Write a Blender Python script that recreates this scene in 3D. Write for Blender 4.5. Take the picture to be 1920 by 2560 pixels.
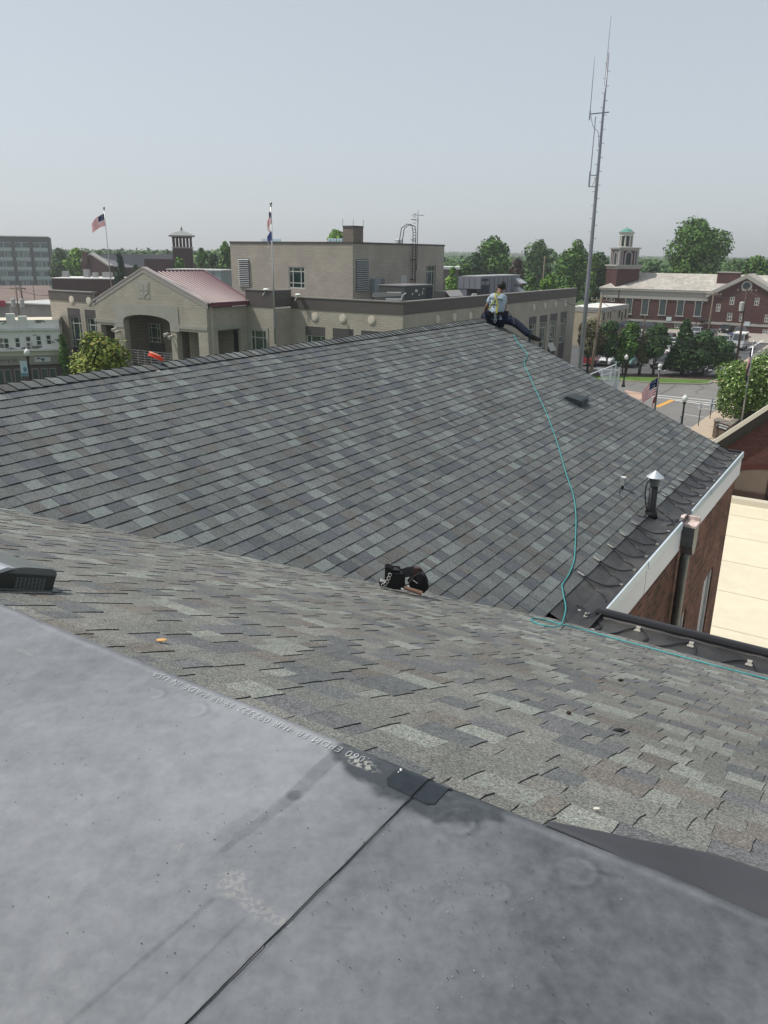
import bpy, bmesh, math, random
import numpy as np
from mathutils import Vector, Matrix
for o in list(bpy.data.objects): bpy.data.objects.remove(o)
sc = bpy.context.scene
R_ = math.radians
# ---------------------------------------------------------------- camera (at the world origin, street level at z = GZ)
GZ = -13.5
FPX, CX, CY = 1950.0, 960.0, 1280.0
PITCH, ROLL = R_(18.35), R_(0.70)
_fw = np.array([0, math.cos(PITCH), -math.sin(PITCH)]); _r0 = np.array([1.0, 0, 0]); _u0 = np.cross(_r0, _fw)
_R = _r0*math.cos(ROLL)+_u0*math.sin(ROLL); _U = -_r0*math.sin(ROLL)+_u0*math.cos(ROLL)
cd = bpy.data.cameras.new("camera"); cam = bpy.data.objects.new("camera", cd); sc.collection.objects.link(cam)
cam.matrix_world = Matrix(((_R[0], _U[0], -_fw[0], 0), (_R[1], _U[1], -_fw[1], 0), (_R[2], _U[2], -_fw[2], 0), (0, 0, 0, 1)))
cd.sensor_fit = 'VERTICAL'; cd.sensor_height = 36; cd.lens = FPX/2560*36; cd.clip_start = 0.05; cd.clip_end = 30000
sc.camera = cam
# ---------------------------------------------------------------- light
SUN_AZ, SUN_EL = R_(-86), R_(57)
w = bpy.data.worlds.new("World"); sc.world = w; w.use_nodes = True
nt = w.node_tree; bgn = nt.nodes['Background']
sky = nt.nodes.new('ShaderNodeTexSky'); sky.sky_type = 'NISHITA'; sky.sun_disc = False
sky.sun_elevation = SUN_EL; sky.sun_rotation = SUN_AZ; sky.air_density = 1.0; sky.dust_density = 1.0; sky.ozone_density = 1.0
hs = nt.nodes.new('ShaderNodeHueSaturation'); hs.inputs['Saturation'].default_value = 0.45; hs.inputs['Value'].default_value = 1.0
mxs = nt.nodes.new('ShaderNodeMix'); mxs.data_type = 'RGBA'; mxs.inputs['Factor'].default_value = .62; mxs.inputs['B'].default_value = (3.85, 4.32, 4.75, 1)
nt.links.new(sky.outputs[0], hs.inputs['Color']); nt.links.new(hs.outputs[0], mxs.inputs['A']); nt.links.new(mxs.outputs['Result'], bgn.inputs[0]); bgn.inputs[1].default_value = 0.10
sl = bpy.data.lights.new("sun", 'SUN'); sl.energy = 3.0; sl.angle = R_(0.6); sl.color = (1.0, 0.95, 0.87)
so = bpy.data.objects.new("sun", sl); sc.collection.objects.link(so)
sdir = Vector((math.sin(SUN_AZ)*math.cos(SUN_EL), math.cos(SUN_AZ)*math.cos(SUN_EL), math.sin(SUN_EL)))
so.rotation_euler = sdir.to_track_quat('Z', 'Y').to_euler(); so.location = (-40, 30, 60)
sc.view_settings.view_transform = 'Standard'; sc.view_settings.look = 'None'; sc.view_settings.exposure = 0.50; sc.view_settings.gamma = 1.0
sc.render.engine = 'CYCLES'
# ---------------------------------------------------------------- measuring helpers: a pixel of the photo meets a real plane
def ray(u, v): return _fw + _R*(u-CX)/FPX - _U*(v-CY)/FPX
def at_z(u, v, z=GZ): d = ray(u, v); return d*z/d[2]
def at_y(u, v, Y): d = ray(u, v); return d*Y/d[1]
def at_d(u, v, D): d = ray(u, v); return d*D/math.hypot(d[0], d[1])      # at horizontal distance D
def at_pl(u, v, p0, n): d = ray(u, v); return d*(np.dot(p0, n)/np.dot(d, n))
def zat(P, u, v): d = ray(u, v); return d[2]*math.hypot(P[0], P[1])/math.hypot(d[0], d[1])
def plan_hit(P, dr, u, v):                                              # plan line P + t dr meets the ray's vertical plane
    d = ray(u, v); A = np.array([[dr[0], -d[0]], [dr[1], -d[1]]]); t = np.linalg.solve(A, -np.array([P[0], P[1]]))
    return np.array([P[0]+dr[0]*t[0], P[1]+dr[1]*t[0], 0.0])
def azv(deg): a = R_(deg); return np.array([math.sin(a), math.cos(a), 0.0])
rnd = random.Random(7)
# ---------------------------------------------------------------- materials
MATS = {}
def M(name, col, rough=.8, spec=.3, metal=0.0, var=0.0, vs=1.0, bump=0.0, bs=20.0, attr=None, var2=0.0, vs2=8.0, coat=0.0, emis=None):
    if name in MATS: return MATS[name]
    m = bpy.data.materials.new(name); m.use_nodes = True; n = m.node_tree.nodes; l = m.node_tree.links
    b = n['Principled BSDF']; b.inputs['Roughness'].default_value = rough; b.inputs['Metallic'].default_value = metal
    b.inputs['Specular IOR Level'].default_value = spec; b.inputs['Coat Weight'].default_value = coat
    tc = n.new('ShaderNodeTexCoord')
    if attr:
        a = n.new('ShaderNodeAttribute'); a.attribute_name = attr; src = a.outputs['Color']
    else:
        c = n.new('ShaderNodeRGB'); c.outputs[0].default_value = (*col, 1); src = c.outputs[0]
    for vv, ss in ((var, vs), (var2, vs2)):
        if vv <= 0: continue
        nz = n.new('ShaderNodeTexNoise'); nz.inputs['Scale'].default_value = ss; nz.inputs['Detail'].default_value = 5; nz.inputs['Roughness'].default_value = .6
        l.new(tc.outputs['Object'], nz.inputs['Vector'])
        mr = n.new('ShaderNodeMapRange'); mr.inputs[1].default_value = .3; mr.inputs[2].default_value = .7
        mr.inputs[3].default_value = 1-vv; mr.inputs[4].default_value = 1+vv; mr.clamp = False
        l.new(nz.outputs['Fac'], mr.inputs[0])
        mx = n.new('ShaderNodeVectorMath'); mx.operation = 'SCALE'; l.new(src, mx.inputs[0]); l.new(mr.outputs[0], mx.inputs['Scale']); src = mx.outputs[0]
    l.new(src, b.inputs['Base Color'])
    if bump > 0:
        nz = n.new('ShaderNodeTexNoise'); nz.inputs['Scale'].default_value = bs; nz.inputs['Detail'].default_value = 6
        l.new(tc.outputs['Object'], nz.inputs['Vector'])
        bp = n.new('ShaderNodeBump'); bp.inputs['Strength'].default_value = bump; bp.inputs['Distance'].default_value = .02
        l.new(nz.outputs['Fac'], bp.inputs['Height']); l.new(bp.outputs[0], b.inputs['Normal'])
    MATS[name] = m; return m
def brick(name, c1, c2, mort, bw=.2, bh=.067, ms=.01, var=.15, vs=.6, rough=.85, glints=0.0):
    if name in MATS: return MATS[name]
    m = bpy.data.materials.new(name); m.use_nodes = True; n = m.node_tree.nodes; l = m.node_tree.links
    b = n['Principled BSDF']; b.inputs['Roughness'].default_value = rough; b.inputs['Specular IOR Level'].default_value = .25
    uv = n.new('ShaderNodeUVMap'); uv.uv_map = 'UVMap'
    bt = n.new('ShaderNodeTexBrick'); bt.inputs['Scale'].default_value = 1.0; bt.inputs['Brick Width'].default_value = bw; bt.inputs['Row Height'].default_value = bh
    bt.inputs['Mortar Size'].default_value = ms; bt.inputs['Color1'].default_value = (*c1, 1); bt.inputs['Color2'].default_value = (*c2, 1); bt.inputs['Mortar'].default_value = (*mort, 1)
    bt.inputs['Mortar Smooth'].default_value = .3; bt.inputs['Bias'].default_value = 0
    l.new(uv.outputs[0], bt.inputs['Vector'])
    nz = n.new('ShaderNodeTexNoise'); nz.inputs['Scale'].default_value = vs; nz.inputs['Detail'].default_value = 6; l.new(uv.outputs[0], nz.inputs['Vector'])
    mr = n.new('ShaderNodeMapRange'); mr.inputs[1].default_value = .3; mr.inputs[2].default_value = .7; mr.inputs[3].default_value = 1-var; mr.inputs[4].default_value = 1+var
    l.new(nz.outputs['Fac'], mr.inputs[0])
    mx = n.new('ShaderNodeVectorMath'); mx.operation = 'SCALE'; l.new(bt.outputs['Color'], mx.inputs[0]); l.new(mr.outputs[0], mx.inputs['Scale'])
    l.new(mx.outputs[0], b.inputs['Base Color'])
    bp = n.new('ShaderNodeBump'); bp.inputs['Strength'].default_value = .5; bp.inputs['Distance'].default_value = .006; bp.invert = True
    l.new(bt.outputs['Fac'], bp.inputs['Height']); l.new(bp.outputs[0], b.inputs['Normal'])
    MATS[name] = m; return m
# ---------------------------------------------------------------- object helpers
COL = sc.collection
def tag(o, label=None, cat=None, group=None, kind=None):
    if label: o['label'] = label
    if cat: o['category'] = cat
    if group: o['group'] = group
    if kind: o['kind'] = kind
    return o
def thing(name, label, cat, loc=(0, 0, 0), group=None):
    o = bpy.data.objects.new(name, None); COL.objects.link(o); o.location = tuple(float(t) for t in loc); o.empty_display_size = .3
    return tag(o, label, cat, group)
def origin_of(p):
    o = np.zeros(3)
    while p is not None: o = o+np.array(p.location[:]); p = p.parent
    return o
class Fr:                                                              # a frame: x, y in plan, z up (or any third axis)
    def __init__(s, O, X, Y, Z=(0, 0, 1)): s.O = np.array(O, float); s.X = np.array(X, float); s.Y = np.array(Y, float); s.Z = np.array(Z, float)
    def p(s, x, y, z): return s.O+s.X*x+s.Y*y+s.Z*z
WORLD = Fr((0, 0, 0), (1, 0, 0), (0, 1, 0))
def wall_frame(P, Q):                                                  # x along P->Q, y = outward (right hand side of travel reversed), z absolute
    d = np.array([Q[0]-P[0], Q[1]-P[1], 0.0]); L = np.linalg.norm(d); X = d/L; Y = np.array([X[1], -X[0], 0.0])
    f = Fr((P[0], P[1], 0), X, Y); f.L = L; return f
def wpx(f, u, v, d=0.0):                                               # pixel -> (x, z) on a wall frame
    P = at_pl(u, v, f.O+f.Y*d, f.Y); return float((P-f.O)@f.X), float(P[2])
def wrect(f, u0, v0, u1, v1, d=0.0):
    """pixel box centre/extent -> x0,x1,z0,z1 on the wall"""
    um, vm = (u0+u1)/2, (v0+v1)/2
    a = wpx(f, u0, vm, d)[0]; b = wpx(f, u1, vm, d)[0]; t = wpx(f, um, v0, d)[1]; c = wpx(f, um, v1, d)[1]
    return min(a, b), max(a, b), min(t, c), max(t, c)
class MB:
    def __init__(s): s.v = []; s.f = []; s.m = []; s.uv = []; s.c = []
    def quad(s, pts, mi=0, uv=None, col=None):
        b = len(s.v); s.v += [tuple(map(float, p)) for p in pts]; s.f.append(tuple(range(b, b+len(pts)))); s.m.append(mi)
        s.uv.append(uv if uv is not None else [(0, 0)]*len(pts)); s.c.append(col if col is not None else (1, 1, 1))
    def box(s, f, x0, x1, y0, y1, z0, z1, mi=0, skip='', col=None):
        P = lambda x, y, z: f.p(x, y, z)
        F = {'f': ([(x0, y1, z0), (x0, y1, z1), (x1, y1, z1), (x1, y1, z0)], 0, 2), 'b': ([(x0, y0, z0), (x1, y0, z0), (x1, y0, z1), (x0, y0, z1)], 0, 2),
             'l': ([(x0, y0, z0), (x0, y0, z1), (x0, y1, z1), (x0, y1, z0)], 1, 2), 'r': ([(x1, y0, z0), (x1, y1, z0), (x1, y1, z1), (x1, y0, z1)], 1, 2),
             't': ([(x0, y0, z1), (x1, y0, z1), (x1, y1, z1), (x0, y1, z1)], 0, 1), 'd': ([(x0, y0, z0), (x0, y1, z0), (x1, y1, z0), (x1, y0, z0)], 0, 1)}
        for k, (q, a, b) in F.items():
            if k in skip: continue
            s.quad([P(*t) for t in q], mi, [(t[a], t[b]) for t in q], col)
        return s
    def prism(s, f, poly, y0, y1, mi=0, col=None):                    # poly in (x,z), extruded along y
        a = [f.p(x, y0, z) for x, z in poly]; b = [f.p(x, y1, z) for x, z in poly]; n = len(poly)
        s.quad(a, mi, list(poly), col); s.quad(b[::-1], mi, list(poly)[::-1], col)
        for i in range(n):
            j = (i+1) % n; s.quad([a[i], b[i], b[j], a[j]], mi, [(0, 0), (0, y1-y0), (1, y1-y0), (1, 0)], col)
        return s
    def tube(s, pts, r, n=8, mi=0, cap=True, col=None):
        pts = [np.array(p, float) for p in pts]; k = len(pts); rr = r if hasattr(r, '__len__') else [r]*k
        rings = []; pn = None
        for i in range(k):
            t = pts[min(i+1, k-1)]-pts[max(i-1, 0)]; t = t/(np.linalg.norm(t)+1e-9)
            if pn is None:
                a = np.array([0, 0, 1.0]) if abs(t[2]) < .9 else np.array([1.0, 0, 0]); pn = np.cross(t, a)
            pn = pn-t*(pn@t); pn /= np.linalg.norm(pn)+1e-9; q = np.cross(t, pn)
            rings.append([pts[i]+(pn*math.cos(2*math.pi*j/n)+q*math.sin(2*math.pi*j/n))*rr[i] for j in range(n)])
        b = len(s.v)
        for g in rings: s.v += [tuple(map(float, p)) for p in g]
        def F(idx): s.f.append(idx); s.m.append(mi); s.uv.append([(0, 0)]*len(idx)); s.c.append(col or (1, 1, 1))
        for i in range(k-1):
            for j in range(n):
                j2 = (j+1) % n; F((b+i*n+j, b+i*n+j2, b+(i+1)*n+j2, b+(i+1)*n+j))
        if cap: F(tuple(b+j for j in range(n))[::-1]); F(tuple(b+(k-1)*n+j for j in range(n)))
        return s
    def lathe(s, c, prof, n=16, mi=0, col=None): return s.tube([np.array(c)+np.array([0, 0, z]) for r, z in prof], [max(r, 1e-4) for r, z in prof], n, mi, True, col)
    def ell(s, c, r, n=10, mi=0, col=None):
        prof = [(math.sin(math.pi*i/8), -math.cos(math.pi*i/8)) for i in range(9)]
        b = len(s.v); s.tube([np.array([0, 0, z]) for _, z in prof], [max(a, .01) for a, _ in prof], n, mi, True, col)
        for i in range(b, len(s.v)): v = s.v[i]; s.v[i] = (c[0]+v[0]*r[0], c[1]+v[1]*r[1], c[2]+v[2]*r[2])
        return s
    def build(s, name, parent=None, mats=(), smooth=False, bevel=0.0, merge=False, kind=None, solid=None):
        O = origin_of(parent); me = bpy.data.meshes.new(name)
        me.from_pydata([(v[0]-O[0], v[1]-O[1], v[2]-O[2]) for v in s.v], [], s.f)
        if s.m: me.polygons.foreach_set('material_index', s.m)
        u = me.uv_layers.new(name='UVMap'); flat = [t for q in s.uv for p in q for t in p]; u.data.foreach_set('uv', flat)
        ca = me.attributes.new('Col', 'FLOAT_COLOR', 'CORNER'); ca.data.foreach_set('color', [t for q, c in zip(s.f, s.c) for _ in q for t in (c[0], c[1], c[2], 1.0)])
        for m in (mats if isinstance(mats, (list, tuple)) else [mats]): me.materials.append(m)
        if merge or bevel:
            bm = bmesh.new(); bm.from_mesh(me); bmesh.ops.remove_doubles(bm, verts=bm.verts, dist=1e-4)
            if bevel: bmesh.ops.bevel(bm, geom=list(bm.edges), offset=bevel, segments=2, affect='EDGES', clamp_overlap=True)
            bm.to_mesh(me); bm.free()
        if smooth: me.polygons.foreach_set('use_smooth', [True]*len(me.polygons))
        me.update(); o = bpy.data.objects.new(name, me); COL.objects.link(o); o.parent = parent
        if kind: o['kind'] = kind
        return o
def copy_tree(o, parent=None):
    c = o.copy(); COL.objects.link(c); c.parent = parent
    for ch in [x for x in bpy.data.objects if x.parent == o]: copy_tree(ch, c)
    return c
def smooth_path(pts, n=6):                                            # Catmull-Rom
    P = [np.array(p, float) for p in pts]; P = [2*P[0]-P[1]]+P+[2*P[-1]-P[-2]]; out = []
    for i in range(1, len(P)-2):
        a, b, c, d = P[i-1:i+3]
        for k in range(n):
            t = k/n; out.append(.5*((2*b)+(-a+c)*t+(2*a-5*b+4*c-d)*t*t+(-a+3*b-3*c+d)*t**3))
    out.append(P[-2]); return out
def vnoise(x, y, seed=0, octs=4):                                     # value noise on arrays
    r = np.zeros_like(x, dtype=float); amp = 1; tot = 0
    for o_ in range(octs):
        rs = np.random.RandomState(seed*17+o_); g = rs.rand(64, 64)
        xi = np.floor(x).astype(int); yi = np.floor(y).astype(int); fx = x-xi; fy = y-yi; fx = fx*fx*(3-2*fx); fy = fy*fy*(3-2*fy)
        G = lambda a, b: g[a % 64, b % 64]
        r += amp*((G(xi, yi)*(1-fx)+G(xi+1, yi)*fx)*(1-fy)+(G(xi, yi+1)*(1-fx)+G(xi+1, yi+1)*fx)*fy); tot += amp; amp *= .5; x = x*2+7.3; y = y*2+3.1
    return r/tot

# ================================================================ THE SHINGLED BUILDING WE STAND ON
E1, E2 = azv(32.5), azv(122.5)                                        # E1 = along the far ridge, E2 = down the big slope
S = .4163; ANG = math.atan(S); CA, SA = math.cos(ANG), math.sin(ANG)
H = Fr((0, 0, 0), E2, E1)                                             # house frame: H.p(e2, e1, z)
def hw(e1, e2, z): return E1*e1+E2*e2+np.array([0, 0, z])
def toH(P): return float(P@E1), float(P@E2), float(P[2])
ZD, EA = -1.10, 1.28                                                  # deck height, deck edge
ZR, RB = -1.30, -7.46                                                 # ridge of the big slope
ZE = -3.40; EAVE_A, EAVE_B = 6.805, -2.416
RAKE = 15.66
B0 = hw(0, RB, ZR); NB = np.array([0, 0, 1.0])*CA+E2*SA
ZDA = ZD-.017
A0 = hw(EA, 0, ZDA); NA = np.array([0, 0, 1.0])*CA+E1*SA
def onB(u, v, h=0.0): return at_pl(u, v, B0+NB*h, NB)
def onA(u, v, h=0.0): return at_pl(u, v, A0+NA*h, NA)
house = thing('brick_building', 'brick building under the foreground grey shingle roofs with white fascia board', 'building', hw(8, -4, GZ))

def granule_mat(name, rough=.88):
    m = bpy.data.materials.new(name); m.use_nodes = True; n = m.node_tree.nodes; l = m.node_tree.links
    b = n['Principled BSDF']; b.inputs['Roughness'].default_value = rough; b.inputs['Specular IOR Level'].default_value = .45
    a = n.new('ShaderNodeAttribute'); a.attribute_name = 'Col'; tc = n.new('ShaderNodeTexCoord')
    g = n.new('ShaderNodeTexNoise'); g.inputs['Scale'].default_value = 150; g.inputs['Detail'].default_value = 4; g.inputs['Roughness'].default_value = .85; l.new(tc.outputs['Object'], g.inputs['Vector'])
    mr = n.new('ShaderNodeMapRange'); mr.inputs[1].default_value = .36; mr.inputs[2].default_value = .66; mr.inputs[3].default_value = .12; mr.inputs[4].default_value = 2.2
    l.new(g.outputs['Fac'], mr.inputs[0])
    g2 = n.new('ShaderNodeTexNoise'); g2.inputs['Scale'].default_value = 45; g2.inputs['Detail'].default_value = 4; l.new(tc.outputs['Object'], g2.inputs['Vector'])
    m2 = n.new('ShaderNodeMapRange'); m2.inputs[1].default_value = .3; m2.inputs[2].default_value = .7; m2.inputs[3].default_value = .84; m2.inputs[4].default_value = 1.16; l.new(g2.outputs['Fac'], m2.inputs[0])
    g3 = n.new('ShaderNodeTexNoise'); g3.inputs['Scale'].default_value = .9; g3.inputs['Detail'].default_value = 4; l.new(tc.outputs['Object'], g3.inputs['Vector'])
    m3 = n.new('ShaderNodeMapRange'); m3.inputs[1].default_value = .3; m3.inputs[2].default_value = .7; m3.inputs[3].default_value = .86; m3.inputs[4].default_value = 1.14; l.new(g3.outputs['Fac'], m3.inputs[0])
    q = n.new('ShaderNodeMath'); q.operation = 'MULTIPLY'; l.new(mr.outputs[0], q.inputs[0]); l.new(m2.outputs[0], q.inputs[1])
    q2 = n.new('ShaderNodeMath'); q2.operation = 'MULTIPLY'; l.new(q.outputs[0], q2.inputs[0]); l.new(m3.outputs[0], q2.inputs[1])
    mx = n.new('ShaderNodeVectorMath'); mx.operation = 'SCALE'; l.new(a.outputs['Color'], mx.inputs[0]); l.new(q2.outputs[0], mx.inputs['Scale'])
    l.new(mx.outputs[0], b.inputs['Base Color'])
    bp = n.new('ShaderNodeBump'); bp.inputs['Strength'].default_value = .55; bp.inputs['Distance'].default_value = .002; l.new(g.outputs['Fac'], bp.inputs['Height']); l.new(bp.outputs[0], b.inputs['Normal'])
    return m
SH = granule_mat('shingle_granules')
PAL = [((.112, .118, .114), 6), ((.158, .172, .164), 2.6), ((.082, .089, .096), 1.8), ((.106, .101, .095), 1.6), ((.092, .096, .106), 1.8), ((.128, .130, .127), 4)]
TINT = [(1, 1, 1)]
def pal(r, dark=1.0):
    t = r.random()*sum(wt for _, wt in PAL)
    for c, wt in PAL:
        t -= wt
        if t <= 0: break
    k = r.uniform(.9, 1.1)*dark; return tuple(x*k*t_ for x, t_ in zip(c, TINT[0]))
def shingles(O, X, T, N, x0, x1, Lt, seed, hb=.006, rise=.006, dark=1.0, expo=.14, wmin=.09, wmax=.30, gap=0.0, jag=0.0):
    r = random.Random(seed); mb = MB(); nc = int(math.ceil(Lt/expo)); wob = [r.uniform(-1, 1) for _ in range(400)]
    def wv(x, k):                                                     # gentle waviness of a course line
        i = int((x-x0)*1.1); f = (x-x0)*1.1-i; a = wob[(i+k*13) % 400]; b = wob[(i+1+k*13) % 400]; f = f*f*(3-2*f); return (a*(1-f)+b*f)*.004
    for k in range(nc):
        tb = k*expo; te = min(tb+expo, Lt)+.004; x = x0+r.uniform(-.1, 0); raised = r.random() < .5
        while x < x1:
            wd = r.uniform(wmin, wmax); xe = min(x+wd, x1); xs = max(x, x0)
            if xe <= xs: x += wd; raised = not raised; continue
            c = pal(r, dark); h0 = hb+(rise if raised else 0)+r.uniform(0, .001); h1 = .0012+(rise*.75 if raised else 0); skew = r.uniform(-.007, .007) if raised else 0
            P = lambda a, t, h: O+X*a+T*t+N*h
            j0 = wv(xs, k); j1 = wv(xe, k); xb0, xb1 = xs-abs(skew)*raised, xe+abs(skew)*raised
            xb0 = max(xb0, x0)+gap; xb1 = min(xb1, x1)-gap; xs += gap; xe -= gap
            A = P(xb0, tb+j0, h0); B = P(xb1, tb+j1, h0); C = P(xe, te+wv(xe, k+1), h1); D = P(xs, te+wv(xs, k+1), h1)
            if jag:
                M1 = [P(xe+r.uniform(-jag, jag), tb+(te-tb)*q, h0+(h1-h0)*q) for q in (.33, .66)]; M0 = [P(xs+r.uniform(-jag, jag), tb+(te-tb)*q, h0+(h1-h0)*q) for q in (.66, .33)]
                mb.quad([A, B]+M1+[C, D]+M0, 0, None, c)
            else: mb.quad([A, B, C, D], 0, None, c)
            if k == nc-1 or True:
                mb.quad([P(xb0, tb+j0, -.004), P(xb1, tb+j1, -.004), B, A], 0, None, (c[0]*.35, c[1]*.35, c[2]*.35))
            if raised:
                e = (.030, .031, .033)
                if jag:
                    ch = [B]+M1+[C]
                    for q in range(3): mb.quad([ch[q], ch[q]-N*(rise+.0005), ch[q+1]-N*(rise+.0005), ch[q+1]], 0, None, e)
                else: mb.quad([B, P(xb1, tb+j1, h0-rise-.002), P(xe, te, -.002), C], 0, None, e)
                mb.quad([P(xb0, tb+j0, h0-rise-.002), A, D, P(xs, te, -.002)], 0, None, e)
            x += wd; raised = (not raised) if r.random() < .85 else raised
    return mb
def clip(o, co, no):
    bm = bmesh.new(); bm.from_mesh(o.data); O = origin_of(o.parent)
    bmesh.ops.bisect_plane(bm, geom=bm.verts[:]+bm.edges[:]+bm.faces[:], plane_co=Vector(np.array(co)-O), plane_no=Vector(no), clear_outer=True)
    bm.to_mesh(o.data); bm.free()
# slope A (falls away from us, E1); T points upslope = -E1
LA = (EAVE_A-EA)/CA; OA = hw(EAVE_A, 0, ZDA-S*(EAVE_A-EA))
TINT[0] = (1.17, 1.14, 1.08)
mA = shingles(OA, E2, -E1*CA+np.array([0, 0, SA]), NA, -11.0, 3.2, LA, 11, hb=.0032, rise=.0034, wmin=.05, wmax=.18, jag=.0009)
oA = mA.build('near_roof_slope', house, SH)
valley_co = hw(9.22, 0, 0); vn = (E1-E2)/math.sqrt(2)
clip(oA, valley_co+vn*(-.01), vn); tag(oA, 'near shingle slope falling away from the viewer')
# a thin dark cut edge along the valley
LB = (EAVE_B-RB)/CA; OB = hw(0, EAVE_B, ZR-S*(EAVE_B-RB))
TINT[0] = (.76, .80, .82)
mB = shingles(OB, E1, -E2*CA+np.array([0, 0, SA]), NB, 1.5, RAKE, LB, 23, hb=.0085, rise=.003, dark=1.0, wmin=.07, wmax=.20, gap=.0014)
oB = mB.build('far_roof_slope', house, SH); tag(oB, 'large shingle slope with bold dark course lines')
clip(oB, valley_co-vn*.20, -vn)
# solid sheathing under both slopes, back slope, gable walls
blk = M('roof_underlay', (.03, .03, .032), rough=.9)
mb = MB()
zA = lambda e1: ZDA-S*(e1-EA); zB = lambda e2: ZR-S*(e2-RB)
mb.quad([hw(EA, -11, ZDA-.012), hw(EA, 3.2, ZDA-.012), hw(EAVE_A, 3.2, zA(EAVE_A)-.012), hw(EAVE_A, EAVE_A-9.22, zA(EAVE_A)-.012), ][:4])
mb.build('roof_sheathing', house, blk)
mb = MB(); bs = shingles(hw(0, RB-6, ZR-S*6), E1, E2*CA+np.array([0, 0, SA]), np.array([0, 0, 1.0])*CA-E2*SA, 1.5, RAKE, 6/CA, 31, hb=.006, rise=.003)
o = bs.build('back_roof_slope', house, SH)
# ridge caps
r = random.Random(5); mb = MB(); x = 1.6
while x < RAKE:
    c = pal(r, .98); xe = min(x+.155, RAKE+.02); ring = []
    for xx, h in ((x, .024), (xe, .010)):
        pts = []
        for i, a in enumerate(np.linspace(-1, 1, 9)):
            d = a*.155; zz = ZR-abs(d)*S*.96-.012*(abs(a) < .01)*0-.010*(1-min(1, abs(a)*3)) + h
            sk = .035*(1-abs(a)) if False else .03*abs(a)
            pts.append(hw(xx+sk*(.8 if d > 0 else .5)+r.uniform(-.002, .002), RB+d, zz))
        ring.append(pts)
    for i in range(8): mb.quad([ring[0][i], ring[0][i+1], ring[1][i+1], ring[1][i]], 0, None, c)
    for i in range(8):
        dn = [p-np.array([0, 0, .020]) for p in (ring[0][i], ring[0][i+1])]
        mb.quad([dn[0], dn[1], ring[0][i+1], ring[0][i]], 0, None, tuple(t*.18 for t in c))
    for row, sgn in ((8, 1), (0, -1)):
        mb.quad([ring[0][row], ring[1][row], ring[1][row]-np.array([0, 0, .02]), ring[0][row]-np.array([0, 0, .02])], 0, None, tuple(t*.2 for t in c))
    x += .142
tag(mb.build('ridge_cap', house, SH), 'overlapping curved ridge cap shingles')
# rake board and gable wall at the far end
fw_ = M('white_fascia', (.74, .75, .79), rough=.45, var=.04, vs=2, var2=.03, vs2=30); dmetal = M('drip_edge', (.03, .03, .035), rough=.5)
mb = MB()
for sgn, eb, ze in ((1, EAVE_B+.1, zB(EAVE_B+.1)), (-1, RB-6, ZR-S*6)):
    a, b = hw(RAKE, RB, ZR), hw(RAKE, eb, ze); n_ = np.array([0, 0, 1.0])
    for o0, o1, t0, t1, mi in ((0.0, .03, .004, -.03, 1), (0.0, .022, -.03, -.22, 0)):
        q = [a+E1*o1+n_*t0, b+E1*o1+n_*t0, b+E1*o1+n_*t1, a+E1*o1+n_*t1]; mb.quad(q, mi)
        mb.quad([a+E1*o0+n_*t0, b+E1*o0+n_*t0, b+E1*o1+n_*t0, a+E1*o1+n_*t0], mi)
mb.build('rake_board', house, [fw_, dmetal])
redb = brick('near_red_brick', (.190, .072, .050), (.055, .022, .018), (.16, .11, .09), bw=.205, bh=.068, ms=.010, var=.35, vs=1.5)
WF = -2.05; WEND = 15.5
wf = wall_frame(hw(7.0, WF, 0), hw(WEND, WF, 0))
# brick wall below the white fascia, with two window openings cut in it
def wall_grid(mb, f, x0, x1, z0, z1, openings=(), depth=.15, mi=0, back=False):
    xs = sorted(set([x0, x1]+[t for o_ in openings for t in o_[:2]])); zs = sorted(set([z0, z1]+[t for o_ in openings for t in o_[2:4]]))
    xs = [t for t in xs if x0 <= t <= x1]; zs = [t for t in zs if z0 <= t <= z1]
    for i in range(len(xs)-1):
        for j in range(len(zs)-1):
            xm, zm = (xs[i]+xs[i+1])/2, (zs[j]+zs[j+1])/2
            if any(a < xm < b and c < zm < d for a, b, c, d in [o_[:4] for o_ in openings]): continue
            q = [(xs[i], zs[j]), (xs[i], zs[j+1]), (xs[i+1], zs[j+1]), (xs[i+1], zs[j])]; mb.quad([f.p(a, 0, b) for a, b in q], mi, q)
    for a, b, c, d in [o_[:4] for o_ in openings]:
        for q in (((a, c), (a, d)), ((a, d), (b, d)), ((b, d), (b, c)), ((b, c), (a, c))):
            (p0, p1) = q; mb.quad([f.p(p0[0], 0, p0[1]), f.p(p1[0], 0, p1[1]), f.p(p1[0], -depth, p1[1]), f.p(p0[0], -depth, p0[1])], mi, [(0, p0[1]), (0, p1[1]), (depth, p1[1]), (depth, p0[1])])
glassN = M('window_glass', (.03, .045, .05), rough=.08, spec=.8, coat=.0)
whitef = M('white_window_frame', (.62, .63, .64), rough=.4, var=.05, vs=6)
def hx(e1): return e1-7.0                                             # x on wall frame wf from e1
WIN = [(hx(13.75), hx(14.62), -9.2, -5.42), (hx(11.55), hx(12.42), -9.2, -5.42)]
mb = MB(); wall_grid(mb, wf, 0, WEND-7.0, GZ, -3.72, WIN, .12); wall_grid(mb, wall_frame(hw(WEND, WF, 0), hw(WEND, RB-6, 0)), 0, abs(RB-6-WF), GZ, -3.9)
wf2 = wall_frame(hw(7.2, 4, 0), hw(7.2, WF, 0)); wall_grid(mb, wf2, 0, 4-WF, GZ, -3.8)
bw = mb.build('brick_wall', house, redb)
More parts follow.
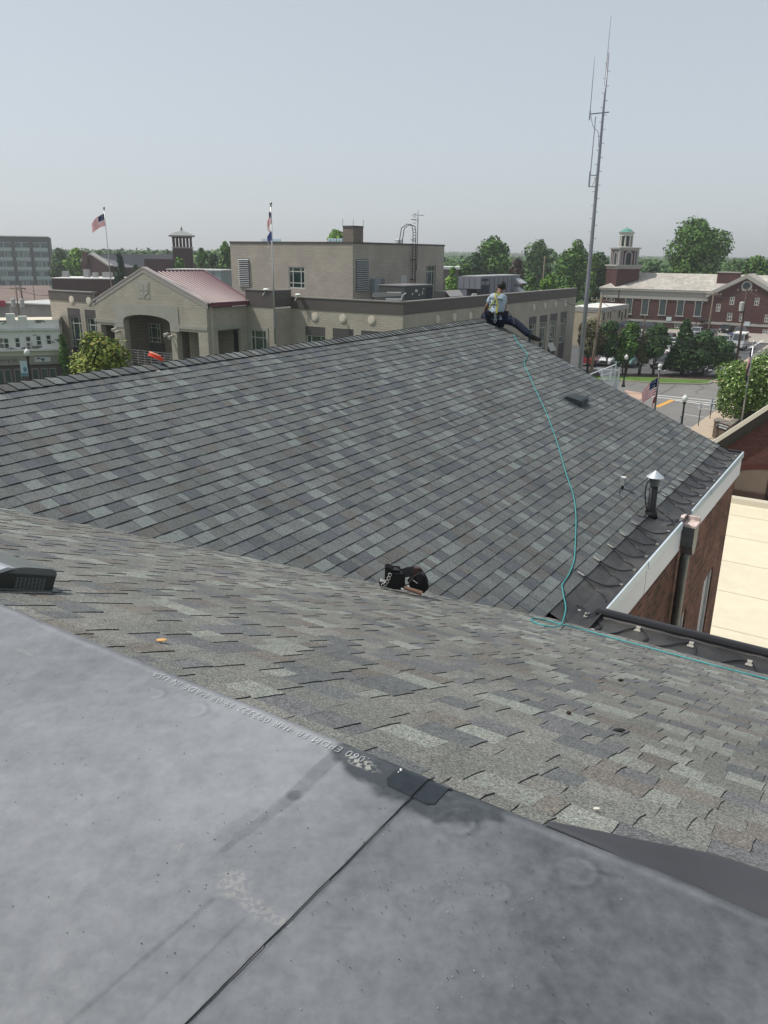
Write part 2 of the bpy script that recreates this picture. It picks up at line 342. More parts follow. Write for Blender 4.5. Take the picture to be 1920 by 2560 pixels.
# gable triangle wall at the far end
mb = MB(); mb.quad([hw(WEND, WF, -3.9), hw(WEND, RB, ZR-.05), hw(WEND, RB-6, -3.9)], 0, [(0, 0), (5, 2.5), (11, 0)]); mb.build('gable_wall', house, redb)
for i, (a, b, c, d) in enumerate(WIN):
    g = MB(); g.box(wf, a+.04, b-.04, -.12, -.10, c, d-.04, 0, skip='b'); go = g.build('window', house, glassN)
    m = MB(); t = .07
    for bx in ((a, a+t, c, d), (b-t, b, c, d), (a+t, b-t, d-t, d), ((a+b)/2-.025, (a+b)/2+.025, c, d-t), (a+t, b-t, -7.2, -7.1)): m.box(wf, bx[0], bx[1], -.098, -.03, bx[2], bx[3])
    m.box(wf, a-.01, a+.05, -.03, .012, c, d)
    m.build('window_frame', go, whitef)
# gutter membrane of slope B: slopes on, then flat, then a small lip; rubber black
def rubber(name, col, rough, dustc, dscale=1.3, amt=.5, bump=.3):
    m = bpy.data.materials.new(name); m.use_nodes = True; n = m.node_tree.nodes; l = m.node_tree.links; b = n['Principled BSDF']
    b.inputs['Roughness'].default_value = rough; b.inputs['Specular IOR Level'].default_value = .5
    tc = n.new('ShaderNodeTexCoord'); nz = n.new('ShaderNodeTexNoise'); nz.inputs['Scale'].default_value = dscale; nz.inputs['Detail'].default_value = 8; nz.inputs['Roughness'].default_value = .62; nz.inputs['Distortion'].default_value = .6
    l.new(tc.outputs['Object'], nz.inputs['Vector'])
    mr = n.new('ShaderNodeMapRange'); mr.inputs[1].default_value = .42; mr.inputs[2].default_value = .72; mr.inputs[3].default_value = 0; mr.inputs[4].default_value = amt; l.new(nz.outputs['Fac'], mr.inputs[0])
    mx = n.new('ShaderNodeMix'); mx.data_type = 'RGBA'; mx.inputs['A'].default_value = (*col, 1); mx.inputs['B'].default_value = (*dustc, 1); l.new(mr.outputs[0], mx.inputs['Factor']); l.new(mx.outputs['Result'], b.inputs['Base Color'])
    nb = n.new('ShaderNodeTexNoise'); nb.inputs['Scale'].default_value = 5; nb.inputs['Detail'].default_value = 4; l.new(tc.outputs['Object'], nb.inputs['Vector'])
    bp = n.new('ShaderNodeBump'); bp.inputs['Strength'].default_value = bump; bp.inputs['Distance'].default_value = .02; l.new(nb.outputs['Fac'], bp.inputs['Height']); l.new(bp.outputs[0], b.inputs['Normal'])
    return m
rubG = rubber('gutter_rubber', (.020, .020, .022), .48, (.095, .090, .080), 1.6, .75)
rubL = rubber('lip_rubber', (.012, .012, .014), .38, (.03, .03, .03), 3, .3, .15)
ZF = -3.485; LIP = -2.0
mb = MB(); n1 = 90; prof = [(EAVE_B-.06, zB(EAVE_B-.06)-.004), (EAVE_B+.05, zB(EAVE_B+.05)-.002), (-2.30, -3.453), (-2.23, ZF+.004), (-2.14, ZF), (-2.035, ZF+.002), (-2.012, ZF+.028), (LIP, ZF+.03), (LIP, ZF-.03)]
r = random.Random(3); rows = []
x0g = 6.9
for i in range(n1+1):
    e1 = x0g+(RAKE-.02-x0g)*i/n1; rows.append([hw(e1, e2+(0 if k in (7, 8) else r.uniform(-.004, .004)), z+(r.uniform(-.004, .004) if 1 < k < 6 else 0)) for k, (e2, z) in enumerate(prof)])
for i in range(n1):
    for k in range(len(prof)-1): mb.quad([rows[i][k], rows[i][k+1], rows[i+1][k+1], rows[i+1][k]])
# close the far end with a small upstand
mb.quad([hw(RAKE-.01, e2, z+.02) for e2, z in prof[:8]]+[hw(RAKE-.01, LIP, ZF-.06), hw(RAKE-.01, EAVE_B-.06, ZF-.06)])
mb.build('side_gutter', house, rubG, smooth=True)
mb = MB(); mb.box(Fr((0, 0, 0), E1, E2), RAKE-.03, RAKE+.01, -2.36, LIP, ZF-.02, ZF+.035); mb.build('gutter_end_upstand', house, rubL)
# white fascia in sections, with bent flashing strips on top
FZ0, FZ1 = ZF-.40, ZF-.005
HF = Fr((0, 0, 0), E1, E2)
cuts = [7.40, 9.0, 10.78, 11.30, 13.35, RAKE-.06]
for i in range(len(cuts)-1):
    if i == 2: pass
    m = MB(); a, b = cuts[i]+.003, cuts[i+1]-.003; d = .003*(i % 2)
    if i == 2: m.box(HF, a, b, WF-.0, WF+.02, FZ0, FZ1-.12)
    else: m.box(HF, a, b, WF+.002, LIP+.006+d, FZ0, FZ1)
    m.build('fascia_board', house, fw_)
flm = M('pale_blue_flashing', (.55, .64, .70), rough=.35, metal=.2, var=.05, vs=3)
m = MB()
for a, b, y in ((7.41, 9.02, .004), (9.0, 10.74, .009), (11.34, 12.7, .004), (12.68, RAKE-.03, .009)):
    m.prism(Fr(hw(a, 0, 0), E2, E1), [(LIP-.002, ZF+.033+y*.3), (LIP+.012+y, ZF+.031+y*.3), (LIP+.020+y, ZF-.065), (LIP+.007, ZF-.06)], 0, b-a)
m.build('drip_flashing', house, flm)
# front gutter of slope A: trough + upstand
mb = MB(); prof = [(EAVE_A-.03, zA(EAVE_A-.03)+.002), (EAVE_A+.04, -3.475), (EAVE_A+.12, -3.496), (7.10, -3.502), (7.28, -3.498), (7.31, -3.46), (7.325, -3.437), (7.36, -3.434), (7.375, -3.45), (7.38, -3.55)]
e2s = np.linspace(-2.62, 3.2, 80); rows = []
for e2 in e2s:
    k0 = 1.0
    rows.append([hw(max(e1, EAVE_A-.03)+(r.uniform(-.004, .004) if 1 < k < 8 else 0), e2, z+(r.uniform(-.005, .005) if 0 < k < 5 else 0)) for k, (e1, z) in enumerate(prof)])
i0 = 0
for i in range(len(e2s)-1):
    kmax = len(prof)-1 if e2s[i] > -2.06 else 4
    for k in range(kmax): mb.quad([rows[i][k], rows[i][k+1], rows[i+1][k+1], rows[i+1][k]][::-1])
mb.quad([hw(6.74, -2.62, -3.47), hw(7.39, -2.62, -3.508), hw(7.39, -1.99, -3.512), hw(6.74, -1.99, -3.512)][::-1])
mb.build('front_gutter', house, rubG, smooth=True)
m = MB(); e2a = -2.06
m.prism(Fr(hw(0, e2a, 0), E1, E2), [(7.285, -3.52), (7.292, -3.46), (7.305, -3.432), (7.33, -3.424), (7.37, -3.428), (7.392, -3.445), (7.395, -3.66)], 0, 5.2)
m.tube([hw(7.392, e2a, -3.447), hw(7.392, e2a+2.5, -3.450), hw(7.392, 3.1, -3.445)], .007)
tag(m.build('gutter_upstand', house, rubL, smooth=False), 'black rubber covered upstand of the front gutter')
# corner seam patches
# ---------------------------------------------------------------- rubber deck under the viewer
deck_m = bpy.data.materials.new('roof_membrane'); deck_m.use_nodes = True; n = deck_m.node_tree.nodes; l = deck_m.node_tree.links; b = n['Principled BSDF']
b.inputs['Specular IOR Level'].default_value = .5
a = n.new('ShaderNodeAttribute'); a.attribute_name = 'Col'; sp = n.new('ShaderNodeSeparateColor'); l.new(a.outputs['Color'], sp.inputs[0])
tc = n.new('ShaderNodeTexCoord')
def noise(s, d=6, rgh=.6, dist=0.0):
    z = n.new('ShaderNodeTexNoise'); z.inputs['Scale'].default_value = s; z.inputs['Detail'].default_value = d; z.inputs['Roughness'].default_value = rgh; z.inputs['Distortion'].default_value = dist; l.new(tc.outputs['Object'], z.inputs['Vector']); return z.outputs['Fac']
def mth(op, x, y=None, cl=False):
    z = n.new('ShaderNodeMath'); z.operation = op; z.use_clamp = cl
    for i_, t in enumerate((x, y)):
        if t is None: continue
        if isinstance(t, (int, float)): z.inputs[i_].default_value = t
        else: l.new(t, z.inputs[i_])
    return z.outputs[0]
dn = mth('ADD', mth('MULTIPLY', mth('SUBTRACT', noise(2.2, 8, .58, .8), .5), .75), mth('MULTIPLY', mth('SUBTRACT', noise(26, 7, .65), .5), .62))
dust_glare_mix = mth('ADD', sp.outputs[0], dn, True)
ramp = n.new('ShaderNodeMix'); ramp.data_type = 'RGBA'; ramp.inputs['A'].default_value = (.040, .046, .053, 1); ramp.inputs['B'].default_value = (.250, .258, .276, 1); l.new(dust_glare_mix, ramp.inputs['Factor'])
spk = n.new('ShaderNodeMix'); spk.data_type = 'RGBA'; l.new(ramp.outputs['Result'], spk.inputs['A']); spk.inputs['B'].default_value = (.38, .375, .34, 1)
l.new(mth('MULTIPLY', sp.outputs[1], mth('GREATER_THAN', noise(85, 5, .7), .50)), spk.inputs['Factor'])
l.new(spk.outputs['Result'], b.inputs['Base Color'])
l.new(mth('ADD', mth('MULTIPLY', dust_glare_mix, .14), .36), b.inputs['Roughness'])
bp = n.new('ShaderNodeBump'); bp.inputs['Strength'].default_value = .5; bp.inputs['Distance'].default_value = .004
l.new(mth('ADD', mth('MULTIPLY', noise(30, 6, .6), .5), mth('MULTIPLY', noise(9, 3), 1.6)), bp.inputs['Height']); l.new(bp.outputs[0], b.inputs['Normal'])
def dk(u, v): X = at_z(u, v, ZD); t = toH(X); return t[1], t[0]        # (e2, e1) of a deck pixel
def seg_d(X, Y, a, b_):
    ax, ay = a; bx, by = b_; dx, dy = bx-ax, by-ay; L2 = dx*dx+dy*dy
    t = np.clip(((X-ax)*dx+(Y-ay)*dy)/L2, 0, 1); return np.hypot(X-ax-t*dx, Y-ay-t*dy), t
def deck_part(xs, ys, name, zoff=0.0):
    X, Y = np.meshgrid(xs, ys, indexing='ij'); Z = np.full(X.shape, ZD)+zoff
    Z += (vnoise(X*3+9, Y*3+9, 1, 3)-.5)*.004 + (vnoise(X*14+20, Y*9+20, 2, 3)-.5)*.0022
    dust_glare = .70-.40*np.clip((X+1.0)/.75, 0, 1)+(vnoise(X*1.7+40, Y*1.7+40, 4, 4)-.5)*.3  # sky glare painted in: paler towards the left, on top of the real dust
    sp_ = np.zeros(X.shape)
    s0, s1 = dk(1031, 1993), dk(466, 2560); d, t = seg_d(X, Y, s0, (s0[0]+(s1[0]-s0[0])*1.6, s0[1]+(s1[1]-s0[1])*1.6))
    side = (X-s0[0])*(s1[1]-s0[1])-(Y-s0[1])*(s1[0]-s0[0])            # >0 / <0 either side of the seam
    right = (X-s0[0])-(s1[0]-s0[0])*(Y-s0[1])/(s1[1]-s0[1])           # + = right of the seam
    Z += np.where(right < 0, .0022, 0)
    dust_glare -= np.where(right > 0, .13, 0)*np.clip(1.1-(right/.7), .2, 1)
    dust_glare -= .16*np.exp(-((right-.006)/.0025)**2)+.03*np.exp(-((right+.012)/.010)**2)
    # dark primer streak left of the seam, and two thinner ones
    for (p, q, w0, w1, am) in ((dk(870, 1862), dk(735, 1990), .020, .018, .32), (dk(735, 1990), dk(560, 2125), .016, .008, .22), (dk(532, 2252), dk(170, 2560), .004, .004, .20), (dk(610, 2300), dk(340, 2560), .004, .003, .13), (dk(640, 2030), dk(560, 2090), .010, .02, .12)):
        dd, tt = seg_d(X, Y, p, q); ww = w0+(w1-w0)*tt; dust_glare -= am*np.clip((ww-dd)/.004+.5, 0, 1)*(1-.15*tt)
    # darker clean membrane round the corner patch, continuing along the edge
    pc = dk(1050, 1955); rr = np.hypot((X-pc[0])/.23, (Y-pc[1])/.105)+(vnoise(X*18, Y*18, 6, 3)-.5)*.5
    dust_glare -= .42*np.clip((1-rr)*6, 0, 1)
    q0 = dk(930, 1915); rr = np.hypot((X-q0[0])/.11, (Y-q0[1])/.05)+(vnoise(X*25, Y*25, 8, 3)-.5)*.5; dust_glare -= .35*np.clip((1-rr)*6, 0, 1)
    # scuffed pale patches
    for (u, v, a1, a2, am) in ((905, 1910, .05, .017, .75), (590, 2215, .05, .035, .28), (640, 2270, .07, .018, .25), (450, 2120, .012, .014, .2), (62, 1632, .04, .005, .4)):
        c = dk(u, v); rr = np.hypot((X-c[0])/a1, (Y-c[1])/a2)+(vnoise(X*40, Y*40, 9, 3)-.5)*1.1; sp_ = np.maximum(sp_, am*np.clip((1-rr)*3, 0, 1))
    # fastening plates telegraphing through
    for (u, v, rad) in ((487, 1777, .030), (1145, 2056, .034), (1443, 2179, .036), (388, 1737, .022), (1250, 2230, .02)):
        c = dk(u, v); rr = np.hypot(X-c[0], Y-c[1]); Z += .0020*np.exp(-((rr-rad)/.006)**2)+.0010*np.exp(-(rr/(rad*.4))**2); dust_glare += .10*np.exp(-((rr-rad*.86)/.006)**2)-.08*np.exp(-((rr-rad*1.15)/.006)**2)
    # handling marks and scuffs
    rs = np.random.RandomState(5)
    for i in range(46):
        c = (rs.uniform(-1.9, -.2), rs.uniform(.5, 1.25)); an = rs.uniform(0, 3.14); ln = rs.uniform(.01, .06); dd, tt = seg_d(X, Y, c, (c[0]+math.cos(an)*ln, c[1]+math.sin(an)*ln)); dust_glare += rs.choice([-.10, -.07, .07])*np.exp(-(dd/rs.uniform(.002, .007))**2)
    # edge rolls down over the shingles
    edge = EA+(vnoise(X*6+3, X*0+2, 12, 3)-.5)*.010
    over = np.clip((Y-(edge-.018))/.03, 0, 1); Z -= over**2*.012; dust_glare += .16*np.exp(-((Y-(edge-.020))/.008)**2)-.1*over
    Yb = Y.copy()
    me = bpy.data.meshes.new(name); nx, ny = X.shape; O = origin_of(house)
    P = X[..., None]*E2+Yb[..., None]*E1+Z[..., None]*np.array([0, 0, 1.0])-O
    idx = np.arange(nx*ny).reshape(nx, ny); F = np.stack([idx[:-1, :-1], idx[1:, :-1], idx[1:, 1:], idx[:-1, 1:]], -1).reshape(-1, 4)
    me.vertices.add(nx*ny); me.vertices.foreach_set('co', P.reshape(-1)); me.loops.add(F.size); me.loops.foreach_set('vertex_index', F.reshape(-1).astype(np.int32)); me.polygons.add(len(F)); me.polygons.foreach_set('loop_start', np.arange(0, F.size, 4, dtype=np.int32))
    me.update(calc_edges=True); ca = me.attributes.new('Col', 'FLOAT_COLOR', 'POINT'); ca.data.foreach_set('color', np.stack([dust_glare.clip(0, 1), sp_.clip(0, 1), dust_glare*0, dust_glare*0+1], -1).reshape(-1))
    me.polygons.foreach_set('use_smooth', [True]*len(F)); me.materials.append(deck_m); o = bpy.data.objects.new(name, me); COL.objects.link(o); o.parent = house; return o
xs = np.concatenate([np.linspace(-5.5, -2.62, 60), np.arange(-2.6, .25, .0055), np.linspace(.27, 3.2, 50)])
ys = np.concatenate([np.linspace(-3.5, .3, 60), np.arange(.32, EA+.0151, .0055)])
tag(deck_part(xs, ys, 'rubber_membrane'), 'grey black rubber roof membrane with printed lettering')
# seam lap: a thin dark raised bead
s0, s1 = dk(1031, 1993), dk(466, 2560); s1 = (s0[0]+(s1[0]-s0[0])*1.5, s0[1]+(s1[1]-s0[1])*1.5)
seamd = M('seam_sealant', (.010, .010, .012), rough=.5)
mb = MB(); rs = random.Random(2); N_ = 60
for off, wd in ((.000, .0011),):
    pp = []
    for i in range(N_+1):
        t = i/N_; pp.append(hw(s0[1]+(s1[1]-s0[1])*t, s0[0]+(s1[0]-s0[0])*t+off+rs.uniform(-.0006, .0006), ZD+.0032+(float(vnoise(np.array([(s0[0]+(s1[0]-s0[0])*t)*3+9]), np.array([(s0[1]+(s1[1]-s0[1])*t)*3+9]), 1, 3)[0])-.5)*.004))
    mb.tube(pp, wd, 5)
mb.build('lap_seam', house, seamd)
# rubber flap drooping over the edge on the right
mb = MB(); us = np.linspace(0, 1, 50); A_, B_ = dk(1378, 2058), dk(2300, 2440)
for_b = [onA(u, v, .012) for u, v in ((1378, 2055), (1500, 2085), (1640, 2120), (1770, 2149), (1920, 2195), (2300, 2330))]
bb = smooth_path(for_b, 12); rows = []; FB = sorted([(toH(p)[1], toH(p)[0]) for p in bb])
bm_ = bmesh.new(); bm_.from_mesh(oA.data); oO = origin_of(house); kill = []
for f_ in bm_.faces:
    c_ = np.array(f_.calc_center_median()[:])+oO; e1c, e2c = float(c_@E1), float(c_@E2)
    if -.30 < e2c and max(float((np.array(v.co[:])+oO)@E1) for v in f_.verts) < np.interp(e2c, [a for a, b_ in FB], [b_ for a, b_ in FB])-.015: kill.append(f_)
bmesh.ops.delete(bm_, geom=kill, context='FACES'); bm_.to_mesh(oA.data); bm_.free()
for i, p in enumerate(bb):
    t = i/(len(bb)-1); e1b, e2b, zb = toH(p); e1a = EA+.004; row = []
    for s_ in np.linspace(0, 1, 17):
        e1 = e1a+(e1b-e1a)*s_; ba = min(1, t*1.6); z = (ZD-.002)*(1-s_)+zb*s_+(.005+.034*ba)*math.exp(-((s_-.66)/.22)**2)-.034*ba*t*math.exp(-((s_-.14)/.13)**2); row.append(hw(e1, e2b, z))
    rows.append(row)
for i in range(len(rows)-1):
    for k in range(16): mb.quad([rows[i][k], rows[i][k+1], rows[i+1][k+1], rows[i+1][k]])
tag(mb.build('membrane_flap', house, M('flap_rubber', (.042, .042, .048), rough=.33, spec=.7, var=.15, vs=3, bump=.12, bs=4), smooth=True), 'loose rubber flap sagging over the roof edge')
def deckz(e2, e1):
    v = lambda a, b_, sd, oc: float(vnoise(np.array([a]), np.array([b_]), sd, oc)[0])-.5
    z = ZD+v(e2*3+9, e1*3+9, 1, 3)*.004+v(e2*14+20, e1*9+20, 2, 3)*.0022+(.0022 if (e2-s0[0])-(s1[0]-s0[0])*(e1-s0[1])/(s1[1]-s0[1]) < 0 else 0)
    return z-np.clip((e1-(EA-.018))/.03, 0, 1)**2*.012
# T patch
pt = [dk(*q) for q in ((1007, 1913), (968, 1950), (971, 1966), (1066, 2010), (1086, 2011), (1128, 1963))]
mb = MB(); top = [hw(e1, e2, ZD+.0075) for e2, e1 in pt]
pk = [(-.76, 1.275), pt[1], pt[2], pt[3], pt[4], pt[5], (-.63, 1.275)]
inside = lambda x, y: sum(((pk[i][1] > y) != (pk[i-1][1] > y)) and (x < (pk[i-1][0]-pk[i][0])*(y-pk[i][1])/(pk[i-1][1]-pk[i][1])+pk[i][0]) for i in range(len(pk))) % 2
q_ = .002; mb = MB()
for i in range(90):
    for j in range(55):
        x, y = -.785+i*q_, 1.19+j*q_
        if inside(x+q_/2, y+q_/2): mb.quad([hw(b_, a_, deckz(a_, b_)+.0024) for a_, b_ in [(x, y), (x+q_, y), (x+q_, y+q_), (x, y+q_)]])
for i in range(len(pk)-1): mb.tube([hw(b_, a_, deckz(a_, b_)+.0008) for a_, b_ in [(pk[i][0]+(pk[i+1][0]-pk[i][0])*t_, pk[i][1]+(pk[i+1][1]-pk[i][1])*t_) for t_ in np.linspace(0, 1, 8)]], .0018, 5)
op = mb.build('cover_patch', house, M('patch_rubber', (.020, .026, .032), rough=.34, var=.3, vs=20))
mb = MB(); c_ = dk(1031, 1991); d_ = dk(1085, 1937)
mb.tube([hw(b_, a_, deckz(a_, b_)+.0022) for a_, b_ in [(c_[0]+(d_[0]-c_[0])*t_, c_[1]+(d_[1]-c_[1])*t_) for t_ in np.linspace(0, 1, 8)]], .0016, 6)
mb.build('patch_seam_ridge', op, seamd)
mb = MB(); mb.ell(hw(*dk(1002, 1930)[::-1], ZD+.006), (.003, .005, .002)); mb.ell(hw(*dk(996, 1936)[::-1], ZD+.006), (.002, .002, .002)); mb.build('white_paint_speck', op, M('white_speck', (.6, .6, .58)))
# printed lettering
txtm = M('faded_print', (.37, .39, .40), rough=.6, var=.35, vs=40)
def text_mesh(s, size, name, parent, mat, X, Y, P, extrude=0.0, align='LEFT', spacing=1.0, offset=0.0):
    cu = bpy.data.curves.new(name, 'FONT'); cu.body = s; cu.size = size; cu.align_x = align; cu.space_character = spacing; cu.extrude = extrude; cu.offset = offset
    t = bpy.data.objects.new('tmp', cu); COL.objects.link(t); bpy.context.view_layer.update()
    me = bpy.data.meshes.new_from_object(t.evaluated_get(bpy.context.evaluated_depsgraph_get())); bpy.data.objects.remove(t)
    X = np.array(X); Y = np.array(Y); Zv = np.cross(X, Y); O = origin_of(parent)
    for v in me.vertices: p = np.array(P)+X*v.co[0]+Y*v.co[1]+Zv*v.co[2]-O; v.co = p
    me.materials.clear(); me.materials.append(mat); o = bpy.data.objects.new(name, me); COL.objects.link(o); o.parent = parent; return o
tx = text_mesh('.060 EPDM FR 4HR 092322 19:09 MADE IN USA', .036, 'printed_lettering', house, txtm, -E2, -E1, hw(1.262, -.833, ZD+.0085), spacing=1.16, offset=-.0006)
bb_ = [v.co[:] for v in tx.data.vertices]; L_ = max(np.linalg.norm(np.array(p)-np.array(bb_[0])) for p in bb_)
for v in tx.data.vertices:                                            # stretch to the printed length and follow the sheet
    P = np.array(v.co[:])+origin_of(house); e1, e2, z = toH(P); e2 = -.833+(e2+.833)*(.70/L_); e1 = 1.262-(1.262-e1)*.9
    zz = ZD+.0034+(float(vnoise(np.array([e2*3+9]), np.array([e1*3+9]), 1, 3)[0])-.5)*.004+(float(vnoise(np.array([e2*14+20]), np.array([e1*9+20]), 2, 3)[0])-.5)*.0022
    v.co = hw(e1, e2, zz+.0016)-origin_of(house)
# scattered granules
rs = random.Random(9); md, mw = MB(), MB()
def octa(mb, c, s_):
    v = [c+np.array(d)*s_*rs.uniform(.6, 1.2) for d in ((1, 0, 0), (-1, 0, 0), (0, 1, 0), (0, -1, 0), (0, 0, .8), (0, 0, -.6))]
    for f_ in ((0, 2, 4), (2, 1, 4), (1, 3, 4), (3, 0, 4)): mb.quad([v[k] for k in f_])
for i in range(1050):
    if rs.random() < .35: c = rs.choice([(-.55, .95), (-.42, .98), (-.33, 1.02), (-.95, .9), (-.5, 1.1)]); e2, e1 = rs.gauss(c[0], .09), rs.gauss(c[1], .07)
    else: e2, e1 = rs.uniform(-2.2, .1), rs.uniform(.35, 1.26)
    if e1 > 1.255: continue
    zz = ZD+.0035+(float(vnoise(np.array([e2*3+9]), np.array([e1*3+9]), 1, 2)[0])-.5)*.004
    octa(md if rs.random() < .86 else mw, hw(e1, e2, zz), rs.choice([.0005, .0007, .0009, .0015]))
tag(md.build('roof_grit', None, M('dark_grit', (.02, .02, .02))), 'dark shingle grit scattered over the rubber membrane', 'grit', kind='stuff')
tag(mw.build('pale_grit', None, M('pale_grit', (.34, .34, .33))), 'pale grit specks scattered over the rubber membrane', 'grit', kind='stuff')
# ---------------------------------------------------------------- downspout
zinc = M('dull_zinc', (.16, .17, .17), rough=.42, metal=.5, var=.3, vs=3); cpk = M('peeling_pink_primer', (.52, .42, .39), rough=.7, var=.3, vs=8); 
ds = thing('downspout', 'round grey downspout with box hopper on the brick wall below the white fascia', 'downspout', hw(11.05, -1.93, -8))
m = MB(); e1d = 11.06; m.box(HF, e1d-.17, e1d+.13, -2.0, -1.84, ZF-.36, ZF-.06); m.prism(Fr(hw(e1d-.02, -1.92, 0), E1, E2), [(-.15, ZF-.36), (.15, ZF-.36), (.07, ZF-.50), (-.07, ZF-.50)], -.08, .08); m.build('hopper', ds, zinc)
m = MB(); m.tube([hw(e1d-.02, -1.93, ZF-.45), hw(e1d-.02, -1.95, ZF-.6), hw(e1d-.02, -1.97, -13.3)], .065, 16); m.build('pipe', ds, zinc, smooth=True)
m = MB(); m.box(HF, e1d-.18, e1d+.14, -2.012, -1.83, ZF-.075, ZF-.045); m.prism(Fr(hw(e1d-.19, -2.06, 0), E1, E2), [(0, ZF-.045), (.33, ZF-.045), (.34, ZF+.01), (.12, ZF+.05), (0, ZF+.0)], 0, .05); m.box(HF, e1d+.09, e1d+.14, -2.0, -1.83, ZF-.045, ZF+.01); m.build('hopper_rim', ds, cpk)
# ---------------------------------------------------------------- vent pipe with cone cap
blkm = M('black_pipe_wrap', (.018, .018, .02), rough=.45); galv = M('galvanised_cap', (.52, .56, .60), rough=.35, metal=.55, var=.06, vs=4); collar = M('grey_collar', (.13, .14, .14), rough=.5, metal=.3)
P0 = onB(1626, 1288); st = thing('vent_pipe', 'black vent pipe with a conical metal cap standing beside the cable lined gutter', 'vent pipe', P0)
m = MB(); m.lathe(P0, [(.10, -.03), (.085, .04), (.058, .10), (.056, .45)], 20); m.build('pipe', st, blkm, smooth=True)
m = MB(); m.lathe(P0, [(.066, .43), (.068, .52)], 20); m.build('collar', st, collar)
for k in range(3): a = k*2.1; m = MB(); m.tube([P0+np.array([.055*math.cos(a), .055*math.sin(a), .5]), P0+np.array([.06*math.cos(a), .06*math.sin(a), .56])], .008, 5); m.build('cap_bracket', st, collar)
m = MB(); m.lathe(P0, [(.115, .545), (.118, .553), (.06, .60), (.004, .645)], 24); m.build('cone_cap', st, galv)
# ---------------------------------------------------------------- heating cables
cab = M('black_heat_cable', (.014, .014, .015), rough=.3, spec=.6); clipm = M('aluminium_clip', (.55, .52, .47), rough=.35, metal=.6)
hc = thing('heating_cable', 'black heating cable looped in zigzags along the gutter below the big slope', 'cable', hw(11, -2.2, -3.45))
def zg(e2): return float(np.interp(e2, [p for p in (-3.0, -2.30, -2.23, -2.035)], [zB(-3.0), zB(-2.416)-.05, ZF, ZF]))
tops = []
for u, v in ((1441, 1440), (1479, 1402), (1514, 1369), (1547, 1340), (1577, 1313), (1610, 1286), (1655, 1243), (1675, 1223), (1694, 1204), (1713, 1187), (1731, 1170), (1747, 1156), (1764, 1136), (1781, 1120)):
    tops.append(toH(onB(u, v))[0])
m = MB(); mc = MB(); pts = []
for i, e1 in enumerate(tops):
    if i == 5: m.build('cable_run', hc, cab, smooth=True); m = MB(); continue
    nx_ = tops[i+1] if i+1 < len(tops) else e1+.3
    def G(e1_, e2_, h=.012): return hw(e1_, e2_, float(np.interp(e2_, [-2.6, -2.416, -2.30, -2.23, -2.02], [zB(-2.6)+.012, zB(-2.416)+.010, -3.453, ZF, ZF]))+h)
    mid = e1+(nx_-e1)*.5 if nx_-e1 < .8 else e1+.3
    st_ = [G(e1+.02, -2.445), G(e1+.012, -2.40), G(e1-.06+.03, -2.33), G(e1-.14, -2.2), G(e1-.19, -2.10), G(e1-.225, -2.062), G(e1-.20, -2.052), G(e1-.13, -2.09), G(e1+.0, -2.19), G(e1+.1, -2.30), G(e1+.22, -2.38)]
    m.tube(smooth_path([G(e1-.245+.0, -2.065), G(e1-.13, -2.11), G(e1-.03, -2.23), G(e1+.02, -2.36), G(e1+.035, -2.43), G(e1+.055, -2.455), G(e1+.075, -2.42), G(e1+.10, -2.33), G(e1+.16, -2.20), G(e1+.25, -2.09), G(min(nx_, e1+.62)-.245, -2.055)], 5), .0065, 6)
    mc = MB(); mc.box(Fr(G(e1+.055, -2.47, .012), E1, E2*CA-np.array([0, 0, SA]), NB), -.012, .012, -.03, .055, 0, .012); mc.build('clip', hc, clipm)
    mc = MB(); mc.box(Fr(G(min(nx_, e1+.62)-.245, -2.06, .004), E1, E2), -.022, .022, -.02, .012, 0, .012); mc.build('clip', hc, clipm)
m.build('cable_run', hc, cab, smooth=True)
# loose cable from the sensor box
P1 = onB(1556, 1222); m = MB(); m.tube(smooth_path([P1+NB*.01, onB(1548, 1235, .01), onB(1572, 1262, .01), onB(1590, 1285, .01), onB(1608, 1292, .02), P0+np.array([-.07, -.02, .03])], 6), .006, 6)
m.tube(smooth_path([P0+np.array([-.05, -.03, .02]), P0+np.array([-.10, -.05, .18]), P0+np.array([-.13, -.05, .36]), P0+np.array([-.10, -.04, .50]), P0+np.array([-.03, -.02, .55])], 6), .009, 6)
m.tube(smooth_path([onB(1610, 1290, .012), P0+np.array([.1, -.16, -.08]), hw(10.6, -2.12, ZF+.01), hw(10.9, -2.08, ZF+.012)], 6), .0065, 6)
m.tube(smooth_path([onB(1636, 1268, .012), hw(10.95, -2.25, ZF+.02), hw(10.75, -2.1, ZF+.01), hw(10.6, -2.07, ZF+.012)], 6), .0065, 6)
m.build('loose_cable', hc, cab, smooth=True)
sb = thing('sensor_box', 'small grey sensor box on a stem rising from the big slope above the vent pipe', 'sensor', P1)
m = MB(); m.tube([P1, P1+np.array([0, 0, .06])], .018, 8); m.build('stem', sb, blkm); m = MB(); f_ = Fr(P1+np.array([0, 0, .05]), E1, -E2); m.box(f_, -.03, .03, -.03, .03, 0, .11); m.build('housing', sb, M('grey_plastic', (.28, .31, .31), rough=.5), bevel=.006, merge=True); m = MB(); m.box(f_, -.034, .034, -.034, .034, .112, .13); m.build('lid', sb, M('pale_plastic', (.55, .57, .55), rough=.5))
